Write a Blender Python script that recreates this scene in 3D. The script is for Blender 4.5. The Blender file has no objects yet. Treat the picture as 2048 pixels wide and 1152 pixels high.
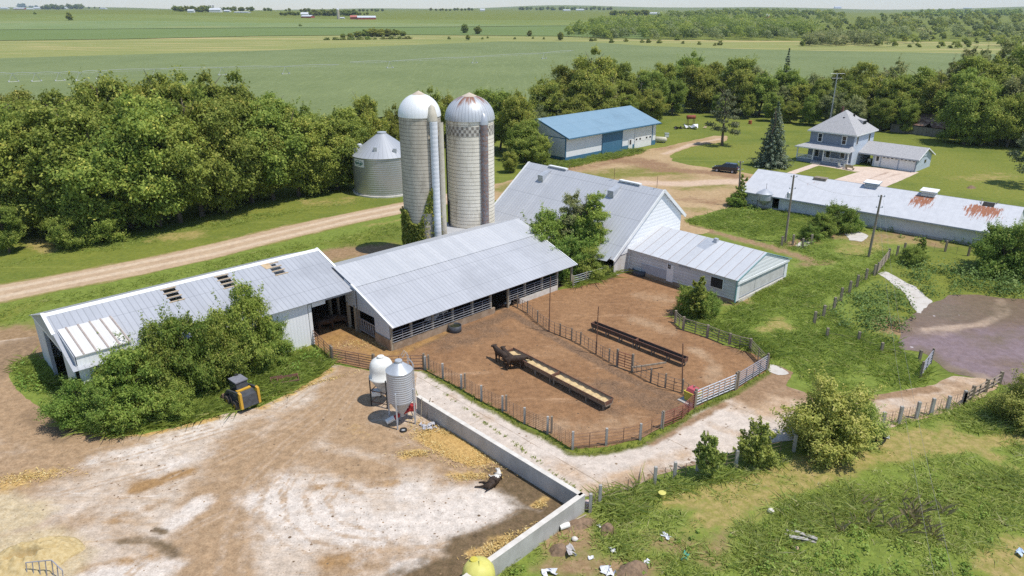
import bpy, math, random
import numpy as np
from mathutils import Vector, noise as mnoise

random.seed(7); RNG = np.random.default_rng(7)
C = bpy.context.scene.collection
R = math.radians
# ------------------------------------------------------------------ survey
CAM_H = 28.0; FPX = 1422.0; PITCH = math.atan(558/FPX)
sP, cP = math.sin(PITCH), math.cos(PITCH)
TH = R(43.5); ct, st = math.cos(TH), math.sin(TH)      # the farmstead grid is turned 43.5 degrees

def terr(x, y):
    """gentle rise of the land beyond the farm"""
    r = math.hypot(x, y)
    t = min(1, max(0, (r-480)/1500)); t = t*t*(3-2*t)
    az = math.atan2(x, max(y, 1e-3))
    k = 23.0 - 9.0*max(0.0, min(1.0, (az+0.05)/0.5))
    far = max(0, min(1, (r-2600)/3500))
    h = t*(k + 2.2*math.sin(x*0.0021+1.3)*math.cos(y*0.0017) + 1.4*math.sin(x*0.0053+y*0.0031))
    h += far*far*(9 + 11*math.sin(az*9+1.0) + 16*max(0, min(1, (az+0.15)/0.4)) + 7*math.sin(az*23))
    return h

def ray(px, py):
    u = (px-1024)/FPX; v = -(py-576)/FPX
    return (u, cP+v*sP, -sP+v*cP)
def gp(px, py, z=0.0):
    """ground point (at height z above flat ground) surveyed from the photograph"""
    d = ray(px, py); t = (z-CAM_H)/d[2]
    return Vector((d[0]*t, d[1]*t, z))
def gpt(px, py):
    """the same on the rolling land"""
    d = ray(px, py); t = 60.0; prev = t
    while t < 9000:
        x, y, z = d[0]*t, d[1]*t, CAM_H+d[2]*t
        if z <= terr(x, y):
            a, b = prev, t
            for _ in range(20):
                m = (a+b)/2
                if CAM_H+d[2]*m <= terr(d[0]*m, d[1]*m): b = m
                else: a = m
            t = b; break
        prev = t; t *= 1.02
    x, y = d[0]*t, d[1]*t
    return Vector((x, y, terr(x, y)))
def F2W(x, y, z=0.0): return Vector((x*ct-y*st, x*st+y*ct, z))
def W2F(p): return Vector((p[0]*ct+p[1]*st, -p[0]*st+p[1]*ct, p[2]))

# ------------------------------------------------------------------ mesh helper
class M:
    def __init__(s, off=(0, 0, 0)):
        s.v = []; s.f = []; s.m = []; s.off = Vector(off if len(off) == 3 else (*off, 0)); s.cur = 0
    def face(s, pts, m=None):
        n = len(s.v); s.v += [tuple(p) for p in pts]; s.f.append(tuple(range(n, n+len(pts)))); s.m.append(s.cur if m is None else m)
    def box(s, x0, x1, y0, y1, z0, z1, m=None):
        s.hexa([(x0,y0,z0),(x1,y0,z0),(x1,y1,z0),(x0,y1,z0),(x0,y0,z1),(x1,y0,z1),(x1,y1,z1),(x0,y1,z1)], m)
    def hexa(s, p, m=None):
        n = len(s.v); s.v += [tuple(q) for q in p]
        for f in ((3,2,1,0),(4,5,6,7),(0,1,5,4),(1,2,6,5),(2,3,7,6),(3,0,4,7)):
            s.f.append(tuple(n+i for i in f)); s.m.append(s.cur if m is None else m)
    def beam(s, a, b, w, h, m=None, up=(0, 0, 1)):
        a = Vector(a); b = Vector(b); d = (b-a)
        if d.length < 1e-6: return
        d.normalize(); u = Vector(up)
        if abs(d.dot(u)) > .98: u = Vector((1, 0, 0))
        r = d.cross(u).normalized(); u = r.cross(d).normalized()
        r *= w/2; u *= h/2
        s.hexa([a-r-u, a+r-u, b+r-u, b-r-u, a-r+u, a+r+u, b+r+u, b-r+u], m)
    def plate(s, pts, t, m=None):
        """flat polygon given thickness t along its normal (downwards/backwards)"""
        P = [Vector(p) for p in pts]
        nrm = Vector((0, 0, 0))
        for i in range(len(P)):
            a, b = P[i], P[(i+1) % len(P)]
            nrm += Vector(((a.y-b.y)*(a.z+b.z), (a.z-b.z)*(a.x+b.x), (a.x-b.x)*(a.y+b.y)))
        nrm.normalize(); Q = [p-nrm*t for p in P]; k = len(P); n = len(s.v)
        s.v += [tuple(p) for p in P+Q]; mm = s.cur if m is None else m
        s.f.append(tuple(range(n, n+k))); s.m.append(mm)
        s.f.append(tuple(range(n+2*k-1, n+k-1, -1))); s.m.append(mm)
        for i in range(k):
            j = (i+1) % k
            s.f.append((n+j, n+i, n+k+i, n+k+j)); s.m.append(mm)
    def tube(s, pts, r, n=6, m=None, caps=True):
        P = [Vector(p) for p in pts]; k = len(P); base = len(s.v)
        rr = r if isinstance(r, (list, tuple)) else [r]*k
        for i, p in enumerate(P):
            d = (P[min(i+1, k-1)]-P[max(i-1, 0)])
            d = d.normalized() if d.length > 1e-9 else Vector((0, 0, 1))
            u = Vector((0, 0, 1)) if abs(d.z) < .9 else Vector((1, 0, 0))
            a = d.cross(u).normalized(); b = a.cross(d).normalized()
            for j in range(n):
                t = 2*math.pi*j/n
                s.v.append(tuple(p+(a*math.cos(t)+b*math.sin(t))*rr[i]))
        mm = s.cur if m is None else m
        for i in range(k-1):
            for j in range(n):
                q = (j+1) % n
                s.f.append((base+i*n+j, base+i*n+q, base+(i+1)*n+q, base+(i+1)*n+j)); s.m.append(mm)
        if caps:
            s.f.append(tuple(base+j for j in range(n))[::-1]); s.m.append(mm)
            s.f.append(tuple(base+(k-1)*n+j for j in range(n))); s.m.append(mm)
    def lathe(s, prof, n=32, c=(0, 0, 0), m=None, a0=0., a1=2*math.pi, mfun=None):
        base = len(s.v); k = len(prof); full = abs(a1-a0-2*math.pi) < 1e-6; cols = n if full else n+1
        for r, z in prof:
            for j in range(cols):
                t = a0+(a1-a0)*j/n
                s.v.append((c[0]+r*math.cos(t), c[1]+r*math.sin(t), c[2]+z))
        mm = s.cur if m is None else m
        for i in range(k-1):
            for j in range(n):
                q = (j+1) % cols
                s.f.append((base+i*cols+j, base+i*cols+q, base+(i+1)*cols+q, base+(i+1)*cols+j))
                s.m.append(mfun(i, j) if mfun else mm)
    def disc(s, c, r, n=24, m=None, nrm=(0, 0, 1)):
        z = Vector(nrm).normalized(); u = Vector((1, 0, 0)) if abs(z.x) < .9 else Vector((0, 1, 0))
        a = z.cross(u).normalized(); b = z.cross(a)
        s.face([Vector(c)+(a*math.cos(2*math.pi*i/n)+b*math.sin(2*math.pi*i/n))*r for i in range(n)], m)
    def build(s, name, mats, parent=None, smooth=False):
        me = bpy.data.meshes.new(name); o = s.off
        me.from_pydata([(x-o.x, y-o.y, z-o.z) for x, y, z in s.v], [], s.f)
        for mt in (mats if isinstance(mats, (list, tuple)) else [mats]): me.materials.append(mt)
        me.polygons.foreach_set('material_index', s.m)
        if smooth: me.polygons.foreach_set('use_smooth', [True]*len(s.f))
        me.update()
        ob = bpy.data.objects.new(name, me); C.objects.link(ob)
        if parent: ob.parent = parent
        elif s.off.length > 0: ob.location = s.off
        return ob

def fastmesh(name, V, Q, attrs={}, mats=(), smooth=False):
    """numpy verts (n,3) and quads/tris (m,k)"""
    me = bpy.data.meshes.new(name)
    me.vertices.add(len(V)); me.vertices.foreach_set('co', np.asarray(V, dtype=np.float32).ravel())
    k = Q.shape[1]
    me.loops.add(Q.size); me.loops.foreach_set('vertex_index', Q.ravel().astype(np.int32))
    me.polygons.add(len(Q)); me.polygons.foreach_set('loop_start', (np.arange(len(Q))*k).astype(np.int32))
    for n, a in attrs.items():
        at = me.attributes.new(n, 'FLOAT', 'POINT'); at.data.foreach_set('value', np.asarray(a, dtype=np.float32))
    for m in mats: me.materials.append(m)
    me.update(calc_edges=True)
    if smooth: me.polygons.foreach_set('use_smooth', [True]*len(Q))
    return me

def tag(o, label=None, cat=None, group=None, kind=None):
    if label: o['label'] = label
    if cat: o['category'] = cat
    if group: o['group'] = group
    if kind: o['kind'] = kind
    return o
def thing(name, label, cat, loc=(0, 0, 0), rz=0.0, group=None):
    o = bpy.data.objects.new(name, None); C.objects.link(o); o.empty_display_size = .3
    o.location = loc; o.rotation_euler = (0, 0, rz)
    return tag(o, label, cat, group)
def fthing(name, label, cat, x, y, group=None):
    """thing standing on the farm grid; author its parts in farm coordinates with M((x,y,0))"""
    return thing(name, label, cat, F2W(x, y), TH, group)
def copy_tree(o, parent=None):
    c = o.copy(); C.objects.link(c)
    if parent: c.parent = parent
    for ch in list(o.children): copy_tree(ch, c)
    return c

# ------------------------------------------------------------------ materials
def nodes(name):
    m = bpy.data.materials.new(name); m.use_nodes = True; nt = m.node_tree
    b = nt.nodes['Principled BSDF']
    return m, nt, b
def add(nt, typ, **kw):
    n = nt.nodes.new(typ)
    for k, v in kw.items(): setattr(n, k, v)
    return n
def lk(nt, a, b): nt.links.new(a, b)
def math_(nt, op, a, b=None, c=None, clamp=False):
    n = add(nt, 'ShaderNodeMath', operation=op); n.use_clamp = clamp
    for i, x in enumerate((a, b, c)):
        if x is None: continue
        if hasattr(x, 'links'): lk(nt, x, n.inputs[i])
        else: n.inputs[i].default_value = x
    return n.outputs[0]
def mix(nt, f, a, b):
    n = add(nt, 'ShaderNodeMix', data_type='RGBA')
    for sock, x in ((n.inputs[0], f), (n.inputs[6], a), (n.inputs[7], b)):
        if hasattr(x, 'links'): lk(nt, x, sock)
        elif isinstance(x, (tuple, list)): sock.default_value = (*x[:3], 1)
        else: sock.default_value = x
    return n.outputs[2]
def noise(nt, co, scale, detail=5, rough=.6, dist=0.0, stretch=None):
    if stretch:
        mp = add(nt, 'ShaderNodeMapping'); mp.inputs['Scale'].default_value = stretch
        if len(stretch) == 3: pass
        lk(nt, co, mp.inputs[0]); co = mp.outputs[0]
    n = add(nt, 'ShaderNodeTexNoise'); n.inputs['Scale'].default_value = scale
    n.inputs['Detail'].default_value = detail; n.inputs['Roughness'].default_value = rough
    n.inputs['Distortion'].default_value = dist; lk(nt, co, n.inputs[0])
    return n.outputs[0]
def sstep(nt, x, lo, hi):
    n = add(nt, 'ShaderNodeMapRange'); n.interpolation_type = 'SMOOTHSTEP'
    lk(nt, x, n.inputs[0]); n.inputs[1].default_value = lo; n.inputs[2].default_value = hi
    return n.outputs[0]
def coords(nt, which='Object'): return add(nt, 'ShaderNodeTexCoord').outputs[which]
def bump(nt, b, h, strength=.3, dist=.02):
    n = add(nt, 'ShaderNodeBump'); n.inputs['Strength'].default_value = strength; n.inputs['Distance'].default_value = dist
    lk(nt, h, n.inputs['Height']); lk(nt, n.outputs[0], b.inputs['Normal'])
def attr(nt, name): return add(nt, 'ShaderNodeAttribute', attribute_name=name).outputs['Fac']

def pmat(name, c1, c2=None, scale=3., rough=.8, metal=0., spec=.3, bmp=0., stretch=None, lo=.35, hi=.65, detail=6):
    m, nt, b = nodes(name)
    c2 = c2 or tuple(x*.75 for x in c1)
    co = coords(nt); f = noise(nt, co, scale, detail, .65, stretch=stretch)
    lk(nt, mix(nt, sstep(nt, f, lo, hi), c1, c2), b.inputs['Base Color'])
    b.inputs['Roughness'].default_value = rough; b.inputs['Metallic'].default_value = metal
    b.inputs['Specular IOR Level'].default_value = spec
    if bmp: bump(nt, b, f, bmp)
    return m

def ribbed(name, c1, c2, axis=0, spacing=.3, width=.12, depth=.35, rough=.45, metal=0., sheet=.9, stain=None, stain_amt=.0, linecol=None, bmp=.6, spec=.35, lap=0):
    """corrugated sheet metal or boards; lines run across `axis` of the object's own coordinates"""
    m, nt, b = nodes(name); co = coords(nt)
    sx = add(nt, 'ShaderNodeSeparateXYZ'); lk(nt, co, sx.inputs[0]); x = sx.outputs[axis]
    fr = math_(nt, 'FRACT', math_(nt, 'DIVIDE', math_(nt, 'ADD', x, 200.), spacing))
    line = math_(nt, 'LESS_THAN', fr, width)
    wn = add(nt, 'ShaderNodeTexWhiteNoise', noise_dimensions='1D')
    lk(nt, math_(nt, 'FLOOR', math_(nt, 'DIVIDE', math_(nt, 'ADD', x, 200.), sheet)), wn.inputs['W'])
    big = noise(nt, co, .35, 6, .7); st_ = [6., 6., 6.]; st_[(axis+1) % 2] = .5
    streak = noise(nt, co, 1., 5, .7, stretch=tuple(st_))
    f = math_(nt, 'ADD', math_(nt, 'MULTIPLY', wn.outputs[0], .25), math_(nt, 'ADD', math_(nt, 'MULTIPLY', big, .5), math_(nt, 'MULTIPLY', streak, .5)))
    col = mix(nt, sstep(nt, f, .35, .85), c1, c2)
    col = mix(nt, math_(nt, 'MULTIPLY', line, depth), col, linecol or tuple(v*.45 for v in c1))
    if lap:
        y = sx.outputs[1-axis if axis < 2 else 0]; l2 = math_(nt, 'LESS_THAN', math_(nt, 'FRACT', math_(nt, 'DIVIDE', math_(nt, 'ADD', y, 200.37), lap)), .025)
        l3 = math_(nt, 'LESS_THAN', math_(nt, 'FRACT', math_(nt, 'DIVIDE', math_(nt, 'ADD', y, 200.1), .62)), .07)
        col = mix(nt, math_(nt, 'ADD', math_(nt, 'MULTIPLY', l2, .35), math_(nt, 'MULTIPLY', l3, .06)), col, tuple(v*.4 for v in c1))
        grime = noise(nt, co, .16, 5, .7); col = mix(nt, math_(nt, 'MULTIPLY', sstep(nt, grime, .5, .72), .35), col, tuple(v*.62 for v in c2))
    if stain:
        s2 = noise(nt, co, .8, 7, .75, stretch=tuple(st_) if stain_amt < 1 else None)
        col = mix(nt, sstep(nt, s2, .66-stain_amt*.3, .78-stain_amt*.2), col, stain)
    lk(nt, col, b.inputs['Base Color']); b.inputs['Roughness'].default_value = rough
    b.inputs['Metallic'].default_value = metal; b.inputs['Specular IOR Level'].default_value = spec
    if bmp: bump(nt, b, math_(nt, 'SMOOTH_MIN', fr, math_(nt, 'SUBTRACT', 1., fr), .2), bmp, .04)
    return m

def leafmat(name, a, b_, c=None, trans=.3, rough=.6, objvar=.25):
    m, nt, b = nodes(name)
    t = attr(nt, 'tint'); oi = add(nt, 'ShaderNodeObjectInfo')
    col = mix(nt, sstep(nt, t, .0, .6), a, b_)
    if c: col = mix(nt, sstep(nt, t, .72, .95), col, c)
    hv = add(nt, 'ShaderNodeHueSaturation')
    lk(nt, col, hv.inputs['Color'])
    lk(nt, math_(nt, 'ADD', math_(nt, 'MULTIPLY', oi.outputs['Random'], objvar*1.4), 1-objvar*.6), hv.inputs['Value'])
    lk(nt, math_(nt, 'ADD', math_(nt, 'MULTIPLY', math_(nt, 'FRACT', math_(nt, 'MULTIPLY', oi.outputs['Random'], 7.3)), .04), .490), hv.inputs['Hue'])
    b.inputs['Roughness'].default_value = rough; b.inputs['Specular IOR Level'].default_value = .25
    lk(nt, hv.outputs[0], b.inputs['Base Color'])
    tr = add(nt, 'ShaderNodeBsdfTranslucent'); ms = add(nt, 'ShaderNodeMixShader'); ms.inputs[0].default_value = trans
    tc = mix(nt, .5, hv.outputs[0], (.16, .19, .03)); lk(nt, tc, tr.inputs[0])
    out = nt.nodes['Material Output']
    lk(nt, b.outputs[0], ms.inputs[1]); lk(nt, tr.outputs[0], ms.inputs[2]); lk(nt, ms.outputs[0], out.inputs[0])
    return m

def groundmat(name, base, layers, fine=6., rough=.95, bmp=.4, bump_dist=.05, streak=None, speck=None, grain=.35, joints=None):
    """base = (c1,c2,scale); layers = [(attribute, c1, c2, amp, noise scale)] mixed on in order"""
    m, nt, b = nodes(name)
    geo = add(nt, 'ShaderNodeNewGeometry'); co = geo.outputs['Position']
    n1 = noise(nt, co, base[2], 8, .7); n2 = noise(nt, co, fine, 6, .75)
    col = mix(nt, sstep(nt, math_(nt, 'ADD', math_(nt, 'MULTIPLY', n1, .55), math_(nt, 'MULTIPLY', n2, .45)), .38, .62), base[0], base[1])
    if streak:
        for (rz, sx_, sy_, c, lo, hi) in streak:
            mp = add(nt, 'ShaderNodeMapping'); mp.inputs['Rotation'].default_value = (0, 0, rz); mp.inputs['Scale'].default_value = (sx_, sy_, 1)
            lk(nt, co, mp.inputs[0]); n3 = noise(nt, mp.outputs[0], 1., 6, .7, .4)
            col = mix(nt, sstep(nt, n3, lo, hi), col, c)
    for (an, c1, c2, amp, sc) in layers:
        a = attr(nt, an); n4 = noise(nt, co, sc, 7, .7)
        n5 = noise(nt, co, sc*.3, 3, .6)
        nn = math_(nt, 'ADD', math_(nt, 'MULTIPLY', n4, .65), math_(nt, 'MULTIPLY', n5, .35))
        f = sstep(nt, math_(nt, 'MULTIPLY', math_(nt, 'GREATER_THAN', a, .02), math_(nt, 'ADD', a, math_(nt, 'MULTIPLY', math_(nt, 'SUBTRACT', nn, .52), amp*2.2))), .22, .78)
        col = mix(nt, f, col, mix(nt, sstep(nt, n2, .38, .62), c1, c2))
    if speck:
        for (sc, thr, c) in speck:
            v = add(nt, 'ShaderNodeTexVoronoi'); v.inputs['Scale'].default_value = sc; lk(nt, co, v.inputs[0])
            wn = add(nt, 'ShaderNodeSeparateColor'); lk(nt, v.outputs['Color'], wn.inputs[0])
            f = math_(nt, 'MULTIPLY', math_(nt, 'LESS_THAN', v.outputs['Distance'], math_(nt, 'MULTIPLY', wn.outputs[1], thr)), math_(nt, 'GREATER_THAN', wn.outputs[0], .72))
            col = mix(nt, f, col, c)
    if joints:
        for (rz, sp, wd, off, c, k) in joints:
            mp = add(nt, 'ShaderNodeMapping'); mp.inputs['Rotation'].default_value = (0, 0, rz); lk(nt, co, mp.inputs[0]); sx = add(nt, 'ShaderNodeSeparateXYZ'); lk(nt, mp.outputs[0], sx.inputs[0])
            wob = math_(nt, 'MULTIPLY', math_(nt, 'SUBTRACT', noise(nt, co, .7, 5, .7), .5), .25 if sp > 50 else .06)
            fr = math_(nt, 'FRACT', math_(nt, 'DIVIDE', math_(nt, 'ADD', math_(nt, 'ADD', sx.outputs[0], wob), 500+off), sp))
            col = mix(nt, math_(nt, 'MULTIPLY', math_(nt, 'LESS_THAN', fr, wd/sp), math_(nt, 'MULTIPLY', sstep(nt, n1, .35, .55), k)), col, c)
    if grain:
        g = math_(nt, 'ADD', math_(nt, 'MULTIPLY', noise(nt, co, 1.7, 3, .6), .45), math_(nt, 'MULTIPLY', noise(nt, co, 9., 4, .75), .55))
        hv = add(nt, 'ShaderNodeHueSaturation'); lk(nt, col, hv.inputs['Color']); lk(nt, math_(nt, 'ADD', math_(nt, 'MULTIPLY', math_(nt, 'SUBTRACT', g, .5), grain*4.), 1.0), hv.inputs['Value']); col = hv.outputs[0]
    lk(nt, col, b.inputs['Base Color']); b.inputs['Roughness'].default_value = rough; b.inputs['Specular IOR Level'].default_value = .15
    if bmp: bump(nt, b, n2, bmp, bump_dist)
    return m

# ------------------------------------------------------------------ strokes and sheets for the ground
def seg_dist(X, Y, pts):
    d = np.full(X.shape, 1e9)
    for (ax, ay), (bx, by) in zip(pts[:-1], pts[1:]):
        dx, dy = bx-ax, by-ay; L = dx*dx+dy*dy+1e-12
        t = np.clip(((X-ax)*dx+(Y-ay)*dy)/L, 0, 1)
        d = np.minimum(d, np.hypot(X-ax-t*dx, Y-ay-t*dy))
    return d
def inside(X, Y, poly):
    r = np.zeros(X.shape, bool); n = len(poly)
    for i in range(n):
        (ax, ay), (bx, by) = poly[i], poly[(i+1) % n]
        if ay == by: continue
        r ^= ((ay > Y) != (by > Y)) & (X < (bx-ax)*(Y-ay)/(by-ay)+ax)
    return r
def vnoise(X, Y, sc, seed=0):
    x = X*sc; y = Y*sc; xi = np.floor(x); yi = np.floor(y); u = x-xi; v = y-yi
    u = u*u*(3-2*u); v = v*v*(3-2*v)
    def h(a, b):
        q = np.sin(a*127.1+b*311.7+seed*74.7)*43758.5453; return q-np.floor(q)
    return (h(xi, yi)*(1-u)+h(xi+1, yi)*u)*(1-v)+(h(xi, yi+1)*(1-u)+h(xi+1, yi+1)*u)*v-.5
def pxs(pts): return [tuple(gp(*p)[:2]) for p in pts]
def strokes(X, Y, lst):
    """lst = [(pixel polyline or polygon, radius m, weight)], radius<=0 means filled polygon with soft edge -radius"""
    a = np.zeros(X.shape)
    for pts, r, w in lst:
        P = pxs(pts)
        if r > 0:
            if len(P) == 1: P = [P[0], P[0]]
            v = np.clip(1.25-seg_dist(X, Y, P)/(1.5*r), 0, 1)
        else:
            d = seg_dist(X, Y, P+[P[0]]); ins = inside(X, Y, P)
            v = np.clip(.5+np.where(ins, d, -d)/(-2*r), 0, 1)
        a = np.where(v*w > a, v*w, a) if w > 0 else a*(1-v*(-w))
    return a
def sheet(name, pts, z, mat, cell=.4, rag=.25, rsc=.9, layers={}, holes=(), world=False, smooth_edges=False):
    P = list(pts) if world else pxs(pts)
    xs = [p[0] for p in P]; ys = [p[1] for p in P]
    gx = np.arange(min(xs)-1, max(xs)+1+cell, cell); gy = np.arange(min(ys)-1, max(ys)+1+cell, cell)
    X, Y = np.meshgrid(gx, gy, indexing='ij')
    d = seg_dist(X, Y, P+[P[0]]); S = np.where(inside(X, Y, P), d, -d)
    if rag: S = S+rag*(vnoise(X, Y, rsc, 3)*1.6+vnoise(X, Y, rsc*2.7, 5)*.9+vnoise(X, Y, rsc*.35, 8)*1.6)
    at = {'edge': np.clip(S, -1, 6)}
    for k, l in layers.items(): at[k] = strokes(X, Y, l)
    nx, ny = X.shape; V = []; idx = {}; A = {k: [] for k in at}; T = []
    flatA = {k: v.ravel() for k, v in at.items()}; Xf, Yf, Sf = X.ravel(), Y.ravel(), S.ravel()
    def vert(i):
        k = ('v', i)
        if k not in idx:
            idx[k] = len(V); V.append((Xf[i], Yf[i], z))
            for q in A: A[q].append(flatA[q][i])
        return idx[k]
    def cut(i, j):
        k = (min(i, j), max(i, j))
        if k not in idx:
            t = Sf[i]/(Sf[i]-Sf[j]); idx[k] = len(V)
            V.append((Xf[i]+(Xf[j]-Xf[i])*t, Yf[i]+(Yf[j]-Yf[i])*t, z))
            for q in A: A[q].append(flatA[q][i]+(flatA[q][j]-flatA[q][i])*t)
        return idx[k]
    ii = np.arange(nx*ny).reshape(nx, ny)
    q4 = np.stack([ii[:-1, :-1], ii[1:, :-1], ii[1:, 1:], ii[:-1, 1:]], -1).reshape(-1, 4)
    pos = (Sf[q4] > 0).sum(1)
    F = [tuple(vert(i) for i in q) for q in q4[pos == 4]]
    for q in q4[(pos > 0) & (pos < 4)]:
        loop = []
        for a in range(4):
            i, j = q[a], q[(a+1) % 4]
            if Sf[i] > 0: loop.append(vert(i))
            if (Sf[i] > 0) != (Sf[j] > 0): loop.append(cut(i, j))
        if len(loop) >= 3: F.append(tuple(loop))
    me = bpy.data.meshes.new(name); me.from_pydata([tuple(map(float, v)) for v in V], [], F); me.materials.append(mat)
    for k in A:
        a_ = me.attributes.new(k, 'FLOAT', 'POINT'); a_.data.foreach_set('value', np.array(A[k], dtype=np.float32))
    me.update(); o = bpy.data.objects.new(name, me); C.objects.link(o); o['kind'] = 'structure'
    return o
# ------------------------------------------------------------------ light, sky, camera
S = bpy.context.scene
S.render.engine = 'CYCLES'
SUN = Vector((.395, -.18, 1.0)).normalized(); EL = math.asin(SUN.z); AZ = math.atan2(SUN.x, SUN.y)
w = bpy.data.worlds.new('World'); S.world = w; w.use_nodes = True; wt = w.node_tree
bg = wt.nodes['Background']; bg.inputs[1].default_value = .15
sky = add(wt, 'ShaderNodeTexSky', sky_type='NISHITA'); sky.sun_disc = False; sky.sun_elevation = EL; sky.sun_rotation = AZ
sky.air_density = 1.0; sky.dust_density = .15; sky.ozone_density = 2.6; sky.altitude = 300
wc = add(wt, 'ShaderNodeTexCoord').outputs['Generated']
mpw = add(wt, 'ShaderNodeMapping'); mpw.inputs['Scale'].default_value = (7, 7, 60); lk(wt, wc, mpw.inputs[0])
cn = noise(wt, mpw.outputs[0], 1.0, 6, .6, .3)
lk(wt, mix(wt, math_(wt, 'MULTIPLY', sstep(wt, cn, .66, .82), .6), mix(wt, .25, sky.outputs[0], (1.9, 2.6, 3.9)), (6.6, 6.6, 6.7)), bg.inputs[0])
sl = bpy.data.lights.new('sun', 'SUN'); sl.energy = 4.2; sl.angle = R(.53); sl.color = (1, .955, .88)
so = bpy.data.objects.new('sun', sl); C.objects.link(so); so.rotation_euler = SUN.to_track_quat('Z', 'Y').to_euler(); so.location = (0, 0, 90)
cam = bpy.data.cameras.new('camera'); cam.sensor_width = 36; cam.lens = 36*FPX/2048; cam.clip_end = 30000
co_ = bpy.data.objects.new('camera', cam); C.objects.link(co_); co_.location = (0, 0, CAM_H); co_.rotation_euler = (math.pi/2-PITCH, 0, 0)
S.camera = co_
S.view_settings.view_transform = 'Standard'; S.view_settings.look = 'None'; S.view_settings.exposure = 0.12; S.view_settings.gamma = 1
S.cycles.use_denoising = False; S.cycles.max_bounces = 8; S.cycles.transparent_max_bounces = 8; S.cycles.volume_bounces = 0

# ------------------------------------------------------------------ land
GRASS1, GRASS2 = (.185, .200, .034), (.115, .150, .026)
m_ground = groundmat('grass_land', (GRASS1, GRASS2, .09), [
    ('lush', (.140, .185, .034), (.195, .240, .045), .7, .5),
    ('mow', (.210, .205, .040), (.150, .185, .032), .5, .25),
    ('dry', (.36, .275, .11), (.235, .215, .055), 1.2, .6),
    ('dirt', (.33, .22, .125), (.24, .155, .08), .7, .6)], fine=2.2, bmp=.5, bump_dist=.12, streak=[(R(42), .02, .42, (.215, .225, .048), .52, .72), (R(-46), .03, .3, (.15, .185, .034), .58, .75)])
def axis(lo, hi, step, far, n):
    mid = np.arange(lo, hi, step); a = np.geomspace(step, far, n)
    return np.concatenate([lo-np.cumsum(a)[::-1], mid, hi+np.cumsum(a)])
GX = axis(-95, 150, 1.0, 900, 40); GY = np.concatenate([[-400, -250, -150, -90, -50, -20], np.arange(0, 200, 1.0), 200+np.cumsum(np.geomspace(1, 480, 75))])
X, Y = np.meshgrid(GX, GY, indexing='ij')
Z = np.vectorize(terr)(X, Y)
near = (X > -100) & (X < 155) & (Y > -5) & (Y < 205)
LAYER = dict(
 lush=[([(0,606),(270,560),(560,490),(812,432)], 3.0, .8), ([(0,660),(120,610),(420,540),(640,500)], 2.2, .75), ([(1420,430),(1480,470),(1560,480),(1640,470)], 4, .85),
       ([(1620,560),(1560,640),(1540,680),(1640,720),(1720,740)], 6, 1.), ([(1450,590),(1540,600),(1640,520),(1760,500)], 5, .8),
       ([(1180,1050),(1300,1010),(1420,960)], 2.5, 1.), ([(1500,1100),(1700,1060),(1900,1000),(2048,960)], 5, 1.), ([(1000,1152),(1200,1100),(1400,1080)], 2.5, .7), ([(1850,860),(2048,800)], 4, .8),
       ([(20,740),(100,830),(250,850),(500,800),(640,740)], 3, 1.), ([(1060,335),(1180,318),(1300,300)], 2.5, .6)],
 mow=[([(1360,300),(1500,300),(1560,300)], 8, .8), ([(1870,320),(2048,380)], 9, .9), ([(1900,270),(2048,300)], 6, .7), ([(100,580),(0,640)], 2, .5), ([(430,440),(690,400)], 3, .6)],
 dry=[([(1310,1010),(1420,985),(1560,945),(1740,890),(1850,870)], .6, .95), ([(1400,1030),(1560,980),(1700,935),(1820,905),(2048,875)], .7, .98), ([(1380,1060),(1450,1040),(1500,1020)], .7, .7),
      ([(1880,880),(1960,900),(2048,950)], .6, .6), ([(2000,1140),(2048,1100)], 1.2, .9), ([(1820,880),(1900,865)], 1.5, .72), ([(340,475),(380,470)], 2.2, .7), ([(630,405),(690,400)], 2.5, .55), ([(70,480),(95,500)], 1.4, .8),
      ([(1940,360),(2010,350)], 3, .5), ([(1700,500),(1780,480),(1900,480)], 2.2, .7), ([(440,475),(620,470)], 1.2, .35), ([(720,455),(800,440)], .7, .6), ([(500,600),(560,520)], .5, .5), ([(1555,640),(1570,655)], 1., .9), ([(1530,660),(1545,655)],.8,.8)],
 dirt=[([(620,520),(690,505),(770,500)], 2.6, .85), ([(660,520),(600,540)], 1.6, .6), ([(1060,1062),(1120,1050),(1160,1050)], 1.0, .72), ([(1100,1090),(1180,1085)], .8, .6), ([(1090,1130),(1240,1140),(1290,1140)], .9, .75), ([(1300,1080),(1390,1090)], 1., .7), ([(1420,1120),(1450,1080)], 1., .6),
       ([(1330,440),(1420,463),(1540,494),(1620,520)], .9, .9), ([(1600,530),(1660,525)], 1.0, .7), ([(1480,600),(1440,600),(1400,600)], 1.5, .8), ([(1790,660),(1780,645)], 1.5, .9), ([(0,670),(80,690)], 2.5, .9), ([(1720,480),(1800,470),(1860,486)], 2., .6),
       ([(1590,490),(1620,480)], 1.3, .9), ([(1660,470),(1720,470)], 1.6, .7)])
A = {}
for k, l in LAYER.items():
    a = np.zeros(X.shape)
    a[near] = strokes(X[near], Y[near], l); A[k] = a.ravel()
nx, ny = X.shape; ii = np.arange(nx*ny).reshape(nx, ny)
Q = np.stack([ii[:-1, :-1], ii[1:, :-1], ii[1:, 1:], ii[:-1, 1:]], -1).reshape(-1, 4)
ground = bpy.data.objects.new('ground', fastmesh('ground', np.stack([X.ravel(), Y.ravel(), Z.ravel()], 1), Q, A, [m_ground], True))
C.objects.link(ground); ground['kind'] = 'structure'

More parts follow.
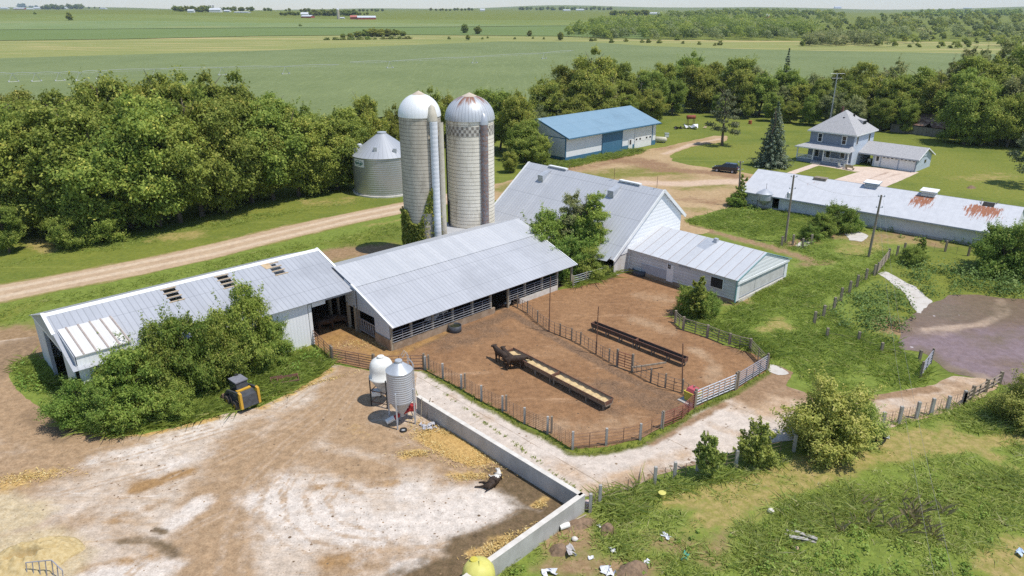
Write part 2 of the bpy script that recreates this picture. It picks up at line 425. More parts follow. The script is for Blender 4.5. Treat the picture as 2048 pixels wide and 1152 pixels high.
# far fields, as crop canopies standing a little above the land
def interp(line, x): return float(np.interp(x, [p[0] for p in line], [p[1] for p in line]))
def field(name, lower, upper, off, mat, x0=-500, x1=2500, rows=14, step=30, lx=None):
    V = []; xs = np.arange(x0, x1+1, step)
    for x in xs:
        a, b = interp(lower, x), interp(upper, x)
        for j in range(rows+1):
            p = gpt(float(x), a+(b-a)*(1-(1-j/rows)**1.6)); V.append((p.x, p.y, p.z+off))
    n = rows+1; i2 = np.arange(len(xs)*n).reshape(len(xs), n)
    q = np.stack([i2[:-1, :-1], i2[1:, :-1], i2[1:, 1:], i2[:-1, 1:]], -1).reshape(-1, 4)
    o = bpy.data.objects.new(name, fastmesh(name, np.array(V), q, {}, [mat], True)); C.objects.link(o); o['kind'] = 'structure'
    return o
def cropmat(name, a, b, big, fine, sa, sb, rz, sx, sy, c3, lo=.5, hi=.75):
    return groundmat(name, (a, b, big), [], fine=fine, streak=[(rz, sx, sy, c3, lo, hi)], bmp=.5, bump_dist=.3)
m_bean = cropmat('bean_crop', (.185, .220, .090), (.140, .175, .066), .012, .45, 0, 0, R(43), .9, .05, (.215, .25, .10))
m_hay = cropmat('hay_crop', (.255, .265, .085), (.215, .235, .07), .01, .15, 0, 0, R(-6), .004, .05, (.42, .34, .15), .50, .64)
m_corn = cropmat('corn_crop', (.135, .185, .052), (.155, .205, .062), .01, .2, 0, 0, R(-6), .01, .2, (.12, .165, .045))
m_oats = cropmat('pale_crop', (.20, .25, .095), (.16, .215, .07), .006, .06, 0, 0, R(-5), .002, .02, (.26, .26, .09))
m_olive = cropmat('olive_crop', (.19, .225, .055), (.15, .19, .045), .004, .05, 0, 0, R(8), .002, .03, (.25, .25, .07))
L0 = [(-500, 350), (0, 320), (400, 290), (800, 232), (1060, 212), (1300, 200), (2048, 185), (2500, 180)]
L1 = [(-500, 132), (0, 118), (512, 103), (800, 92), (1000, 84), (1180, 85), (1290, 93), (1540, 101), (1700, 104), (1860, 107), (2500, 118)]
L2 = [(-500, 87), (0, 82), (250, 79), (512, 73), (800, 70), (1000, 72), (1115, 73), (1300, 79), (1500, 82), (2500, 88)]
L3 = [(-500, 65), (0, 61), (512, 57), (800, 56), (1110, 53), (2500, 52)]
L5 = [(-500, 45), (0, 42), (300, 42), (512, 46), (760, 46), (1024, 50), (1120, 51), (2500, 50)]
L6 = [(-500, 30), (0, 29), (300, 29), (512, 35), (700, 39), (1100, 41), (2500, 40)]
field('bean_field', L0, L1, .45, m_bean)
field('hay_field', L1, L2, .25, m_hay)
field('corn_field', L2, L3, .6, m_corn, x1=1300)
field('pale_field', [(x, y-1) for x, y in L3], L5, .4, m_oats, x1=1300)
field('olive_field', L5, L6, .3, m_olive, x1=1300)

# ------------------------------------------------------------------ lanes, yards, pavements
m_lane = groundmat('lane_gravel', ((.47, .345, .225), (.40, .28, .18), .25), [('rut', (.56, .44, .32), (.50, .38, .26), .5, 1.2), ('edge2', (.25, .21, .07), (.20, .19, .05), .6, .8)], fine=5, bmp=.25)
UP = [(-90,584),(0,568),(60,558),(130,545),(210,530),(300,513),(420,487),(560,453),(700,424),(812,402),(905,384),(990,368),(1060,352)]
LO = [(1075,372),(1000,392),(905,408),(812,427),(700,450),(560,484),(420,521),(270,554),(120,582),(40,599),(-90,625)]
MID = [((a[0]+b[0])/2, (a[1]+b[1])/2) for a, b in zip(UP, LO[::-1][:len(UP)])]
sheet('gravel_lane', UP+LO, .008, m_lane, .5, .35, .5, {
    'rut': [([(0,580),(210,540),(420,497),(700,432),(900,392)], .55, .8), ([(0,594),(210,552),(420,510),(700,442),(900,402)], .55, .8)], 'edge2': [(UP, .5, .8), (LO, .5, .8)]})
m_yard = groundmat('yard_dirt', ((.36, .245, .125), (.44, .315, .18), .12), [
    ('grass', (.22, .195, .05), (.16, .17, .035), .9, .35), ('dark', (.23, .135, .075), (.30, .185, .105), .8, .6), ('pale', (.56, .42, .31), (.50, .36, .25), .6, .5)],
    fine=3, streak=[(R(30), .15, .5, (.29, .18, .095), .55, .75)], bmp=.3)
sheet('farmyard', [(985,372),(1060,352),(1110,342),(1165,330),(1215,317),(1262,304),(1310,296),(1345,290),(1385,280),(1430,272),(1452,272),(1446,283),(1390,292),(1352,303),(1338,312),(1346,322),(1375,330),(1420,336),(1480,343),(1530,352),(1530,366),(1490,380),(1470,402),(1452,416),(1415,430),(1372,441),(1380,452),(1420,462),(1400,470),(1330,455),(1200,420),(1050,408),(985,398)], .012, m_yard, .5, .5, .4, {
    'grass': [([(1120,365),(1200,350),(1270,345),(1340,345)], 4.5, .72), ([(1380,375),(1440,370)], 3, .6), ([(1000,380),(1080,355)], 2, .6), ([(1300,420),(1400,420)], 2, .5)],
    'dark': [([(1230,318),(1290,325),(1320,335)], 4, .75), ([(1150,338),(1220,325)], 2, .6), ([(1330,340),(1420,345),(1520,360)], 2.2, .75), ([(1380,400),(1450,405)], 2.5, .6), ([(1310,300),(1350,292)], 1.5, .5)],
    'pale': [([(1290,366),(1370,368),(1500,362)], 2., .8), ([(1330,308),(1385,288),(1440,278)], .9, .7)]})
m_lot = groundmat('feedlot_dirt', ((.325, .183, .092), (.250, .135, .067), .22), [
    ('dark', (.16, .10, .06), (.24, .145, .085), .8, .7), ('pale', (.43, .29, .18), (.37, .24, .14), .7, .6), ('straw', (.40, .24, .09), (.32, .18, .065), .7, .9)], fine=4.5,
    streak=[(R(-40), .12, .6, (.40, .245, .14), .56, .72), (R(15), .35, 1.1, (.21, .115, .06), .58, .75)], speck=[(2.2, .22, (.13, .085, .055))], bmp=1., bump_dist=.11, grain=.55)
LOT = [(625,684),(664,724),(748,742),(851,740),(886,758),(923,778),(963,802),(1005,823),(1049,847),(1095,868),(1145,900),(1210,893),(1280,880),(1323,857),(1390,815),(1470,780),(1535,742),(1540,728),(1499,703),(1458,692),(1414,675),(1366,660),(1348,648),(1362,612),(1425,596),(1478,603),(1400,575),(1256,546),(1223,552),(1190,560),(1150,575),(1114,582)]
lotW = pxs(LOT)+[tuple(F2W(54.2, 61)[:2]), tuple(F2W(31.5, 66.5)[:2]), tuple(F2W(9, 66.3)[:2]), tuple(F2W(9, 54.8)[:2]), tuple(F2W(26.2, 54.8)[:2])]
sheet('feedlot', lotW, .016, m_lot, .3, .12, .9, {
    'dark': [([(800,700),(860,680),(910,665),(990,640),(1010,630)], .8, .8), ([(900,690),(980,660)], 1.6, .62), ([(1215,770),(1260,790),(1330,815)], 1.6, .72), ([(1010,620),(1160,705),(1280,770),(1390,810)], .45, .95), ([(1140,770),(1230,820)], 1.3, .7), ([(640,690),(745,735)], .4, .6), ([(1150,570),(1220,556)], .5, .8), ([(1440,680),(1520,730)], .8, .6)],
    'pale': [([(1270,640),(1310,650),(1340,665)], 1.0, .62), ([(1390,700),(1430,730),(1420,760)], .8, .65), ([(1280,590),(1330,600)], 1.6, .5), ([(1080,850),(1180,860),(1260,840)], 1.5, .5), ([(690,690),(760,700)], 1.2, .5)],
    'straw': [([(650,690),(700,660),(740,690),(780,715)], 2.2, .62), ([(790,712),(900,660)], .6, .6)]}, world=True)
m_conc = groundmat('apron_concrete', ((.56, .485, .415), (.50, .42, .35), .3), [
    ('stain', (.47, .335, .22), (.40, .27, .165), .8, .5), ('mud', (.24, .15, .085), (.31, .20, .12), .8, .9), ('moss', (.15, .15, .035), (.11, .12, .03), .7, 1.2)], fine=3.5, rough=.9, grain=.42, joints=[(-TH, 7.3, .06, 3.1, (.24, .17, .11), .7), (-TH+math.pi/2, 4.4, .05, .6, (.27, .2, .13), .5)],
    streak=[(R(-40), .15, .9, (.56, .48, .41), .5, .7)], speck=[(2.0, .20, (.20, .14, .09)), (.9, .12, (.22, .15, .1))], bmp=.15)
APR_IN = [(1552,728),(1533,746),(1470,786),(1390,822),(1323,866),(1280,890),(1210,904),(1145,908),(1095,876),(1049,855),(1005,831),(963,809),(923,785),(886,764),(851,744)]
apr = sheet('concrete_apron', [(836,742),(830,775),(838,797),(930,853),(1060,929),(1165,993),(1210,1000),(1300,958),(1400,926),(1480,897),(1560,884),(1640,876),(1740,864),(1800,850),(1880,828),(1960,798),(2004,766),(1960,757),(1905,752),(1865,772),(1800,782),(1735,792),(1660,800),(1600,782),(1572,772),(1585,745)]+APR_IN, .020, m_conc, .25, .1, 1.5, {
    'stain': [([(1530,800),(1650,810),(1760,830),(1900,800),(1980,775)], 3, .75), ([(1370,905),(1310,930),(1200,975)], .9, .6), ([(1100,920),(1170,970)], .9, .45), ([(1420,850),(1480,870)], .5, .45), ([(880,780),(1000,850)],.5,.35)],
    'mud': [([(1490,790),(1540,765),(1570,745)], 1.5, .9), ([(1560,785),(1610,790)], 1.0, .75), ([(1735,797),(1870,778)], .5, .9), ([(1430,930),(1330,945),(1250,970),(1195,992)], .7, .66), ([(1890,790),(1960,780)], .5, .5), ([(1300,888),(1400,833),(1450,806)], .4, .8), ([(1880,760),(1960,780)], .8, .6)],
    'moss': [(APR_IN, .38, .85), ([(860,765),(1160,985)], .05, .75)]})
m_pad = groundmat('pad_concrete', ((.52, .43, .345), (.45, .36, .275), .22), [
    ('dirt', (.365, .25, .15), (.305, .20, .115), 1.0, .35), ('brown', (.33, .20, .09), (.28, .165, .075), .9, .7), ('white', (.60, .53, .46), (.54, .465, .395), 1.1, .45), ('track', (.36, .255, .165), (.42, .31, .215), .9, 1.6), ('wet', (.12, .085, .045), (.17, .115, .065), .6, .7),
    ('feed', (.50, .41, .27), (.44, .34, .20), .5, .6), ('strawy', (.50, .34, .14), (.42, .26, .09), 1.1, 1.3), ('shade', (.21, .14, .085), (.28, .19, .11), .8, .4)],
    fine=3.2, rough=.9, grain=.55, streak=[(R(25), .12, .8, (.42, .315, .22), .50, .66), (R(62), .1, .7, (.38, .28, .19), .60, .72), (R(20), .9, 2.5, (.40, .27, .16), .63, .72), (R(28), .25, 2.2, (.60, .52, .44), .55, .70), (R(-35), .3, 1.6, (.43, .30, .19), .58, .72)],
    speck=[(1.6, .16, (.16, .11, .07)), (3.2, .2, (.26, .17, .10)), (5.5, .2, (.22, .14, .08))], bmp=.12)
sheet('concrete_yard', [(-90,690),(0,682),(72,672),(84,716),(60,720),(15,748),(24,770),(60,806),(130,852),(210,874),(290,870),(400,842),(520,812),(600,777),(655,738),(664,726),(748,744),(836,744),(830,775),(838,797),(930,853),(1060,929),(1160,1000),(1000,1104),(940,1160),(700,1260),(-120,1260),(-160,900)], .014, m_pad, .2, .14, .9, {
    'dirt': [([(0,720),(40,800),(100,870),(190,890),(60,930),(0,950)], 3.2, 1.0), ([(700,745),(680,790),(620,850),(560,900),(480,980),(440,1060),(420,1160)], 1.9, 1.0), ([(760,760),(720,800),(700,860),(800,890),(900,900),(960,935)], 2.4, .95), ([(600,830),(560,870),(640,920),(760,940)], 1.5, .85), ([(500,860),(430,960),(400,1050),(460,1160)], 1.7, .8), ([(300,960),(180,1030),(100,1080)], 1.6, .6), ([(680,1130),(780,1110),(900,1160)], 1.5, .85), ([(200,1010),(300,1120),(260,1160)], 1.3, .55), ([(40,1060),(130,1100)], 1.5, .6)],
    'brown': [([(270,980),(340,955),(370,945)], .55, .8), ([(625,975),(680,970),(720,985)], .35, .7), ([(740,970),(790,968)], .45, .7), ([(160,1140),(230,1130),(300,1120)], .5, .75), ([(690,1000),(715,1012)], .2, .8), ([(230,1040),(330,1000)], .6, .5), ([(660,1125),(780,1100)], .6, .65)],
    'white': [([(560,1000),(640,1040),(760,1060),(900,1040),(1000,1005)], 2.3, .85), ([(620,980),(800,990),(960,985)], 1.3, .6), ([(780,1050),(900,1060),(1000,1020)], 1.1, .95), ([(200,920),(300,900),(430,850)], 1.3, .7), ([(340,1050),(400,1010)], .8, .8), ([(180,1160),(340,1130)], .9, .8), ([(800,1140),(840,1130)], .6, .9), ([(300,940),(420,900)], 1.0, .6)],
    'wet': [([(1148,1000),(1090,1045),(1000,1090),(900,1140),(840,1160)], 1.0, 1.0), ([(1010,955),(1080,1000),(1130,1010)], 1.3, .92), ([(920,1100),(990,1070),(1060,1035)], 1.0, .9), ([(240,1085),(310,1080),(350,1110)], .42, .62), ([(310,1060),(330,1065)], .25, .8), ([(980,940),(1010,960)], .45, .7), ([(850,1120),(780,1150)], .5, .6)],
    'track': [(c, .13, .62) for q in ([(700,760),(640,830),(560,890),(490,960),(450,1050),(430,1150)], [(720,765),(670,840),(600,900),(530,970),(490,1060),(475,1160)], [(640,760),(540,830),(400,870),(250,915),(100,950)], [(545,935),(515,985),(520,1040),(560,1085),(640,1115)], [(600,930),(560,985),(570,1040),(620,1080),(700,1100)], [(640,940),(605,990),(620,1040),(680,1070),(780,1080)],
        [(690,950),(650,1000),(670,1040),(740,1060)], [(740,1120),(800,1095),(880,1090),(960,1060),(1040,1020)], [(760,1140),(775,1100),(765,1060)], [(330,960),(460,900),(560,850),(660,780)], [(300,985),(430,925),(540,870),(640,810)], [(60,1000),(200,965),(330,930)], [(250,1150),(330,1080),(450,1020)], [(740,780),(760,850),(830,890)], [(430,880),(520,850),(600,805)], [(180,900),(300,880),(420,850)], [(680,900),(780,930),(860,925),(940,950)]) for c in (q, [(x+9, y+5) for x, y in q])],
    'feed': [([(-20,1010),(30,1040),(60,1030)], 1.2, .9), ([(0,1110),(60,1100),(110,1130)], 1.7, .95), ([(0,1050),(100,1020)], .9, .55)],
    'strawy': [([(860,870),(900,890),(960,915)], 1.0, .85), ([(810,912),(840,905)], .45, .75), ([(960,950),(900,950)], .5, .6), ([(20,965),(90,950)], 1.0, .6), ([(740,880),(700,860)], .8, .42), ([(1000,1080),(950,1110)], .6, .6), ([(520,815),(580,790),(660,740)], .5, .75), ([(440,835),(300,868),(210,872)], .4, .7), ([(1070,1010),(1090,1000)], .3, .7)],
    'shade': [([(30,700),(70,690),(40,730),(0,735)], 2.2, .95), ([(60,830),(130,870)], 1.0, .8)]})  # last layer is dark dirt on the ground beside the shed end
m_lag = groundmat('lagoon_mud', ((.205, .140, .098), (.165, .112, .075), .15), [
    ('purple', (.235, .170, .175), (.20, .14, .135), .9, .3), ('pale', (.44, .33, .24), (.38, .27, .19), .7, .6), ('dark', (.15, .11, .07), (.19, .14, .09), .8, .6)], fine=1.5, rough=.38,
    speck=[(.7, .12, (.45, .40, .40)), (1.3, .1, (.10, .08, .06))], bmp=.2)
lag = sheet('lagoon', [(1782,694),(1796,664),(1828,628),(1870,606),(1900,590),(1960,590),(2048,598),(2300,610),(2400,830),(2048,778),(2012,770),(1985,760),(1930,754),(1900,744),(1868,722),(1850,702),(1800,706)], .010, m_lag, .6, .5, .35, {
    'purple': [([(1880,695),(1990,690),(2048,688),(2200,700)], 3.6, .78), ([(1930,735),(2000,742),(2100,756)], 1.8, .7), ([(1800,690),(1850,690)], 1.2, .6)],
    'pale': [([(2000,600),(2010,625),(1960,650),(1850,660)], .5, .8), ([(2005,605),(1998,620)], .9, .6), ([(1880,735),(1960,755)], .9, .6), ([(1840,665),(1900,660)], 1.2, .5)],
    'dark': [([(1930,670),(1990,680)], 1.0, .6), ([(1860,620),(1950,625),(1990,605)], 3, .62), ([(1850,705),(1880,740),(1930,750)], 1.2, .7), ([(1960,690),(2040,668)], 1.5, .5)]})
m_slab = pmat('old_concrete', (.54, .50, .45), (.43, .385, .33), 1.2, .9, lo=.45, hi=.7)
for k, pts in enumerate(([(1757,546),(1774,544),(1830,575),(1862,602),(1841,629),(1826,618),(1806,585)], [(1688,468),(1718,464),(1734,472),(1722,483),(1700,480)], [(1590,492),(1600,484),(1628,476),(1632,482),(1604,496)], [(1542,728),(1572,740),(1578,748),(1560,750),(1538,742)])):
    sheet('concrete_slab', pts, .024+.004*k, m_slab, .3, .18, 1.1)
m_drive = groundmat('drive_concrete', ((.62, .50, .41), (.55, .43, .345), .35), [('stain', (.42, .31, .24), (.36, .26, .20), .7, .5)], fine=2, bmp=.05)
sheet('house_driveway', [(1660,364),(1669,359),(1722,342),(1742,334),(1790,339),(1838,345),(1767,376),(1740,390),(1640,380)], .010, m_drive, .5, .06, .5, {'stain': [([(1800,347),(1740,365)], .35, .6), ([(1775,345),(1720,365)], .35, .6)]})
sheet('garden_path', [(1556,352),(1580,343),(1628,327),(1640,326),(1700,333),(1744,334),(1722,343),(1710,343.5),(1638,331),(1592,347.5),(1568,357)], .014, m_drive, .4, .05, .5, {'stain': []})
# ------------------------------------------------------------------ building materials
m_roofA = ribbed('roof_steel_grey', (.47, .48, .505), (.41, .42, .445), 0, .46, .16, .42, sheet=.92, rough=.4, metal=.15, lap=3.1)
m_roofB = ribbed('roof_steel_pale', (.50, .505, .52), (.42, .43, .45), 0, .42, .14, .3, sheet=.84, rough=.5, stain=(.36, .35, .34), stain_amt=.35)
m_roofC = ribbed('roof_steel_front', (.48, .487, .51), (.42, .427, .45), 0, .42, .17, .42, sheet=.84, rough=.42, metal=.1, lap=3.1)
m_roofBarn = ribbed('barn_roof_steel', (.51, .52, .545), (.46, .47, .495), 1, .5, .14, .36, sheet=1.0, rough=.45, metal=.1, lap=3.1)
m_roofMilk = ribbed('milk_house_roof', (.55, .56, .58), (.47, .48, .50), 1, 1.15, .055, .8, sheet=1.15, rough=.5, stain=(.30, .22, .18), stain_amt=.16, linecol=(.24, .17, .13))
m_blueroof = ribbed('blue_roof_steel', (.225, .335, .415), (.20, .31, .39), 0, .3, .12, .3, sheet=.9, rough=.4, lap=3.1)
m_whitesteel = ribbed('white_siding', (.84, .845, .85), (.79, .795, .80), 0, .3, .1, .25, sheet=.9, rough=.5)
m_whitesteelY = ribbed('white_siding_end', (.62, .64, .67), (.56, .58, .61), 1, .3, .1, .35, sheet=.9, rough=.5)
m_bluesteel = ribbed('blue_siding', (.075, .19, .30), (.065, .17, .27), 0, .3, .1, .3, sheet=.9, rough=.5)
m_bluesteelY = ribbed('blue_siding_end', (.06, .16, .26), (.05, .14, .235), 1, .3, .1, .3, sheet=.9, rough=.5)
m_boards = ribbed('white_clapboard', (.85, .855, .86), (.78, .785, .79), 2, .42, .07, .5, sheet=.42, rough=.7, stain=None, linecol=(.36, .37, .38), bmp=.5)
m_oldboards = ribbed('weathered_clapboard', (.68, .69, .70), (.52, .53, .54), 2, .34, .09, .55, sheet=.34, rough=.8, stain=(.30, .28, .26), stain_amt=.42, linecol=(.28, .28, .28))
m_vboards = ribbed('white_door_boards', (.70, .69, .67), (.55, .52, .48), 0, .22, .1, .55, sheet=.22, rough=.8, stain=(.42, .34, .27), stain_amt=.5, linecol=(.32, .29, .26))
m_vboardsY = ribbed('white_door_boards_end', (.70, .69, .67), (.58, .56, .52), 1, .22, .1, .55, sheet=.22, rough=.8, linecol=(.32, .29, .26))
m_trim = pmat('white_trim', (.80, .80, .79), (.72, .72, .71), 2, .5)
m_greysteel = pmat('grey_trim_steel', (.42, .44, .48), (.36, .38, .42), 2, .5)
m_dark = pmat('dark_interior', (.035, .03, .027), (.025, .022, .02), 2, .9)
m_wood = pmat('weathered_wood', (.30, .25, .19), (.20, .165, .125), 3, .9, stretch=(1, 1, .15), bmp=.3)
m_woodpale = pmat('pale_post_wood', (.40, .35, .26), (.30, .25, .18), 3, .9, stretch=(1, 1, .2))
m_concw = pmat('concrete_wall', (.46, .44, .41), (.37, .35, .32), .9, .9, bmp=.2)
m_conctop = pmat('concrete_cap', (.66, .62, .56), (.55, .51, .45), 1.5, .9)
m_concbrown = pmat('stained_concrete', (.36, .27, .19), (.27, .19, .125), 1.3, .9, lo=.4, hi=.6)
m_pipe = pmat('galvanised_pipe', (.36, .37, .40), (.27, .27, .29), 4, .5, metal=.4)
m_rustpipe = pmat('rusty_pipe', (.22, .125, .085), (.155, .095, .07), 5, .8)
m_galv = pmat('galvanised_steel', (.52, .54, .57), (.44, .46, .49), 1.2, .4, metal=.3)
m_black = pmat('black_rubber', (.02, .02, .022), (.035, .033, .03), 4, .7)
m_rust = pmat('rusted_iron', (.20, .095, .06), (.13, .075, .055), 3, .85)
m_teal = pmat('teal_edge_paint', (.18, .40, .40), (.30, .44, .44), 3, .6)
m_glass = nodes('window_glass')[0]; _b = m_glass.node_tree.nodes['Principled BSDF']; _b.inputs['Base Color'].default_value = (.03, .035, .04, 1); _b.inputs['Roughness'].default_value = .12
m_whiteplastic = pmat('white_plastic', (.78, .77, .72), (.70, .69, .65), 2, .45)
m_ply = pmat('bare_plywood', (.55, .42, .27), (.45, .33, .2), 3, .85)
m_brownstrip = pmat('brown_batten', (.40, .34, .30), (.32, .26, .23), 3, .8)
m_white_roof = ribbed('white_panel', (.68, .66, .635), (.62, .60, .57), 0, .3, .06, .12, sheet=.9, rough=.5)

# ------------------------------------------------------------------ long feed shed (west end of the range)
def rz_(y): return 4.3+.318*(y-54)
o = (8.4, 54)
sh = fthing('long_feed_shed', 'long grey steel roofed shed with three sets of open roof slots', 'shed', *o)
b = M(o); b.box(12.2, 26.5, 54, 54.12, 0, 4.22); b.build('front_wall', m_whitesteel, sh)
b = M(o); b.box(8.6, 31.2, 66.9, 67, 0, 4.1); b.build('back_wall', m_whitesteel, sh)
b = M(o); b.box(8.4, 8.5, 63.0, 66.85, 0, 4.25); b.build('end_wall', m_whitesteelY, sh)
b = M(o); b.box(8.3, 8.55, 62.7, 62.99, 0, 4.4); b.build('door_post', m_greysteel, sh)
b = M(o); b.plate([(8.36, 66.8, 4.3), (8.36, 60.5, 6.33), (8.36, 57.1, 5.25), (8.36, 57.1, 4.55)], .06); g = b.build('hanging_gable', m_greysteel, sh)
b = M(o); b.beam((8.33, 66.75, 4.3), (8.33, 57.1, 4.55), .07, .16); b.build('gable_edge', m_trim, sh)
b = M(o); b.plate([(8.42, 57.05, 0), (8.42, 57.05, 5.2), (8.42, 54.3, 4.3), (8.42, 54.3, 0)], .08); b.build('side_panel', m_whitesteelY, sh)
b = M(o); b.box(26.55, 26.85, 53.98, 54.2, 0, 4.2); b.build('opening_post', m_trim, sh)
b = M(o); b.box(26.6, 31.3, 53.95, 54.1, 3.82, 4.25); b.build('opening_header', m_greysteel, sh)
b = M(o); b.box(26.9, 28.2, 53.9, 53.98, 3.55, 3.95); b.build('header_board', m_trim, sh)
slots = []
for xc in (17.25, 21.75, 26.4):
    for yc in (59.72, 59.12, 58.52): slots.append((xc-.48, xc+.48, yc-.19, yc+.19))
slots[6] = (26.25, 26.7, 59.56, 59.86)
xb = sorted({8.2, 31.35, *[v for s_ in slots for v in s_[:2]]}); yb = sorted({53.55, 60.5, *[v for s_ in slots for v in s_[2:]]})
b = M(o)
for i in range(len(xb)-1):
    for j in range(len(yb)-1):
        cx, cy = (xb[i]+xb[i+1])/2, (yb[j]+yb[j+1])/2
        if any(s_[0] < cx < s_[1] and s_[2] < cy < s_[3] for s_ in slots): continue
        b.face([(xb[i], yb[j], rz_(yb[j])), (xb[i+1], yb[j], rz_(yb[j])), (xb[i+1], yb[j+1], rz_(yb[j+1])), (xb[i], yb[j+1], rz_(yb[j+1]))])
b.build('roof', m_roofA, sh)
b = M(o); b.plate([(8.2, 60.5, 6.37), (31.35, 60.5, 6.37), (31.35, 67.4, 4.15), (8.2, 67.4, 4.15)], .04); b.build('back_roof', m_roofA, sh)
for s_ in slots[::3]:
    xc = (s_[0]+s_[1])/2
    b = M(o)
    for yy in (60.0, 59.42, 58.82, 58.22): b.beam((xc-.62, yy, rz_(yy)+.02), (xc+.62, yy, rz_(yy)+.02), .16, .03)
    if s_ is slots[6]: b.plate([(25.6, 59.35, rz_(59.35)+.03), (26.2, 59.35, rz_(59.35)+.03), (26.2, 60.2, rz_(60.2)+.03), (25.4, 60.2, rz_(60.2)+.03)], .02)
    b.build('bare_purlins', m_ply, sh)
b = M(o); b.plate([(8.2, 60.15, rz_(60.15)+.03), (31.35, 60.15, rz_(60.15)+.03), (31.35, 60.55, 6.43), (8.2, 60.55, 6.43)], .02); b.build('ridge_cap', m_trim, sh)
b = M(o); b.beam((31.38, 53.5, rz_(53.5)+.02), (31.38, 60.6, rz_(60.6)+.02), .22, .12); b.build('rake_trim', m_trim, sh)
b = M(o); b.beam((8.22, 57.9, rz_(57.9)+.03), (8.22, 60.6, rz_(60.6)+.03), .24, .12); b.build('rake_trim', m_trim, sh)
b = M(o); b.plate([(8.6, 58.3, 5.74), (8.6, 53.9, 5.10), (12.3, 53.9, 5.10), (12.3, 58.3, 5.74)], .08); dr = b.build('dormer_roof', m_white_roof, sh)
b = M(o)
for x in (9.15, 9.95, 10.75, 11.5, 12.2): b.beam((x, 58.28, 5.78), (x, 53.92, 5.14), .11, .05)
b.build('batten', m_brownstrip, dr)
b = M(o); b.box(8.62, 12.25, 54.0, 54.1, 0, 5.02); b.build('dormer_wall', m_whitesteel, sh)
b = M(o); b.plate([(8.56, 58.2, 5.68), (8.56, 54.0, 5.05), (8.56, 54.0, 4.3)], .06); b.build('dormer_cheek', m_greysteel, sh)
for x in (13, 17.5, 22, 26.5):
    for y in (58.5, 62.7): b = M(o); b.box(x-.1, x+.1, y-.1, y+.1, 0, rz_(min(y, 121-y))-.15); b.build('post', m_wood, sh)

# ------------------------------------------------------------------ open fronted cattle shed
o = (31, 48)
sh = fthing('open_front_shed', 'low cattle shed open along its front, grey corrugated roof with a paler upper half', 'shed', *o)
PX_ = [31.1, 33.2, 35.6, 37.95, 40.36, 42.7, 45.07, 47.4, 49.9, 52.2, 54.5]
for x in PX_:
    b = M(o); b.box(x-.1, x+.1, 47.98, 48.18, 0, 2.42); b.build('post', m_woodpale, sh)
b = M(o); b.box(31.2, 43.2, 47.94, 48.14, 0, .62); b.build('concrete_curb', m_concbrown, sh)
b = M(o); b.box(46.6, 52.2, 47.94, 48.14, 0, .55); b.build('concrete_curb', m_conctop, sh)
for i in range(10):
    x0, x1 = PX_[i], PX_[i+1]
    if i in (5, 9): continue
    b = M(o)
    for z in (.82, 1.06, 1.30, 1.54, 1.78): b.tube([(x0, 47.92, z), (x1, 47.92, z)], .028, 5)
    b.tube([((x0+x1)/2, 47.9, .8), ((x0+x1)/2, 47.9, 1.8)], .03, 5)
    b.build('pipe_panel', m_pipe, sh)
zr = lambda y: 2.42+.352*(y-47.7)
b = M(o); b.plate([(30.95, 47.55, zr(47.55)), (54.75, 47.55, zr(47.55)), (54.75, 53.55, zr(53.55)), (30.95, 53.55, zr(53.55))], .05); b.build('roof', m_roofC, sh)
zq = lambda y: zr(53.45)+.06+.285*(y-53.45)
b = M(o); b.plate([(31.0, 53.4, zq(53.4)), (55.1, 53.4, zq(53.4)), (55.1, 57.0, zq(57)), (31.0, 57.0, zq(57))], .05); b.build('upper_roof', m_roofB, sh)
b = M(o); b.plate([(31.0, 57.0, zq(57)+.005), (55.1, 57.0, zq(57)+.005), (55.1, 62.6, 3.7), (31.0, 62.6, 3.7)], .05); b.build('back_roof', m_roofB, sh)
b = M(o); b.beam((30.95, 47.5, zr(47.5)+.03), (30.95, 53.9, zr(53.9)+.03), .16, .14); b.build('rake_trim', m_trim, sh)
b = M(o); b.beam((54.78, 47.5, zr(47.5)+.02), (54.78, 53.5, zr(53.5)+.02), .1, .12); b.build('rake_trim', m_trim, sh)
b = M(o); b.plate([(31.0, 48.05, 1.06), (31.0, 48.05, zr(48.05)-.06), (31.0, 55.2, zr(53.5)+.4), (31.0, 55.2, 2.35), (31.0, 53.6, 2.38), (31.0, 50.5, 2.42), (31.0, 50.45, 1.03)], .05); b.build('gable_siding', m_whitesteelY, sh)
b = M(o); b.box(30.92, 31.15, 48.0, 50.45, 0, 1.05); b.build('gable_footing', m_concbrown, sh)
for y in (53.75, 55.0, 58.5):
    b = M(o); b.box(30.95, 31.2, y-.12, y+.12, 0, 2.6); b.build('post', m_woodpale, sh)
b = M(o)
for k in range(16): b.beam((31.1, 50.7+k*.19, .3), (31.1, 50.7+k*.19+(.12 if k % 2 else 0), 1.5), .05, .05)
b.box(31.07, 31.13, 50.5, 53.7, 1.45, 1.55); b.box(31.07, 31.13, 50.5, 53.7, .3, .38)
b.build('headlock_rail', m_pipe, sh)
b = M(o); b.box(31.1, 55, 62.3, 62.42, 0, 3.7); b.build('back_wall', m_vboards, sh)
b = M(o); b.box(54.6, 54.75, 54.5, 62.3, 0, 3.8); b.build('end_wall', m_vboardsY, sh)
for x in PX_[::2]:
    for y in (53.3, 56.9): b = M(o); b.box(x-.1, x+.1, y-.1, y+.1, 0, zr(y)-.2); b.build('post', m_wood, sh)
m_shadefloor = groundmat('interior_shade_floor', ((.075, .05, .03), (.05, .034, .022), .4), [], fine=4, bmp=.3)  # interior shade put into the colour of a near-black floor
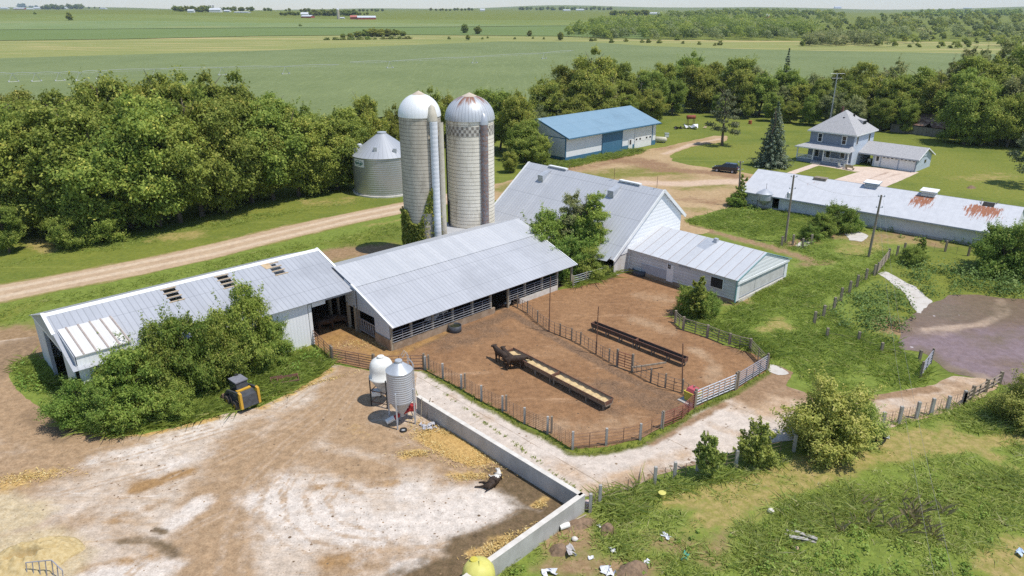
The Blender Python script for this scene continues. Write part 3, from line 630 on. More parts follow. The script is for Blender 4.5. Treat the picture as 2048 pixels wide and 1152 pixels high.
sheet('shaded_barn_floor', [tuple(F2W(*q)[:2]) for q in ((8.9, 55), (26.4, 55), (27, 57.2), (31, 56.2), (31.5, 48.3), (54.3, 48.3), (54.3, 62), (31.5, 66.5), (8.9, 66.5))], .030, m_shadefloor, .4, .1, .8, world=True)  # dark sheet painting the gloom under both shed roofs

# ------------------------------------------------------------------ big barn with the long sweeping roof
o = (59.7, 46.5)
bn = fthing('barn', 'tall white gabled barn with a long grey roof sweeping almost to the ground', 'barn', *o)
zb = lambda x: 2.3+.75*(x-59.5)
b = M(o); b.plate([(59.75, 46.5, 2.35), (62.3, 46.5, 2.35), (62.3, 46.5, 0), (72.2, 46.5, 0), (72.2, 46.5, 4.95), (67.9, 46.5, 8.5), (59.75, 46.5, 2.4)][::-1], .15); b.build('gable_wall', m_boards, bn)
b = M(o); b.box(59.75, 62.28, 46.42, 46.52, .02, 2.3); b.build('barn_door', m_vboards, bn)
b = M(o); b.box(67.62, 68.2, 46.40, 46.5, 7.1, 7.85); f = b.build('gable_vent', m_trim, bn)
b = M(o); b.box(67.68, 68.14, 46.38, 46.398, 7.17, 7.78); b.build('vent_opening', m_dark, f)
b = M(o); b.plate([(64.6, 46.46, 3.7), (67.5, 46.46, 4.7), (69.6, 46.46, 4.0), (69.6, 46.46, 4.85), (67.2, 46.46, 5.1), (64.6, 46.46, 4.3)][::-1], .03); b.build('flashing', m_galv, bn)
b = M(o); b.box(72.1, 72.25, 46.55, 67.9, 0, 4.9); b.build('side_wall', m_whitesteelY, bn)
b = M(o); b.plate([(60.4, 67.9, 0), (60.4, 67.9, 2.9), (67.9, 67.9, 8.5), (72.2, 67.9, 4.9), (72.2, 67.9, 0)], .15); b.build('gable_wall', m_boards, bn)
b = M(o); b.box(60.1, 60.25, 52, 67.9, 0, 2.6); b.build('side_wall', m_vboardsY, bn)
b = M(o); b.plate([(59.3, 46.15, zb(59.3)), (59.3, 68.2, zb(59.3)), (67.95, 68.2, zb(67.95)), (67.95, 46.15, zb(67.95))][::-1], .08); rf = b.build('roof', m_roofBarn, bn)
b = M(o); b.plate([(67.95, 46.15, zb(67.95)), (67.95, 68.2, zb(67.95)), (72.75, 68.2, 4.75), (72.75, 46.15, 4.75)][::-1], .08); b.build('back_roof', m_roofBarn, bn)
for (x0, z0, x1, z1) in ((59.25, zb(59.25), 67.95, zb(67.95)), (67.95, zb(67.95), 72.8, 4.72)):
    for y in (46.1, 68.25):
        b = M(o); b.beam((x0, y, z0-.08), (x1, y, z1-.08), .12, .34); b.build('rake_board', m_trim, bn)
for y0, y1 in ((61.3, 64.4), (49.5, 52.6)):
    b = M(o); b.beam((67.95, y0, 8.72), (67.95, y1, 8.72), .5, .16); b.build('ridge_cap', m_trim, bn)
for yc in (63.9, 52.2):
    xb0 = 65.75; z0 = zb(xb0)
    b = M(o); b.hexa([(xb0, yc-.45, z0-.05), (xb0+.05, yc-.45, z0-.05), (xb0+.05, yc+.45, z0-.05), (xb0, yc+.45, z0-.05), (xb0-.05, yc-.45, z0+.85), (xb0+1.6, yc-.42, zb(xb0+1.6)+.08), (xb0+1.6, yc+.42, zb(xb0+1.6)+.08), (xb0-.05, yc+.45, z0+.85)])
    b.build('roof_vent', m_galv, bn)
for y, h in ((60.8, 1.0), (53.5, 1.35), (47.2, 1.35)):
    b = M(o); b.tube([(67.95, y, 8.7), (67.95, y, 8.7+h)], .025, 5); b.lathe([(0, -.06), (.07, 0), (0, .06)], 8, (67.95, y, 8.7+h*.5)); b.build('lightning_rod', m_rust, bn)
b = M(o); b.plate([(58.6, 46.6, 2.05), (59.6, 46.6, 2.55), (59.6, 50.6, 2.55), (58.0, 50.6, 1.9)][::-1], .05); b.build('porch_roof', m_galv, bn)
b = M(o); b.box(58.9, 59.05, 48.2, 48.35, 0, 2.1); b.build('porch_post', m_woodpale, bn)

# ------------------------------------------------------------------ milk house
o = (62.4, 32.8)
mh = fthing('milk_house', 'low white clapboard lean building with rust seamed roof against the barn gable', 'outbuilding', *o)
b = M(o)
wx = [(62.4, 46.4), (62.4, 32.8)]
b.box(62.4, 62.55, 32.85, 46.35, .42, 2.85); b.build('front_wall', m_oldboards, mh)
b = M(o); b.box(62.34, 62.5, 32.85, 46.35, 0, .42); b.build('footing', m_concbrown, mh)
b = M(o); b.box(73.0, 73.15, 32.85, 46.35, 0, 2.4); b.build('back_wall', m_oldboards, mh)
b = M(o); b.plate([(62.5, 32.8, 2.35), (73.1, 32.8, 2.15), (73.1, 32.8, 2.35), (67.5, 32.8, 4.35), (62.5, 32.8, 2.7)][::-1], .12); b.build('gable_wall', m_boards, mh)
for x0, x1, nm, mt in ((62.4, 62.95, 'corner_post', m_trim), (72.5, 73.1, 'corner_post', m_trim)):
    b = M(o); b.box(x0, x1, 32.76, 32.95, .3, 2.3); b.build(nm, mt, mh)
b = M(o); b.box(62.95, 72.5, 32.74, 32.95, 0, .36); b.build('footing', m_conctop, mh)
m_paledoor = pmat('pale_door_panel', (.60, .58, .55), (.50, .48, .45), 1.2, .8)
for x0, x1 in ((63.0, 66.1), (66.16, 72.45)):
    b = M(o); b.box(x0, x1, 32.82, 32.9, .38, 2.22); d = b.build('end_door', m_paledoor, mh)
    b = M(o); b.box(x0, x1, 32.79, 32.818, .55, .62); b.box(x0, x1, 32.79, 32.818, 2.0, 2.06); b.build('door_rail', m_greysteel, d)
b = M(o); b.beam((62.3, 32.72, 2.3), (73.2, 32.72, 2.2), .14, .24); b.build('header_board', m_trim, mh)
b = M(o); b.box(67.1, 67.75, 32.74, 32.8, 2.9, 3.75); b.build('gable_vent', m_greysteel, mh)
zm = lambda x: 2.85+.305*(x-62.4)
b = M(o); b.plate([(62.0, 32.62, zm(62.0)), (62.0, 46.36, zm(62.0)+.1), (67.5, 46.36, 4.5), (67.5, 32.62, 4.42)][::-1], .06); b.build('roof', m_roofMilk, mh)
b = M(o); b.plate([(67.5, 32.62, 4.42), (67.5, 46.36, 4.5), (73.5, 46.36, 2.45), (73.5, 32.62, 2.35)][::-1], .06); b.build('back_roof', m_roofMilk, mh)
b = M(o); b.beam((62.0, 32.6, zm(62.0)-.02), (67.5, 32.6, 4.4), .05, .08); b.beam((67.5, 32.6, 4.4), (73.5, 32.6, 2.35), .05, .08); b.build('rake_edge', m_teal, mh)
b = M(o); b.plate([(65.3, 38.6, zm(65.3)+.05), (65.3, 39.9, zm(65.3)+.05), (67.4, 39.6, 4.5), (67.4, 38.2, 4.5)][::-1], .03); b.box(66.9, 67.3, 38.2, 38.6, 4.2, 4.75); b.build('roof_patch', m_galv, mh)
b = M(o); b.box(62.33, 62.4, 40.35, 41.2, .3, 2.25); d = b.build('door', m_trim, mh)
b = M(o)
for i in range(2):
    for j in range(2): b.box(62.30, 62.328, 40.72+i*.2, 40.88+i*.2, 1.78+j*.25, 1.98+j*.25)
b.build('door_pane', m_glass, d)
b = M(o); b.box(62.36, 62.4, 41.2, 44.6, .5, 1.45); b.build('grey_patch', m_greysteel, mh)
b = M(o); b.box(62.34, 62.4, 34.3, 35.85, 1.15, 2.35); wn = b.build('window', m_trim, mh)
b = M(o); b.box(62.31, 62.338, 34.4, 35.75, 1.23, 2.27); b.build('window_opening', m_dark, wn)
b = M(o); b.beam((62.36, 39.8, 2.38), (62.36, 38.3, 2.38), .05, .14); b.build('sign_board', m_greysteel, mh)
b = M(o); b.beam((62.36, 32.82, .2), (62.36, 32.82, 2.7), .12, .12); b.build('corner_trim', m_teal, mh)

# ------------------------------------------------------------------ blue roofed machine shed
o = (102.85, 93.3)
bs = fthing('machine_shed', 'white machine shed with bright blue roof and blue wainscot at the wood edge', 'shed', *o)
zs = lambda y: 4.82+.335*(y-92.38)
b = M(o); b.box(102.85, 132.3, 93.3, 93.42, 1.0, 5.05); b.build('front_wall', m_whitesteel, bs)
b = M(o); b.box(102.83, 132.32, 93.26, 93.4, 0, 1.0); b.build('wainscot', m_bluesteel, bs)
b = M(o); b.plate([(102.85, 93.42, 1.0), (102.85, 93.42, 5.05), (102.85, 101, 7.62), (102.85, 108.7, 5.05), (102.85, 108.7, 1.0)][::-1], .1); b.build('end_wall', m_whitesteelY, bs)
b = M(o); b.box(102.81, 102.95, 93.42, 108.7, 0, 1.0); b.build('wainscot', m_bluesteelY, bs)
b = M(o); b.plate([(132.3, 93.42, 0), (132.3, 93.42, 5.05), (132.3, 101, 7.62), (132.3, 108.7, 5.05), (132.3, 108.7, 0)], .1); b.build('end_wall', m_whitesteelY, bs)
b = M(o); b.box(102.9, 132.3, 108.6, 108.7, 0, 5.0); b.build('back_wall', m_whitesteel, bs)
b = M(o); b.plate([(102.7, 92.36, zs(92.36)), (132.8, 92.36, zs(92.36)), (132.8, 101, zs(101)), (102.7, 101, zs(101))], .08); b.build('roof', m_blueroof, bs)
b = M(o); b.plate([(102.7, 101, zs(101)), (132.8, 101, zs(101)), (132.8, 109.64, zs(92.36)), (102.7, 109.64, zs(92.36))], .08); b.build('back_roof', m_blueroof, bs)
b = M(o); b.beam((102.66, 92.34, zs(92.36)-.1), (102.66, 101, zs(101)-.1), .1, .24); b.beam((102.66, 101, zs(101)-.1), (102.66, 109.64, zs(92.36)-.1), .1, .24); b.build('rake_trim', m_bluesteelY, bs)
b = M(o); b.beam((102.7, 92.32, zs(92.36)-.12), (132.8, 92.32, zs(92.36)-.12), .08, .2); b.build('fascia', m_bluesteel, bs)
b = M(o); b.box(113.95, 120.3, 93.12, 93.25, .05, 4.4); d = b.build('sliding_door', m_bluesteel, bs)
b = M(o); b.box(113.85, 113.97, 93.08, 93.25, .05, 4.45); b.box(120.2, 120.34, 93.08, 93.25, .05, 4.45); b.build('door_edge', m_bluesteel, d)
for y0, y1, mt in ((97.8, 102.2, m_bluesteelY), (102.35, 106.5, m_bluesteelY)):
    b = M(o); b.box(102.7, 102.8, y0, y1, .05, 4.55); b.build('sliding_door', mt, bs)
b = M(o); b.box(102.68, 102.8, 102.2, 102.35, .05, 4.55); b.box(102.68, 102.8, 97.68, 97.8, .05, 4.55); b.build('door_edge', m_trim, bs)
b = M(o); b.box(102.74, 102.84, 93.4, 106.6, 4.56, 4.72); b.build('door_track', m_bluesteelY, bs)
b = M(o); b.box(102.78, 103.0, 93.2, 93.38, 0, 5.05); b.build('corner_trim', m_bluesteel, bs)
b = M(o); b.box(122.6, 124.0, 93.2, 93.25, .05, 2.2); d = b.build('walk_door', m_trim, bs)
b = M(o); b.box(122.95, 123.5, 93.17, 93.198, 1.1, 2.05); b.build('door_pane', m_glass, d)
b = M(o); b.box(124.7, 130.7, 93.18, 93.25, .05, 4.3); d = b.build('overhead_door', m_trim, bs)
b = M(o)
for x in (125.0, 126.3, 128.6, 129.9): b.box(x, x+.55, 93.15, 93.178, 1.75, 2.1)
b.build('door_pane', m_glass, d)
b = M(o)
for z in (1.45, 2.4, 3.35): b.box(124.72, 130.68, 93.168, 93.179, z, z+.03)
b.build('panel_seam', m_greysteel, d)
b = M(o); b.box(130.75, 131.05, 93.15, 93.25, .05, 4.4); b.build('door_trim', m_bluesteel, bs)
# ------------------------------------------------------------------ farmhouse
m_shingle = pmat('grey_shingle', (.43, .42, .42), (.33, .325, .33), 5, .9, lo=.4, hi=.6, bmp=.3)
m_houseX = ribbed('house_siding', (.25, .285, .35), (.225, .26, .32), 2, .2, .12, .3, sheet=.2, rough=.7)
m_houseL = ribbed('house_siding_sunlit', (.50, .56, .64), (.46, .52, .60), 2, .2, .12, .3, sheet=.2, rough=.7)  # sunlit copy of the siding, the sun's brightness put into its colour
o = (139.7, 53.4)
hs = fthing('farmhouse', 'square two storey blue grey farmhouse with hipped shingle roof and front porch', 'house', *o)
hx0, hx1, hy0, hy1 = 139.8, 149.2, 53.5, 62.0
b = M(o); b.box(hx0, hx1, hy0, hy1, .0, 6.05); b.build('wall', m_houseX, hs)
b = M(o); b.box(hx0+.02, hx1, hy0-.02, hy0-.002, 0, 6.0); b.build('side_wall', m_houseL, hs)  # plate over the sunlit side, painted paler than the other walls
b = M(o); e = .5; zc = 5.95
A_, B_, C_, D_ = (hx0-e, hy0-e, zc), (hx1+e, hy0-e, zc), (hx1+e, hy1+e, zc), (hx0-e, hy1+e, zc)
T1, T2 = (144.1, 57.75, 9.7), (144.9, 57.75, 9.7)
b.face([A_, D_, T1]); b.face([B_, A_, T1, T2]); b.face([C_, B_, T2]); b.face([D_, C_, T2, T1]); b.face([D_, A_, B_, C_])
rf = b.build('roof', m_shingle, hs)
b = M(o); b.box(hx0-e-.03, hx1+e+.03, hy0-e-.03, hy0-e, zc-.22, zc-.01); b.box(hx0-e-.03, hx0-e, hy0-e, hy1+e, zc-.22, zc-.01); b.build('eave_fascia', m_trim, rf)
b = M(o); b.hexa([(145.4, 54.6, 6.9), (147.1, 54.6, 6.9), (147.1, 56.4, 7.7), (145.4, 56.4, 7.7), (145.4, 54.6, 7.9), (147.1, 54.6, 7.9), (147.1, 56.9, 8.35), (145.4, 56.9, 8.35)]); d = b.build('dormer', m_shingle, rf)
b = M(o); b.box(145.5, 147.0, 54.53, 54.59, 7.05, 7.8); b.build('dormer_window', m_glass, d)
for q in ((142.6, 57.2, 8.35), (145.2, 56.4, 8.75)):
    b = M(o); b.box(q[0]-.15, q[0]+.15, q[1]-.15, q[1]+.15, q[2]-.3, q[2]+.25); b.build('roof_vent', m_black, rf)
b = M(o); b.box(145.0, 145.35, 58.6, 58.95, 9.0, 10.2); b.build('chimney', m_rust, rf)
for y in (60.0, 55.35):
    b = M(o); b.box(hx0-.06, hx0-.002, y-.5, y+.5, 3.85, 5.55); wn = b.build('window', m_trim, hs)
    b = M(o); b.box(hx0-.09, hx0-.062, y-.34, y+.34, 4.0, 4.68); b.box(hx0-.09, hx0-.062, y-.34, y+.34, 4.74, 5.4); b.build('pane', m_glass, wn)
for x in (141.2, 146.8):
    b = M(o); b.box(x-.45, x+.45, hy0-.08, hy0-.022, 3.9, 5.5); wn = b.build('window', m_trim, hs)
    b = M(o); b.box(x-.32, x+.32, hy0-.11, hy0-.082, 4.02, 5.38); b.build('pane', m_glass, wn)
for y, z0, z1, nm in ((60.2, .9, 2.6, 'window'), (55.2, 1.2, 2.5, 'window'), (58.0, .55, 2.65, 'front_door')):
    b = M(o); b.box(hx0-.06, hx0-.002, y-.5, y+.5, z0, z1); wn = b.build(nm, m_trim, hs)
    b = M(o); b.box(hx0-.09, hx0-.062, y-.36, y+.36, z0+.14+(.3 if 'door' in nm else 0), z1-.14); b.build('pane', m_glass, wn)
# porch
pr = M(o); pr.box(137.75, 139.78, 53.4, 63.2, .0, .55); pr.build('porch_floor', m_houseX, hs)
b = M(o); zf, zt = 2.95, 3.75
P1, P2, P3, P4 = (137.4, 52.95, zf), (139.75, 52.95, zf+.05), (139.75, 53.6, zt), (139.75, 61.8, zt)
P5, P6 = (137.4, 63.7, zf), (139.75, 63.7, zf)
b.face([P1, P5, P4, P3]); b.face([P2, P1, P3]); b.face([P5, P6, P4]); b.face([P1, P2, P6, P5]); pf = b.build('porch_roof', m_shingle, hs)
b = M(o); b.box(137.36, 137.4, 52.9, 63.75, zf-.2, zf-.01); b.build('porch_fascia', m_trim, pf)
for y in (63.3, 60.1, 58.1, 53.4):
    b = M(o); b.box(137.85, 138.05, y-.1, y+.1, .56, 2.9); b.build('porch_post', m_trim, hs)
for y0, y1 in ((60.25, 63.15), (53.55, 57.95)):
    b = M(o); b.box(137.92, 137.98, y0, y1, 1.35, 1.43); b.box(137.92, 137.98, y0, y1, .64, .72)
    n = int((y1-y0)/.22)
    for k in range(n): yy = y0+(k+.5)*(y1-y0)/n; b.box(137.93, 137.97, yy-.04, yy+.04, .721, 1.349)
    b.build('porch_railing', m_trim, hs)
b = M(o); b.box(137.2, 137.74, 58.2, 60.0, 0, .36); b.box(136.8, 137.19, 58.2, 60.0, 0, .18); b.build('porch_step', m_concw, hs)
# attached garage with carport
o2 = (143.2, 42.95)
ga = fthing('attached_garage', 'low double garage with a gabled shingle roof joined to the blue grey farmhouse', 'garage', *o2)
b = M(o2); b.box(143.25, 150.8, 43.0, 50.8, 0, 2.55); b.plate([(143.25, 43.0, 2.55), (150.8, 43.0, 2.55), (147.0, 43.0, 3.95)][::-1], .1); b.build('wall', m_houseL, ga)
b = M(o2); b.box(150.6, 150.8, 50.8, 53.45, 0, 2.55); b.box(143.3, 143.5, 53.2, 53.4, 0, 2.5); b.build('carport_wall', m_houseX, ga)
b = M(o2); zg = lambda x: 4.05-.40*abs(x-147.0)
b.plate([(142.7, 42.6, zg(142.7)), (142.7, 53.9, zg(142.7)), (147, 53.45, 4.05), (147, 42.6, 4.05)][::-1], .1); b.plate([(147, 42.6, 4.05), (147, 53.45, 4.05), (151.4, 53.45, zg(151.4)), (151.4, 42.6, zg(151.4))][::-1], .1)
rf = b.build('roof', m_shingle, ga)
b = M(o2); b.beam((142.65, 42.56, zg(142.7)-.1), (147, 42.56, 3.95), .06, .2); b.beam((147, 42.56, 3.95), (151.45, 42.56, zg(151.4)-.1), .06, .2); b.build('rake_trim', m_trim, rf)
b = M(o2); b.box(142.64, 142.69, 42.6, 53.6, zg(142.7)-.24, zg(142.7)-.04); b.build('eave_fascia', m_greysteel, rf)
for y0, y1 in ((46.25, 49.2), (43.2, 46.0)):
    b = M(o2); b.box(143.17, 143.24, y0, y1, .03, 2.25); d = b.build('garage_door', m_trim, ga)
    b = M(o2)
    for k in range(4): yy = y0+(k+.5)*(y1-y0)/4; b.box(143.14, 143.168, yy-.2, yy+.2, 1.85, 2.02)
    b.build('door_pane', m_glass, d)
b = M(o2); b.box(143.17, 143.24, 49.45, 50.4, .03, 2.15); d = b.build('side_door', m_trim, ga)
b = M(o2); b.box(143.14, 143.168, 49.7, 50.15, 1.1, 1.95); b.build('door_pane', m_glass, d)
b = M(o2); b.box(147.2, 148.0, 42.93, 42.99, 1.2, 1.75); b.build('window', m_glass, ga)
b = M(o2); b.box(142.95, 143.24, 43.0, 43.15, 0, 2.4); b.build('corner_trim', m_houseX, ga)

# ------------------------------------------------------------------ long rusty roofed shed
A5 = R(5)
rs = thing('poultry_shed', 'very long low white shed with rust streaks below its ridge vents', 'shed', F2W(98.8, 53.0), TH+A5)
m_rusty, nt, b_ = nodes('rust_streaked_roof'); co = coords(nt)
ra = attr(nt, 'rust'); n1 = noise(nt, co, 1., 6, .8, stretch=(.45, 4.2, 1)); n2 = noise(nt, co, 1.1, 5, .7)
rf_ = sstep(nt, math_(nt, 'ADD', math_(nt, 'SUBTRACT', ra, math_(nt, 'MULTIPLY', math_(nt, 'LESS_THAN', ra, .12), 2.)), math_(nt, 'MULTIPLY', math_(nt, 'SUBTRACT', n1, .5), 3.2)), .50, .60)
base = mix(nt, sstep(nt, n2, .3, .7), (.56, .565, .585), (.49, .495, .515))
sx = add(nt, 'ShaderNodeSeparateXYZ'); lk(nt, co, sx.inputs[0])
ln = math_(nt, 'LESS_THAN', math_(nt, 'FRACT', math_(nt, 'DIVIDE', math_(nt, 'ADD', sx.outputs[1], 100.), .7)), .09)
base = mix(nt, math_(nt, 'MULTIPLY', ln, .16), base, (.35, .35, .37))
lk(nt, mix(nt, rf_, base, mix(nt, sstep(nt, noise(nt, co, 6, 4), .4, .6), (.36, .13, .055), (.26, .10, .05))), b_.inputs['Base Color']); b_.inputs['Roughness'].default_value = .55
W_, L_ = 11.2, 34.8
zp = lambda x: 2.3+.41*min(x, W_-x)
xs = np.linspace(-.35, W_/2, 25); ys = np.linspace(.3, -L_, 141); Xr, Yr = np.meshgrid(xs, ys, indexing='ij')
ru = np.zeros(Xr.shape)
for (yc, wd, x0, x1, k) in ((-9.3, 1.9, 2.8, 4.7, .68), (-16.7, 1.4, 3.4, 5.5, .62), (-23.6, 2.0, 1.3, 5.4, .92), (-30.8, 2.9, 1.0, 5.0, .95), (-34.3, .8, 2, 4, .45)):
    f = np.clip((1-np.abs(Yr-yc)/wd)*1.6, 0, 1)*np.clip((Xr-x0)/2.4, 0, 1)*np.clip((x1-Xr)/.5, 0, 1)
    ru = np.maximum(ru, np.where(f > .02, f*k*.88, 0)-.25*(f < .02)*0)
ii = np.arange(Xr.size).reshape(Xr.shape); Q = np.stack([ii[:-1, :-1], ii[:-1, 1:], ii[1:, 1:], ii[1:, :-1]], -1).reshape(-1, 4)
roof = bpy.data.objects.new('roof', fastmesh('roof', np.stack([Xr.ravel(), Yr.ravel(), np.vectorize(zp)(Xr).ravel()], 1), Q, {'rust': ru.ravel()}, [m_rusty])); C.objects.link(roof); roof.parent = rs
b = M(); b.plate([(W_/2, .3, zp(W_/2)), (W_/2, -L_, zp(W_/2)), (W_+.3, -L_, 2.17), (W_+.3, .3, 2.17)][::-1], .05); b.build('back_roof', m_roofB, rs)
m_shedwall = pmat('white_shed_wall', (.66, .67, .70), (.57, .58, .61), .8, .8, stretch=(1, 1, 2))
segs = [(0.0, -4.75), (-5.75, -16.1), (-16.55, -L_+.2)]
for y0, y1 in segs:
    b = M(); b.box(.15, .3, y1, y0, 0, 2.2); b.build('front_wall', m_shedwall, rs)
b = M(); b.box(.1, .3, -L_+.2, 0, 0, .3); b.build('footing', m_concw, rs)
b = M(); b.box(W_-.3, W_-.15, -L_+.2, 0, 0, 2.2); b.build('back_wall', m_shedwall, rs)
for y in (0, -L_+.3):
    b = M(); b.plate([(.15, y, 0), (.15, y, 2.3), (W_/2, y, 4.5), (W_-.15, y, 2.3), (W_-.15, y, 0)], .12); b.build('end_wall', m_shedwall, rs)
b = M(); b.beam((-.38, .3, 2.08), (-.38, -L_, 2.08), .06, .18); b.build('eave_fascia', m_greysteel, rs)
for y, kind in ((-9.45, 0), (-16.6, 1), (-23.9, 2), (-31.0, 3)):
    b = M()
    if kind == 0: b.box(4.9, 6.1, y-.9, y+.9, 4.2, 4.72); b.build('broken_vent', m_wood, rs)
    elif kind == 3:
        b.hexa([(4.7, y-.65, zp(4.7)+.03), (5.5, y-.65, zp(5.5)+.03), (5.5, y+.65, zp(5.5)+.03), (4.7, y+.65, zp(4.7)+.03), (4.7, y-.65, zp(4.7)+.06), (5.5, y-.65, zp(5.5)+.06), (5.5, y+.65, zp(5.5)+.06), (4.7, y+.65, zp(4.7)+.06)]); b.build('vent_hole', m_dark, rs)
        b = M(); b.beam((4.9, y+.8, 4.3), (5.5, y+.9, 4.95), .08, .05); b.beam((5.4, y-.7, 4.5), (5.6, y-1.0, 5.0), .08, .05); b.build('vent_splinter', m_wood, rs)
    else:
        b.box(4.95, 6.25, y-.85, y+.85, 4.1, 4.95); v = b.build('ridge_vent', m_galv if kind == 1 else m_whiteplastic, rs)
        b = M(); b.box(4.9, 6.3, y-.9, y+.9, 4.62, 4.68); b.build('louvre', m_greysteel, v)
        b = M(); b.plate([(4.75, y-1.05, 5.05), (6.45, y-1.05, 5.2), (6.45, y+1.05, 5.2), (4.75, y+1.05, 5.05)], .1); b.build('vent_lid', m_bluesteel if kind == 1 else m_trim, v)
        if kind == 1:
            b = M(); b.plate([(4.75, y-1.05, 5.06), (6.45, y-1.05, 5.21), (6.45, y+1.05, 5.21), (4.75, y+1.05, 5.06)], .02); b.build('lid_top', m_trim, v)

# ------------------------------------------------------------------ concrete stave silos
def stavemat(name, c1, c2, stain, hoop=.42, rings=80):
    m, nt, b = nodes(name); co = coords(nt); sx = add(nt, 'ShaderNodeSeparateXYZ'); lk(nt, co, sx.inputs[0])
    z = sx.outputs[2]; an = math_(nt, 'MULTIPLY', math_(nt, 'ARCTAN2', sx.outputs[1], sx.outputs[0]), rings/(2*math.pi))
    fz = math_(nt, 'FRACT', math_(nt, 'DIVIDE', z, hoop)); hl = math_(nt, 'LESS_THAN', fz, .13)
    va = math_(nt, 'LESS_THAN', math_(nt, 'FRACT', math_(nt, 'ADD', an, 100.)), .09)
    wn = add(nt, 'ShaderNodeTexWhiteNoise', noise_dimensions='2D'); cb = add(nt, 'ShaderNodeCombineXYZ')
    fa = math_(nt, 'FLOOR', math_(nt, 'ADD', an, 100.))
    lk(nt, fa, cb.inputs[0]); lk(nt, math_(nt, 'FLOOR', math_(nt, 'ADD', math_(nt, 'DIVIDE', z, .76), math_(nt, 'MULTIPLY', math_(nt, 'MODULO', fa, 2.), .5))), cb.inputs[1]); lk(nt, cb.outputs[0], wn.inputs['Vector'])
    big = noise(nt, co, .25, 6, .7, stretch=(1, 1, .6)); f = math_(nt, 'ADD', math_(nt, 'MULTIPLY', wn.outputs[0], .35), math_(nt, 'MULTIPLY', big, .7))
    col = mix(nt, sstep(nt, f, .3, .8), c1, c2)
    s2 = noise(nt, co, .5, 6, .75, stretch=(1.5, 1.5, .35)); top = sstep(nt, z, 10., 17.)
    col = mix(nt, math_(nt, 'MULTIPLY', sstep(nt, math_(nt, 'ADD', s2, math_(nt, 'MULTIPLY', top, .1)), .55, .72), .8), col, stain)
    col = mix(nt, math_(nt, 'MULTIPLY', va, .22), col, (.16, .14, .11)); col = mix(nt, math_(nt, 'MULTIPLY', hl, .75), col, (.10, .085, .07))
    lk(nt, col, b.inputs['Base Color']); b.inputs['Roughness'].default_value = .9
    return m
m_staveA = stavemat('stave_concrete_brown', (.56, .50, .40), (.46, .405, .315), (.26, .22, .165))
m_staveB = stavemat('stave_concrete_cream', (.88, .81, .68), (.80, .73, .60), (.42, .37, .28), .44)
def domemat(name, c, rust=None, seams=40, dark=.3):
    m, nt, b = nodes(name); co = coords(nt); sx = add(nt, 'ShaderNodeSeparateXYZ'); lk(nt, co, sx.inputs[0])
    an = math_(nt, 'MULTIPLY', math_(nt, 'ARCTAN2', sx.outputs[1], sx.outputs[0]), seams/(2*math.pi))
    ln = math_(nt, 'LESS_THAN', math_(nt, 'FRACT', math_(nt, 'ADD', an, 100.)), .14)
    col = mix(nt, math_(nt, 'MULTIPLY', ln, dark), c, tuple(v*.3 for v in c))
    if rust:
        cb = add(nt, 'ShaderNodeCombineXYZ'); lk(nt, math_(nt, 'MULTIPLY', an, .35), cb.inputs[0]); lk(nt, math_(nt, 'MULTIPLY', sx.outputs[2], .25), cb.inputs[1])
        n = noise(nt, cb.outputs[0], 1.2, 5, .7); zt = sstep(nt, sx.outputs[2], 1.2, 2.7)
        col = mix(nt, sstep(nt, math_(nt, 'ADD', n, math_(nt, 'MULTIPLY', zt, .22)), .6, .75), col, rust)
    lk(nt, col, b.inputs['Base Color']); b.inputs['Roughness'].default_value = .45; b.inputs['Metallic'].default_value = .15
    return m
m_domeW = domemat('white_dome', (.82, .82, .81), None, 34, .15); m_domeG = domemat('galvanised_dome', (.50, .52, .55), (.27, .13, .08), 44, .55)
m_cap = pmat('weathered_cap', (.55, .47, .38), (.46, .38, .30), 3, .7)
m_chute = ribbed('white_chute', (.74, .75, .77), (.66, .67, .69), 2, .5, .1, .25, sheet=.5, rough=.5); m_chuteG = ribbed('rusty_chute', (.27, .27, .29), (.20, .19, .20), 2, .6, .1, .3, sheet=.6, rough=.6, stain=(.27, .12, .06), stain_amt=.75)
m_chk1 = pmat('checker_dark', (.27, .24, .205), None, 2); m_chk2 = pmat('checker_pale', (.64, .60, .52), None, 2)
def dome(name, r, h, mt, parent, z):
    b = M(); pf = [(r*1.02*math.cos(a), h*math.sin(a)) for a in np.linspace(0, 1.27, 12)]
    b.lathe(pf, 64, (0, 0, 0)); d = b.build(name, mt, parent, True); d.location = (0, 0, z)
    b = M(); b.lathe([(pf[-1][0]*1.04, pf[-1][1]), (0, pf[-1][1]+.42)], 32); c = b.build('dome_cap', m_cap, d)
    return d
m_cream = pmat('cream_hood', (.58, .53, .43), (.50, .45, .36), 2, .6)
# silo with white dome
q = gp(852, 511)
s1 = thing('silo', 'brownish concrete stave silo with bright white dome and ivy climbing its base', 'silo', q)
b = M(); b.lathe([(2.36, 0), (2.36, 16.75)], 64); b.build('stave_wall', m_staveA, s1, True)
dome('dome', 2.38, 2.45, m_domeW, s1, 16.75)
b = M(); b.lathe([(.46, 0), (.46, 16.4)], 16, (1.75, -1.98, 0), a0=R(-150), a1=R(70)); b.build('chute', m_chute, s1, True)
b = M(); b.lathe([(.36, 0), (.36, 16.2)], 12, (2.42, -1.25, 0), a0=R(-120), a1=R(90)); b.build('side_pipe', m_cream, s1, True)
b = M(); b.lathe([(.62, 0), (.6, .5), (.35, 1.5), (0, 1.85)], 16, (1.6, -1.75, 16.4)); b.build('chute_hood', m_cream, s1, True)
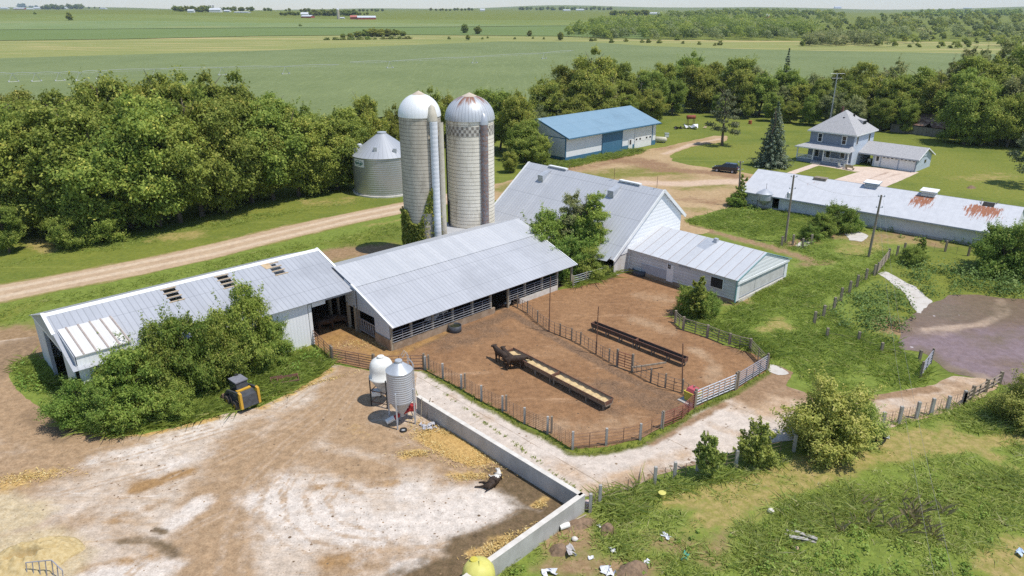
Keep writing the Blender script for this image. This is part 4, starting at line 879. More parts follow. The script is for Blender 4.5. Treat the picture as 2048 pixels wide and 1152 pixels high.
# silo with checker band
q = gp(945, 491)
s2 = thing('silo', 'cream concrete stave silo with dark checker band and rust streaked grey dome', 'silo', q)
b = M(); b.lathe([(2.86, 0), (2.86, 14.2)], 72); b.build('stave_wall', m_staveB, s2, True)
b = M(); b.lathe([(2.875, 14.2+.36*k) for k in range(4)], 60, mfun=lambda i, j: (i+j) % 2); b.build('checker_band', [m_chk1, m_chk2], s2)
b = M(); b.lathe([(2.86, 15.28), (2.86, 15.85)], 60); b.build('top_course', m_staveB, s2)
dome('dome', 2.92, 2.75, m_domeG, s2, 15.85)
b = M(); b.lathe([(.48, 0), (.48, 15.5)], 16, (1.75, -2.35, 0), a0=R(-150), a1=R(60)); b.build('chute', m_chuteG, s2, True)
b = M(); b.lathe([(.58, 0), (.55, .4), (.3, 1.1), (0, 1.35)], 16, (1.72, -2.25, 15.5)); b.build('chute_hood', m_galv, s2, True)
b = M(); b.tube([(-2.7, -1.3, 0), (-2.7, -1.3, 6.2)], .09, 6); b.tube([(-2.9, -.4, 0), (-2.9, -.4, 14)], .09, 6); b.build('fill_pipe', m_black, s2)
# feed room between the silos
o = (50.6, 58)
fr = fthing('feed_room', 'flat grey roofed feed room squeezed between the two silos', 'outbuilding', *o)
b = M(o); b.box(50.8, 55.2, 58, 63.4, 0, 2.9); b.build('wall', m_concw, fr)
m_flat = pmat('flat_grey_roof', (.42, .43, .45), (.37, .38, .40), .6, .7)
b = M(o); b.plate([(50.4, 57.6, 3.1), (55.6, 57.6, 3.1), (55.6, 63.7, 3.0), (53.4, 68.6, 3.0), (52.2, 68.9, 3.0), (50.4, 64.5, 3.05)], .15); b.build('roof', m_flat, fr)

# ------------------------------------------------------------------ round grain bin
q = gp(771, 381)
gb = thing('grain_bin', 'wide round corrugated steel grain bin with cone roof and green lettered sign', 'grain bin', q)
m_binwall = ribbed('corrugated_bin_wall', (.50, .515, .53), (.42, .435, .455), 2, .34, .3, .32, sheet=1.1, rough=.32, metal=.55)
m_binroof = domemat('bin_roof_steel', (.38, .395, .42), None, 40, .3)
b = M(); b.lathe([(5.0, .25), (5.0, 6.3)], 72); b.build('bin_wall', m_binwall, gb, True)
b = M(); b.lathe([(5.25, 0), (5.25, .25), (4.9, .25)], 72); b.build('footing', m_conctop, gb)
b = M(); b.lathe([(5.15, 6.2), (.75, 9.35)], 72); b.build('bin_roof', m_binroof, gb, True)
b = M(); b.lathe([(.75, 9.3), (.75, 9.6), (.7, 9.62), (0, 9.7)], 24); b.build('bin_cap', m_galv, gb)
for a, rr in ((-98, 3.6), (-160, 4.3), (-52, 4.0)):
    x, y = rr*math.cos(R(a)), rr*math.sin(R(a)); z = 6.2+(5.15-rr)*.716
    b = M(); b.box(x-.28, x+.28, y-.28, y+.28, z-.25, z+.5); b.build('roof_vent', m_galv, gb)
b = M(); b.lathe([(.45, 0), (.45, .35), (.15, .55)], 16, (-3.6, -.6, 7.35)); b.build('roof_hatch', m_galv, gb)
a0 = R(-131)  # sign, bent to the wall
b = M(); b.lathe([(5.03, 4.75), (5.03, 5.95)], 10, a0=a0-.24, a1=a0+.24); sg = b.build('sign', m_trim, gb)
m_green = pmat('sign_green', (.03, .16, .11), None, 3, .6)
b = M()
for k in range(28):
    t0, t1 = 2*math.pi*k/28, 2*math.pi*(k+1)/28
    def sp(t, s_): a = a0+.19*s_*math.cos(t); return (5.045*math.cos(a), 5.045*math.sin(a), 5.35+.40*s_*math.sin(t))
    b.face([sp(t0, 1), sp(t1, 1), sp(t1, .86), sp(t0, .86)])
b.build('sign_ring', m_green, sg)
fc = bpy.data.curves.new('lettering', 'FONT'); fc.body = 'Sukup'; fc.size = .62; fc.align_x = 'CENTER'; fc.align_y = 'CENTER'; fc.extrude = .01; fc.offset = .012
fo = bpy.data.objects.new('lettering', fc); C.objects.link(fo); bpy.context.view_layer.update()
me = bpy.data.meshes.new_from_object(fo.evaluated_get(bpy.context.evaluated_depsgraph_get())); bpy.data.objects.remove(fo)
for v in me.vertices:
    a = a0+v.co.x/5.06; zz = v.co.y+5.35; rr = 5.05+v.co.z
    v.co = (rr*math.cos(a), rr*math.sin(a), zz)
me.materials.clear(); me.materials.append(m_green)
lo_ = bpy.data.objects.new('lettering', me); C.objects.link(lo_); lo_.parent = sg
# ------------------------------------------------------------------ foliage
def leaf_cloud(cent, size, rng, up=.35, outward=None, aspect=.55, tint=None, droop=0.):
    """one small four cornered leaf spray per centre, randomly turned"""
    n = len(cent)
    nr = rng.normal(size=(n, 3)); nr /= np.linalg.norm(nr, axis=1)[:, None]
    if outward is not None: nr = nr*.75+outward*.7
    nr[:, 2] += up; nr /= np.linalg.norm(nr, axis=1)[:, None]
    r = rng.normal(size=(n, 3)); r[:, 2] -= droop
    a = np.cross(nr, r); a /= np.linalg.norm(a, axis=1)[:, None]+1e-9; b = np.cross(nr, a)
    s = size*rng.uniform(.6, 1.3, n)
    a *= s[:, None]*.5; b *= (s*aspect)[:, None]*.5
    bend = nr*(s*.12)[:, None]
    V = np.stack([cent-a-bend, cent-b*1.1+a*.1, cent+a-bend, cent+b*1.1+a*.1], 1).reshape(-1, 3)
    Q = np.arange(n*4).reshape(n, 4)
    t = np.repeat(tint if tint is not None else rng.random(n), 4)
    return V, Q, np.clip(t, 0, 1)
def sph(n, rng):
    v = rng.normal(size=(n, 3)); return v/np.linalg.norm(v, axis=1)[:, None]
def crown_pts(rng, lobes, per, shell=.55):
    """lobes: list of (centre, radius vector); leaf centres gathered in little twig clumps over every lobe"""
    P, O, T = [], [], []
    for c, r in lobes:
        k = max(6, int(per*(r[0]*r[1]*r[2])**(2/3)))
        d = sph(k, rng); d[:, 2] = np.where(d[:, 2] < -.35, -d[:, 2]*.6, d[:, 2]); d /= np.linalg.norm(d, axis=1)[:, None]
        rad = rng.uniform(shell, 1.05, k)+rng.normal(0, .06, k)
        cl = c+d*rad[:, None]*r; lt = rng.uniform(-.12, .12)
        m = 9
        off = rng.normal(size=(k, m, 3))*(np.mean(r)*.17)
        p = (cl[:, None, :]+off).reshape(-1, 3); P.append(p); O.append(np.repeat(d, m, 0))
        T.append(np.repeat(np.clip(rng.normal(.42, .22, k)+lt+d[:, 2]*.12, 0, 1), m)+rng.normal(0, .08, k*m))
    return np.concatenate(P), np.concatenate(O), np.concatenate(T)
def broad_lobes(rng, h, r, n, base=.25, fork=1.0, pointy=0.):
    L = []
    for i in range(n):
        t = (i+.5)/n; z = base+(1-base)*t*.92
        prof = math.sin(math.pi*min(.98, (t*.80+.16)))**.75*(1-pointy*t)
        k = 1 if t > .93 else 3+int(prof*3.2)
        for j in range(k):
            a = 2.4*i+2*math.pi*j/k+rng.uniform(-.5, .5); d = r*prof*rng.uniform(.35, .86)*fork
            lr = r*rng.uniform(.20, .36)*(.65+.45*prof)
            L.append((np.array([d*math.cos(a), d*math.sin(a), z*h+rng.uniform(-.05, .07)*h-lr*.3]), np.array([lr*rng.uniform(.85, 1.25), lr*rng.uniform(.85, 1.25), lr*rng.uniform(.6, .95)])))
    return L
def crown_mesh(name, seed, h, r, n, per, leaf, mat, base=.25, pointy=0., up=.35, aspect=.55, droop=0., fork=1.0, shoots=60):
    rng = np.random.default_rng(seed)
    P, O, T = crown_pts(rng, broad_lobes(rng, h, r, n, base, fork, pointy), per)
    if shoots:
        top = P[rng.integers(0, len(P), shoots*6)]; cc = np.array([0, 0, h*.5]); dd = (top-cc)/np.array([r, r, h*.5]); top = top[np.linalg.norm(dd, axis=1) > .78][:shoots]
        for q in top:
            d = q-cc; d[2] = abs(d[2])*.6+h*.22; d /= np.linalg.norm(d); L = r*rng.uniform(.18, .42); m = 26; s_ = rng.random(m)
            P = np.concatenate([P, q+d*(s_*L)[:, None]+rng.normal(0, L*.10, (m, 3))]); O = np.concatenate([O, np.tile(d, (m, 1))]); T = np.concatenate([T, np.clip(rng.normal(.6, .15, m), 0, 1)])
    V, Q, t = leaf_cloud(P, leaf, rng, up, O, aspect, T, droop)
    return fastmesh(name, V, Q, {'tint': t}, [mat])
def trunk_mesh(name, seed, h, r, mat, spread, nlimb=7, base=.2, lean=.03):
    rng = random.Random(seed); b = M()
    pts = [(0, 0, -.1)]; x = y = 0
    for k in range(1, 6): x += rng.uniform(-lean, lean)*h; y += rng.uniform(-lean, lean)*h; pts.append((x, y, h*.85*k/5))
    b.tube(pts, [r*(1.25-.2*k) for k in range(6)], 8)
    for i in range(nlimb):
        t = base+.1+(.75-base)*i/nlimb; k = t*5/.85; i0 = min(4, int(k)); f = k-i0
        p0 = Vector(pts[i0]).lerp(Vector(pts[i0+1]), min(1, f)); a = 2.4*i+rng.uniform(-.5, .5); L = spread*rng.uniform(.6, .95)*(1-.35*t)
        p1 = p0+Vector((math.cos(a)*L*.5, math.sin(a)*L*.5, L*.42)); p2 = p0+Vector((math.cos(a)*L, math.sin(a)*L, L*.7+rng.uniform(-.1, .3)*L))
        b.tube([p0, p1, p2], [r*.5*(1-t*.5), r*.3*(1-t*.5), r*.08], 5, caps=False)
    me = b.build(name, mat); m = me.data; bpy.data.objects.remove(me); return m
m_leafA = leafmat('leaf_olive', (0.192, 0.246, 0.045), (0.408, 0.444, 0.088), (0.695, 0.654, 0.165), 0.5)
m_leafB = leafmat('leaf_green', (0.186, 0.244, 0.048), (0.399, 0.434, 0.084), (0.702, 0.610, 0.147), 0.5)
m_leafC = leafmat('leaf_bush', (0.146, 0.228, 0.042), (0.322, 0.398, 0.075), (0.527, 0.517, 0.137), 0.48)
m_leafD = leafmat('leaf_pale', (0.275, 0.329, 0.076), (0.495, 0.518, 0.127), (0.757, 0.695, 0.231), 0.5)
m_leafG = leafmat('leaf_greyish', (0.245, 0.275, 0.105), (0.386, 0.394, 0.162), (0.564, 0.507, 0.243), 0.45)
m_needle = leafmat('spruce_needles', (0.084, 0.114, 0.075), (0.176, 0.215, 0.137), (0.311, 0.325, 0.221), .1, .7)
m_needleP = leafmat('pine_needles', (0.115, 0.137, 0.065), (0.209, 0.221, 0.111), (0.338, 0.325, 0.169), .15, .7)
m_bark = pmat('tree_bark', (.165, .130, .095), (.095, .075, .055), 5, .95, stretch=(1, 1, .25), bmp=.4)
m_barkpale = pmat('dead_branch_bark', (.34, .29, .235), (.25, .21, .165), 5, .95)
# prototypes, one metre tall units are avoided: every crown is modelled at true size
CR = {}
for k in range(4): CR['olive', k] = (crown_mesh('crown', 20+k, 13, 4.5, 9+k % 2, 62, .31, m_leafA, .16), trunk_mesh('trunk', 20+k, 13, .24, m_bark, 4.2))
for k in range(4): CR['green', k] = (crown_mesh('crown', 40+k, 12, 4.7, 8+k % 3, 62, .31, m_leafB, .12), trunk_mesh('trunk', 40+k, 12, .25, m_bark, 4.2))
for k in range(2): CR['grey', k] = (crown_mesh('crown', 60+k, 11, 4.0, 8, 48, .31, m_leafG, .2), trunk_mesh('trunk', 60+k, 11, .2, m_barkpale, 4.0, 10))
for k in range(2): CR['tall', k] = (crown_mesh('crown', 70+k, 16, 3.6, 12, 60, .30, m_leafG if k else m_leafB, .12, .25), trunk_mesh('trunk', 70+k, 16, .28, m_bark, 3.2, 9))
for k in range(3): CR['bush', k] = (crown_mesh('crown', 80+k, 4.6, 2.7, 7, 165, .165, m_leafC, .02, fork=1.15, shoots=110), trunk_mesh('trunk', 80+k, 4.2, .10, m_bark, 2.2, 8, .05))
for k in range(2): CR['palebush', k] = (crown_mesh('crown', 90+k, 4.4, 2.3, 8, 150, .155, m_leafD, .03, .2, .6, .45, fork=1.15, shoots=130), trunk_mesh('trunk', 90+k, 4.2, .08, m_bark, 1.9, 9, .03))
CR['sapling', 0] = (crown_mesh('crown', 96, 3.4, 1.15, 8, 100, .21, m_leafD, .22, .1), trunk_mesh('trunk', 96, 3.4, .05, m_bark, 1.0, 7))
CR['sapling', 1] = (crown_mesh('crown', 97, 3.2, 1.5, 7, 100, .21, m_leafD, .06, .1), trunk_mesh('trunk', 97, 3.2, .05, m_bark, 1.2, 8, .05))
for k in range(2): CR['column', k] = (crown_mesh('crown', 100+k, 5.5, 1.2, 9, 90, .24, m_leafC if k else m_leafB, .05, .45), trunk_mesh('trunk', 100+k, 5.2, .08, m_bark, 1.0, 6, .1))
for k in range(2): CR['farbush', k] = (crown_mesh('crown', 110+k, 3.6, 2.4, 4, 24, .45, m_leafB if k else m_leafA, .0), trunk_mesh('trunk', 110+k, 3, .1, m_bark, 1.6, 4, .05))
def conifer(name, seed, h, r, layers, mat, base=.04, leaf=.45, sparse=1.0, droop=.25, crownshape=1.0):
    rng = np.random.default_rng(seed); P = []; O = []; T = []
    for i in range(layers):
        t = i/(layers-1); z = h*(base+(1-base)*t); rr = r*(1-t)**crownshape*(1.0+rng.uniform(-.12, .12))+.12
        nb = max(4, int((7+10*(1-t))*sparse))
        for j in range(nb):
            a = 2*math.pi*j/nb+rng.uniform(-.25, .25)+i; L = rr*rng.uniform(.7, 1.08); m = max(4, int(L*16))
            s = rng.uniform(.12, 1, m)**.8; w = .16*L*(1-s*.6)
            x = np.cos(a)*s*L+rng.normal(0, 1, m)*w*.6; y = np.sin(a)*s*L+rng.normal(0, 1, m)*w*.6
            zz = z-droop*s*L+rng.normal(0, .10, m)*1.2+.10*L*s*s
            P.append(np.stack([x, y, zz], 1)); O.append(np.tile([math.cos(a)*.4, math.sin(a)*.4, .8], (m, 1))); T.append(np.clip(rng.normal(.45, .2)+rng.normal(0, .1, m)+s*.15, 0, 1))
    P, O, T = map(np.concatenate, (P, O, T)); V, Q, t = leaf_cloud(P, leaf, rng, .3, O, .45, T)
    return fastmesh(name, V, Q, {'tint': t}, [mat])
CR['spruce', 0] = (conifer('crown', 5, 13.0, 4.3, 24, m_needle, .03), trunk_mesh('trunk', 5, 14, .22, m_bark, .6, 0))
CR['spruce', 1] = (conifer('crown', 6, 15.0, 2.6, 24, m_needle, .06, .5), trunk_mesh('trunk', 6, 15, .2, m_bark, .6, 0))
def pine_crown(seed):
    rng = np.random.default_rng(seed); L = []
    for i in range(26):
        t = i/25; z = 3.2+9.8*t; a = 2.4*i+rng.uniform(-.4, .4); d = (4.6*(1-t)**.7+.4)*rng.uniform(.45, .9); lr = rng.uniform(.85, 1.35)*(1-.4*t)
        L.append((np.array([d*math.cos(a), d*math.sin(a), z+.2*d*.2]), np.array([lr*1.25, lr*1.25, lr*.55])))
    P, O, T = crown_pts(rng, L, 34, .2); V, Q, t = leaf_cloud(P, .42, rng, .2, O, .4, T)
    return fastmesh('crown', V, Q, {'tint': t}, [m_needleP])
CR['pine', 0] = (pine_crown(3), trunk_mesh('trunk', 3, 15, .28, m_bark, 4.2, 16, .25, .012))
CR['pine', 1] = (pine_crown(4), trunk_mesh('trunk', 4, 15, .28, m_bark, 4.2, 16, .25, .012))
NT = [0]
def tree(kind, k, p, sc, label, cat='tree', group=None, name='broadleaf_tree', sz=1.0, wd=1.0):
    t = thing(name, label, cat, p, random.uniform(0, 6.28), group); t.scale = (sc*wd, sc*wd*random.uniform(.9, 1.1), sc*sz)
    cm, tm = CR[kind, k % sum(1 for q in CR if q[0] == kind)]
    c = bpy.data.objects.new('crown', cm); C.objects.link(c); c.parent = t
    tr = bpy.data.objects.new('trunk', tm); C.objects.link(tr); tr.parent = t
    NT[0] += 1; return t
def height_px(base, top_y):
    """tree height from its base pixel and the image row of its top"""
    b = gp(*base); d = ray(base[0], top_y); t = b.y/d[1]; return CAM_H+d[2]*t

# --- windbreak along the north side of the gravel lane
WB = 'broadleaf trees of the windbreak beyond the gravel lane'
front = [(15,470,165),(70,455,210),(110,470,230),(165,462,175),(215,470,215),(262,455,165),(318,452,170),(362,445,200),(405,432,150),(452,425,165),(505,405,160),(548,400,175),(598,392,190),(640,385,215),(676,378,215)]
k = 0
for (x, y, ty) in front:
    h = height_px((x, y), ty+random.uniform(0, 25)); kind = ('green', 'olive')[k % 2]; H0 = 12 if kind == 'green' else 13
    tree(kind, k, gp(x, y), h/H0, 'leafy tree on the lane side of the windbreak, its skirt down to the mown grass', group='front trees of the windbreak', wd=random.uniform(.8, 1.05)); k += 1
back = [(-20,430,180),(35,425,170),(90,415,195),(140,420,160),(190,405,165),(240,410,140),(290,400,150),(340,395,145),(385,385,128),(430,375,132),(478,370,148),(520,362,165),(565,352,178),(610,350,200),(655,345,222),(700,340,205),(740,330,195),(790,320,205),(860,300,180),(905,292,172),(960,300,175),(1000,300,168),(1035,310,180),(60,380,180),(160,372,172),(300,360,155),(405,350,140),(520,335,190),(640,318,235),(720,305,215),(975,270,185),(1040,280,190)]
for (x, y, ty) in back:
    h = height_px((x, y), ty+random.uniform(-16, 26)); kind = ('olive', 'green', 'olive')[k % 3]; H0 = 12 if kind == 'green' else 13
    tree(kind, k//2, gp(x, y), h/H0, 'yellow topped tree rising in the thick of the windbreak behind its front trees', group='back trees of the windbreak', wd=random.uniform(.72, .98)); k += 1
tree('olive', 2, gp(20, 505), height_px((20, 505), 405)/13, 'bushy tree at the left edge overhanging the mown verge')
tree('green', 1, gp(18, 470), .72, 'dark spreading tree behind the bushy tree at the left edge')
tree('bush', 0, gp(150, 492), 1.05, 'grey green rounded shrub below the windbreak, left of a pair', 'shrub', 'pair of shrubs below the windbreak', 'shrub')
tree('bush', 1, gp(200, 482), 1.15, 'taller rounded shrub below the windbreak, right of a pair', 'shrub', 'pair of shrubs below the windbreak', 'shrub')
dt = thing('dead_tree', 'bare forked grey tree trunk standing in front of the windbreak', 'tree', gp(102, 440)); dm = bpy.data.objects.new('trunk', trunk_mesh('trunk', 9, 13, .26, m_barkpale, 4.5, 9, .15, .05)); C.objects.link(dm); dm.parent = dt
# --- wood behind the blue shed and the farmhouse
GB = 'trees of the wood behind the machine shed and farmhouse'
rowb = []
rng2 = random.Random(11)
topl = [(1040,178),(1100,150),(1180,92),(1230,108),(1300,112),(1370,100),(1440,98),(1500,112),(1560,128),(1620,125),(1700,122),(1760,118),(1830,128),(1900,100),(1960,110),(2048,120),(2200,130)]
for r_, (y0, y1, dx, drop) in enumerate(((1.0, 0, 46, 62), (.66, 0, 44, 28), (.36, 0, 46, 0))):
    x = 1058+r_*17
    while x < 2110:
        yb = np.interp(x, [1040, 1130, 1330, 1400, 1500, 1620, 1760, 1850, 1950, 2110], [300, 262, 246, 232, 238, 250, 262, 270, 290, 300]); yt = np.interp(x, [p[0] for p in topl], [p[1] for p in topl])
        y = yb-(1-y0)*(30+10*math.sin(x*.02)); ty = yt+drop+rng2.uniform(-8, 22)
        if not (1340 < x < 1420 and r_ == 0) and not (1820 < x < 1905 and r_ == 0): rowb.append((x, y, ty, r_))
        x += dx*rng2.uniform(.8, 1.25)
for (x, y, ty, r_) in rowb:
    h = max(5, height_px((x, y), ty)); kind = rng2.choice(['olive', 'green', 'green', 'olive', 'grey']); H0 = {'olive': 13, 'green': 12, 'grey': 11}[kind]
    lab = {0: 'broadleaf tree on the near edge of the wood, its foot on the farm lawn', 1: 'broadleaf tree inside the wood, showing between the edge trees and the top line', 2: 'far side tree of the wood, its crown against the open crop field'}[r_]
    tree(kind, k, gp(x, y), h/H0, lab, group=['edge trees of the wood', 'inner trees of the wood', 'far side trees of the wood'][r_], wd=random.uniform(.8, 1.1)); k += 1
for i, (x, y, ty, l) in enumerate([(1075, 335, 262, 'rounded green tree covering the left end of the blue roofed shed'), (1052, 322, 232, 'tall bushy tree between the checkered silo and the blue roofed shed'), (1020, 345, 300, 'low dense bush beside the checkered silo and the lawn')]):
    tree('green', i, gp(x, y), height_px((x, y), ty)/12, l)
tree('grey', 0, gp(1275, 232), .95, 'half bare grey tree behind the blue roof ridge'); tree('grey', 1, gp(1300, 236), .85, 'leaning sparse tree right of the blue roof ridge')
for x in (1262, 1282):
    d_ = thing('dead_tree', ['bare pale tree skeleton behind the blue roof, nearer its ridge end', 'bare pale tree skeleton behind the blue roof, farther right'][x > 1270], 'tree', gp(x, 238), x); o_ = bpy.data.objects.new('trunk', dm.data); C.objects.link(o_); o_.parent = d_; d_.scale = (.9, .9, .9)
tree('tall', 1, gp(1915, 225), height_px((1915, 225), 88)/16*1.0, 'tall slim grey poplar above the wood, left of two'); tree('tall', 1, gp(1985, 228), height_px((1985, 228), 72)/16, 'tallest grey poplar above the wood near the right edge')
tree('grey', 0, gp(1950, 232), height_px((1950, 232), 95)/11, 'broad pale grey tree filling in under the tall poplars', wd=.8); tree('olive', 1, gp(2030, 215), height_px((2030, 215), 78)/13, 'high pale tree at the right edge behind the poplars')
tree('tall', 0, gp(2040, 250), height_px((2040, 250), 40)/16, 'big dark tree cut by the right edge above the lawn')
tree('spruce', 1, gp(1563, 215), height_px((1563, 215), 98)/15, 'dark narrow spruce poking above the wood left of the antenna', name='spruce_tree')
tree('spruce', 0, gp(1541, 333), height_px((1541, 333), 205)/13.0, 'broad blue green spruce standing on the lawn by the dark car', name='spruce_tree')
tree('pine', 0, gp(1444, 291), height_px((1444, 291), 178)/13.4, 'open crowned pine with bare lower trunk on the lawn', name='pine_tree')
tree('pine', 1, gp(2062, 372), height_px((2062, 372), 215)/13.4, 'dark pine cut by the right edge of the lawn', name='pine_tree')
tree('green', 1, gp(1928, 288), height_px((1928, 288), 150)/12, 'big rounded tree at the lawn edge right of the derelict shed', wd=1.05)
tree('column', 0, gp(1690, 258), .9, 'thin pointed tree at the wood edge behind the farmhouse')
# --- trees and shrubs round the yards
sh_ = [(172,845,1.7,0,.85,'dense shrub at the outer end of the thicket by the shed end'),(225,852,1.8,1,.85,'dark low shrub at the front foot of the thicket'),(275,835,2.3,2,1.0,'broad shrub in the middle front of the thicket'),(330,800,2.2,0,1.2,'tall shrub of the thicket reaching over the shed eave'),(385,785,2.2,1,1.35,'highest left hand crown of the thicket before the shed roof'),(440,765,2.0,2,1.15,'shrub of the thicket between its two highest crowns'),(505,735,2.2,0,1.4,'highest right hand crown of the thicket beside the white wall'),(545,722,1.5,1,1.1,'small shrub ending the thicket near the shed opening'),(220,765,1.5,1,1.1,'grey green shrub in front of the white dormer roof'),(345,835,1.4,1,.8,'low shrub of the thicket near the skid loader'),(255,790,1.8,2,1.15,'shrub just right of the white dormer roof')]
for (x, y, r_, kk, sz, l) in sh_:
    tree('bush', kk, gp(x, y), r_/2.7*1.12, l, 'shrub', 'thicket in front of the long feed shed', 'shrub', sz*1.25)
tree('bush', 0, gp(1090, 530), 1.22, 'round leafy tree between the cattle shed roof and the barn roof', sz=1.15)
tree('bush', 1, gp(1128, 548), 1.0, 'light green shrubby tree between cattle shed and barn, front of the clump', sz=1.0)
tree('tall', 1, gp(1142, 527), .56, 'thin topped tree standing against the barn roof', sz=1.0)
tree('tall', 0, gp(1182, 530), .60, 'dark drooping tree at the barn eave', sz=.98)
tree('bush', 0, gp(1165, 530), .98, 'middle leafy mass of the clump against the barn roof', sz=1.35)
tree('bush', 2, gp(1180, 552), .72, 'small bush under the drooping tree by the barn porch', 'shrub', None, 'shrub')
tree('column', 0, gp(1393, 640), .86, 'upright leafy tree at the feedlot corner before the milk house', sz=.95); tree('bush', 1, gp(1385, 632), .62, 'leafy skirt bush beside the upright tree at the feedlot corner', 'shrub', None, 'shrub', 1.2); tree('bush', 2, gp(1412, 628), .5, 'small bush right of the upright tree at the feedlot corner', 'shrub', None, 'shrub')
tree('palebush', 0, gp(1648, 905), 1.28, 'large yellow green bush at the lane bend, biggest in the foreground', 'shrub', None, 'shrub', 1.0)
tree('palebush', 1, gp(1628, 872), .72, 'left shoulder of the yellow green bush by the lane bend', 'shrub', None, 'shrub')
tree('palebush', 1, gp(1690, 880), .9, 'right shoulder of the yellow green bush by the lane bend', 'shrub', None, 'shrub')
tree('sapling', 1, gp(1512, 928), .92, 'pale green sapling with a wide crown by the lane fence', 'shrub', None, 'sapling', 1.1, .85); tree('sapling', 0, gp(1412, 957), .95, 'slim pale green sapling on the verge in front of the lane fence', 'shrub', None, 'sapling', 1.1, .72)
tree('palebush', 0, gp(2045, 850), 1.0, 'green bush cut by the right edge below the lagoon', 'shrub', None, 'shrub', .9)
tree('column', 1, gp(1838, 520), .62, 'upright bright green bush in front of the rusty roofed shed', 'shrub', None, 'shrub'); tree('bush', 0, gp(1822, 528), .48, 'low bush at the foot of the upright bush by the rusty shed', 'shrub', None, 'shrub')
tree('bush', 1, gp(2000, 545), 1.3, 'big dark green bush above the lagoon bank', 'shrub', None, 'shrub'); tree('bush', 2, gp(2062, 535), 1.2, 'dark bush cut by the right edge above the lagoon', 'shrub', None, 'shrub')
for i, (x, y, s_, l) in enumerate([(1480, 412, .9, 'vine wrapped pointed bush at the left end of the rusty shed'), (1672, 462, .95, 'bright bush against the middle of the rusty shed wall'), (1640, 470, .7, 'lower bush left of the bright bush at the rusty shed'), (1700, 462, .55, 'small bush by the gap in the rusty shed wall'), (1620, 480, .5, 'tangled bush beside the old fence posts'), (1470, 412, .5, 'small bush at the foot of the vine wrapped pole')]):
    tree('column' if i == 0 else 'bush', i, gp(x, y), s_*(.9 if i else 1), l, 'shrub', None, 'shrub')
# silo ivy, growing on the stave wall
rng = np.random.default_rng(77); n = 5200; aa = rng.uniform(-2.9, -.35, n); zmax = 3.6+4.2*np.abs(np.sin(aa*1.7+.4))**1.2+1.4*np.sin(aa*5); zz = rng.uniform(0, 1, n)**.8*zmax
keep = rng.random(n) < np.where((np.abs(aa+1.25) < .22) & (zz < 6), .12, 1); aa, zz = aa[keep], zz[keep]
Pv = np.stack([np.cos(aa)*(2.45+rng.uniform(0, .35, len(aa))), np.sin(aa)*(2.45+rng.uniform(0, .35, len(aa))), zz], 1)
V, Q, t = leaf_cloud(Pv, .30, rng, .1, np.stack([np.cos(aa), np.sin(aa), aa*0], 1), .7)
iv = bpy.data.objects.new('ivy', fastmesh('ivy', V, Q, {'tint': t}, [m_leafB])); C.objects.link(iv); iv.location = gp(852, 511); tag(iv, 'dark green ivy climbing the foot of the white domed silo', 'ivy')

# ------------------------------------------------------------------ far trees on the open land
def far_tree(px, py, hpx, kind, k, label, group=None, cat='tree', name='broadleaf_tree', wd=1.0):
    p = gpt(px, py); dist = p.y*cP+(CAM_H-p.z)*sP; H0 = {'olive': 13, 'green': 12, 'farbush': 3.6, 'grey': 11}[kind]
    return tree(kind, k, p, hpx*dist/FPX/H0, label, cat, group, name, wd=wd)
far_tree(140, 41, 17, 'green', 1, 'lone dark round tree in the far left crop field'); far_tree(930, 67, 19, 'green', 2, 'greyish round tree, left of the pair in the far field', 'pair of trees in the far field'); far_tree(956, 69, 18, 'green', 0, 'darker round tree, right of the pair in the far field', 'pair of trees in the far field')
far_tree(70, 29, 5, 'farbush', 1, 'tiny bush in the far left field', None, 'bush', 'bush')
far_tree(601, 53, 5, 'farbush', 1, 'small dark bush on the far field track', None, 'bush', 'bush'); far_tree(936, 81, 12, 'green', 3, 'thin small tree at the crop field edge below the pair'); far_tree(1059, 73, 13, 'green', 1, 'small upright tree at the far field edge left of the wood'); far_tree(1121, 81, 17, 'green', 2, 'small round tree in front of the left end of the far wood')
x = 680
for i in range(9):
    far_tree(686+i*15, 76-.4*i, [9, 10, 13, 16, 19, 17, 16, 15, 11][i], 'green', i, 'tree of the small island grove in the middle of the fields', 'island grove in the fields', wd=1.75)
rb = random.Random(5)
for i in range(11):
    far_tree(655+i*16, 80.5-.2*i, rb.uniform(3.5, 6), 'farbush', 0, 'low yellowish bush at the foot of the island grove', 'bushes round the island grove', 'bush', 'bush', 2.2)
for (x, y, h_) in [(898,79,5),(965,79,4),(975,77,4),(1030,79,4),(1066,78,4),(1088,79,4),(1183,83,7),(1190,82,5),(1222,86,8),(1252,84,6),(1284,86,6),(1296,86,8),(1318,87,7),(1354,81,9),(1366,88,5),(1398,90,6),(1430,92,5),(1440,91,8)]:
    far_tree(x, y, h_*1.1, 'farbush', int(x) % 2, 'scrubby bush dotted along the rough strip between field and far wood', 'scrub bushes along the rough strip', 'bush', 'bush')
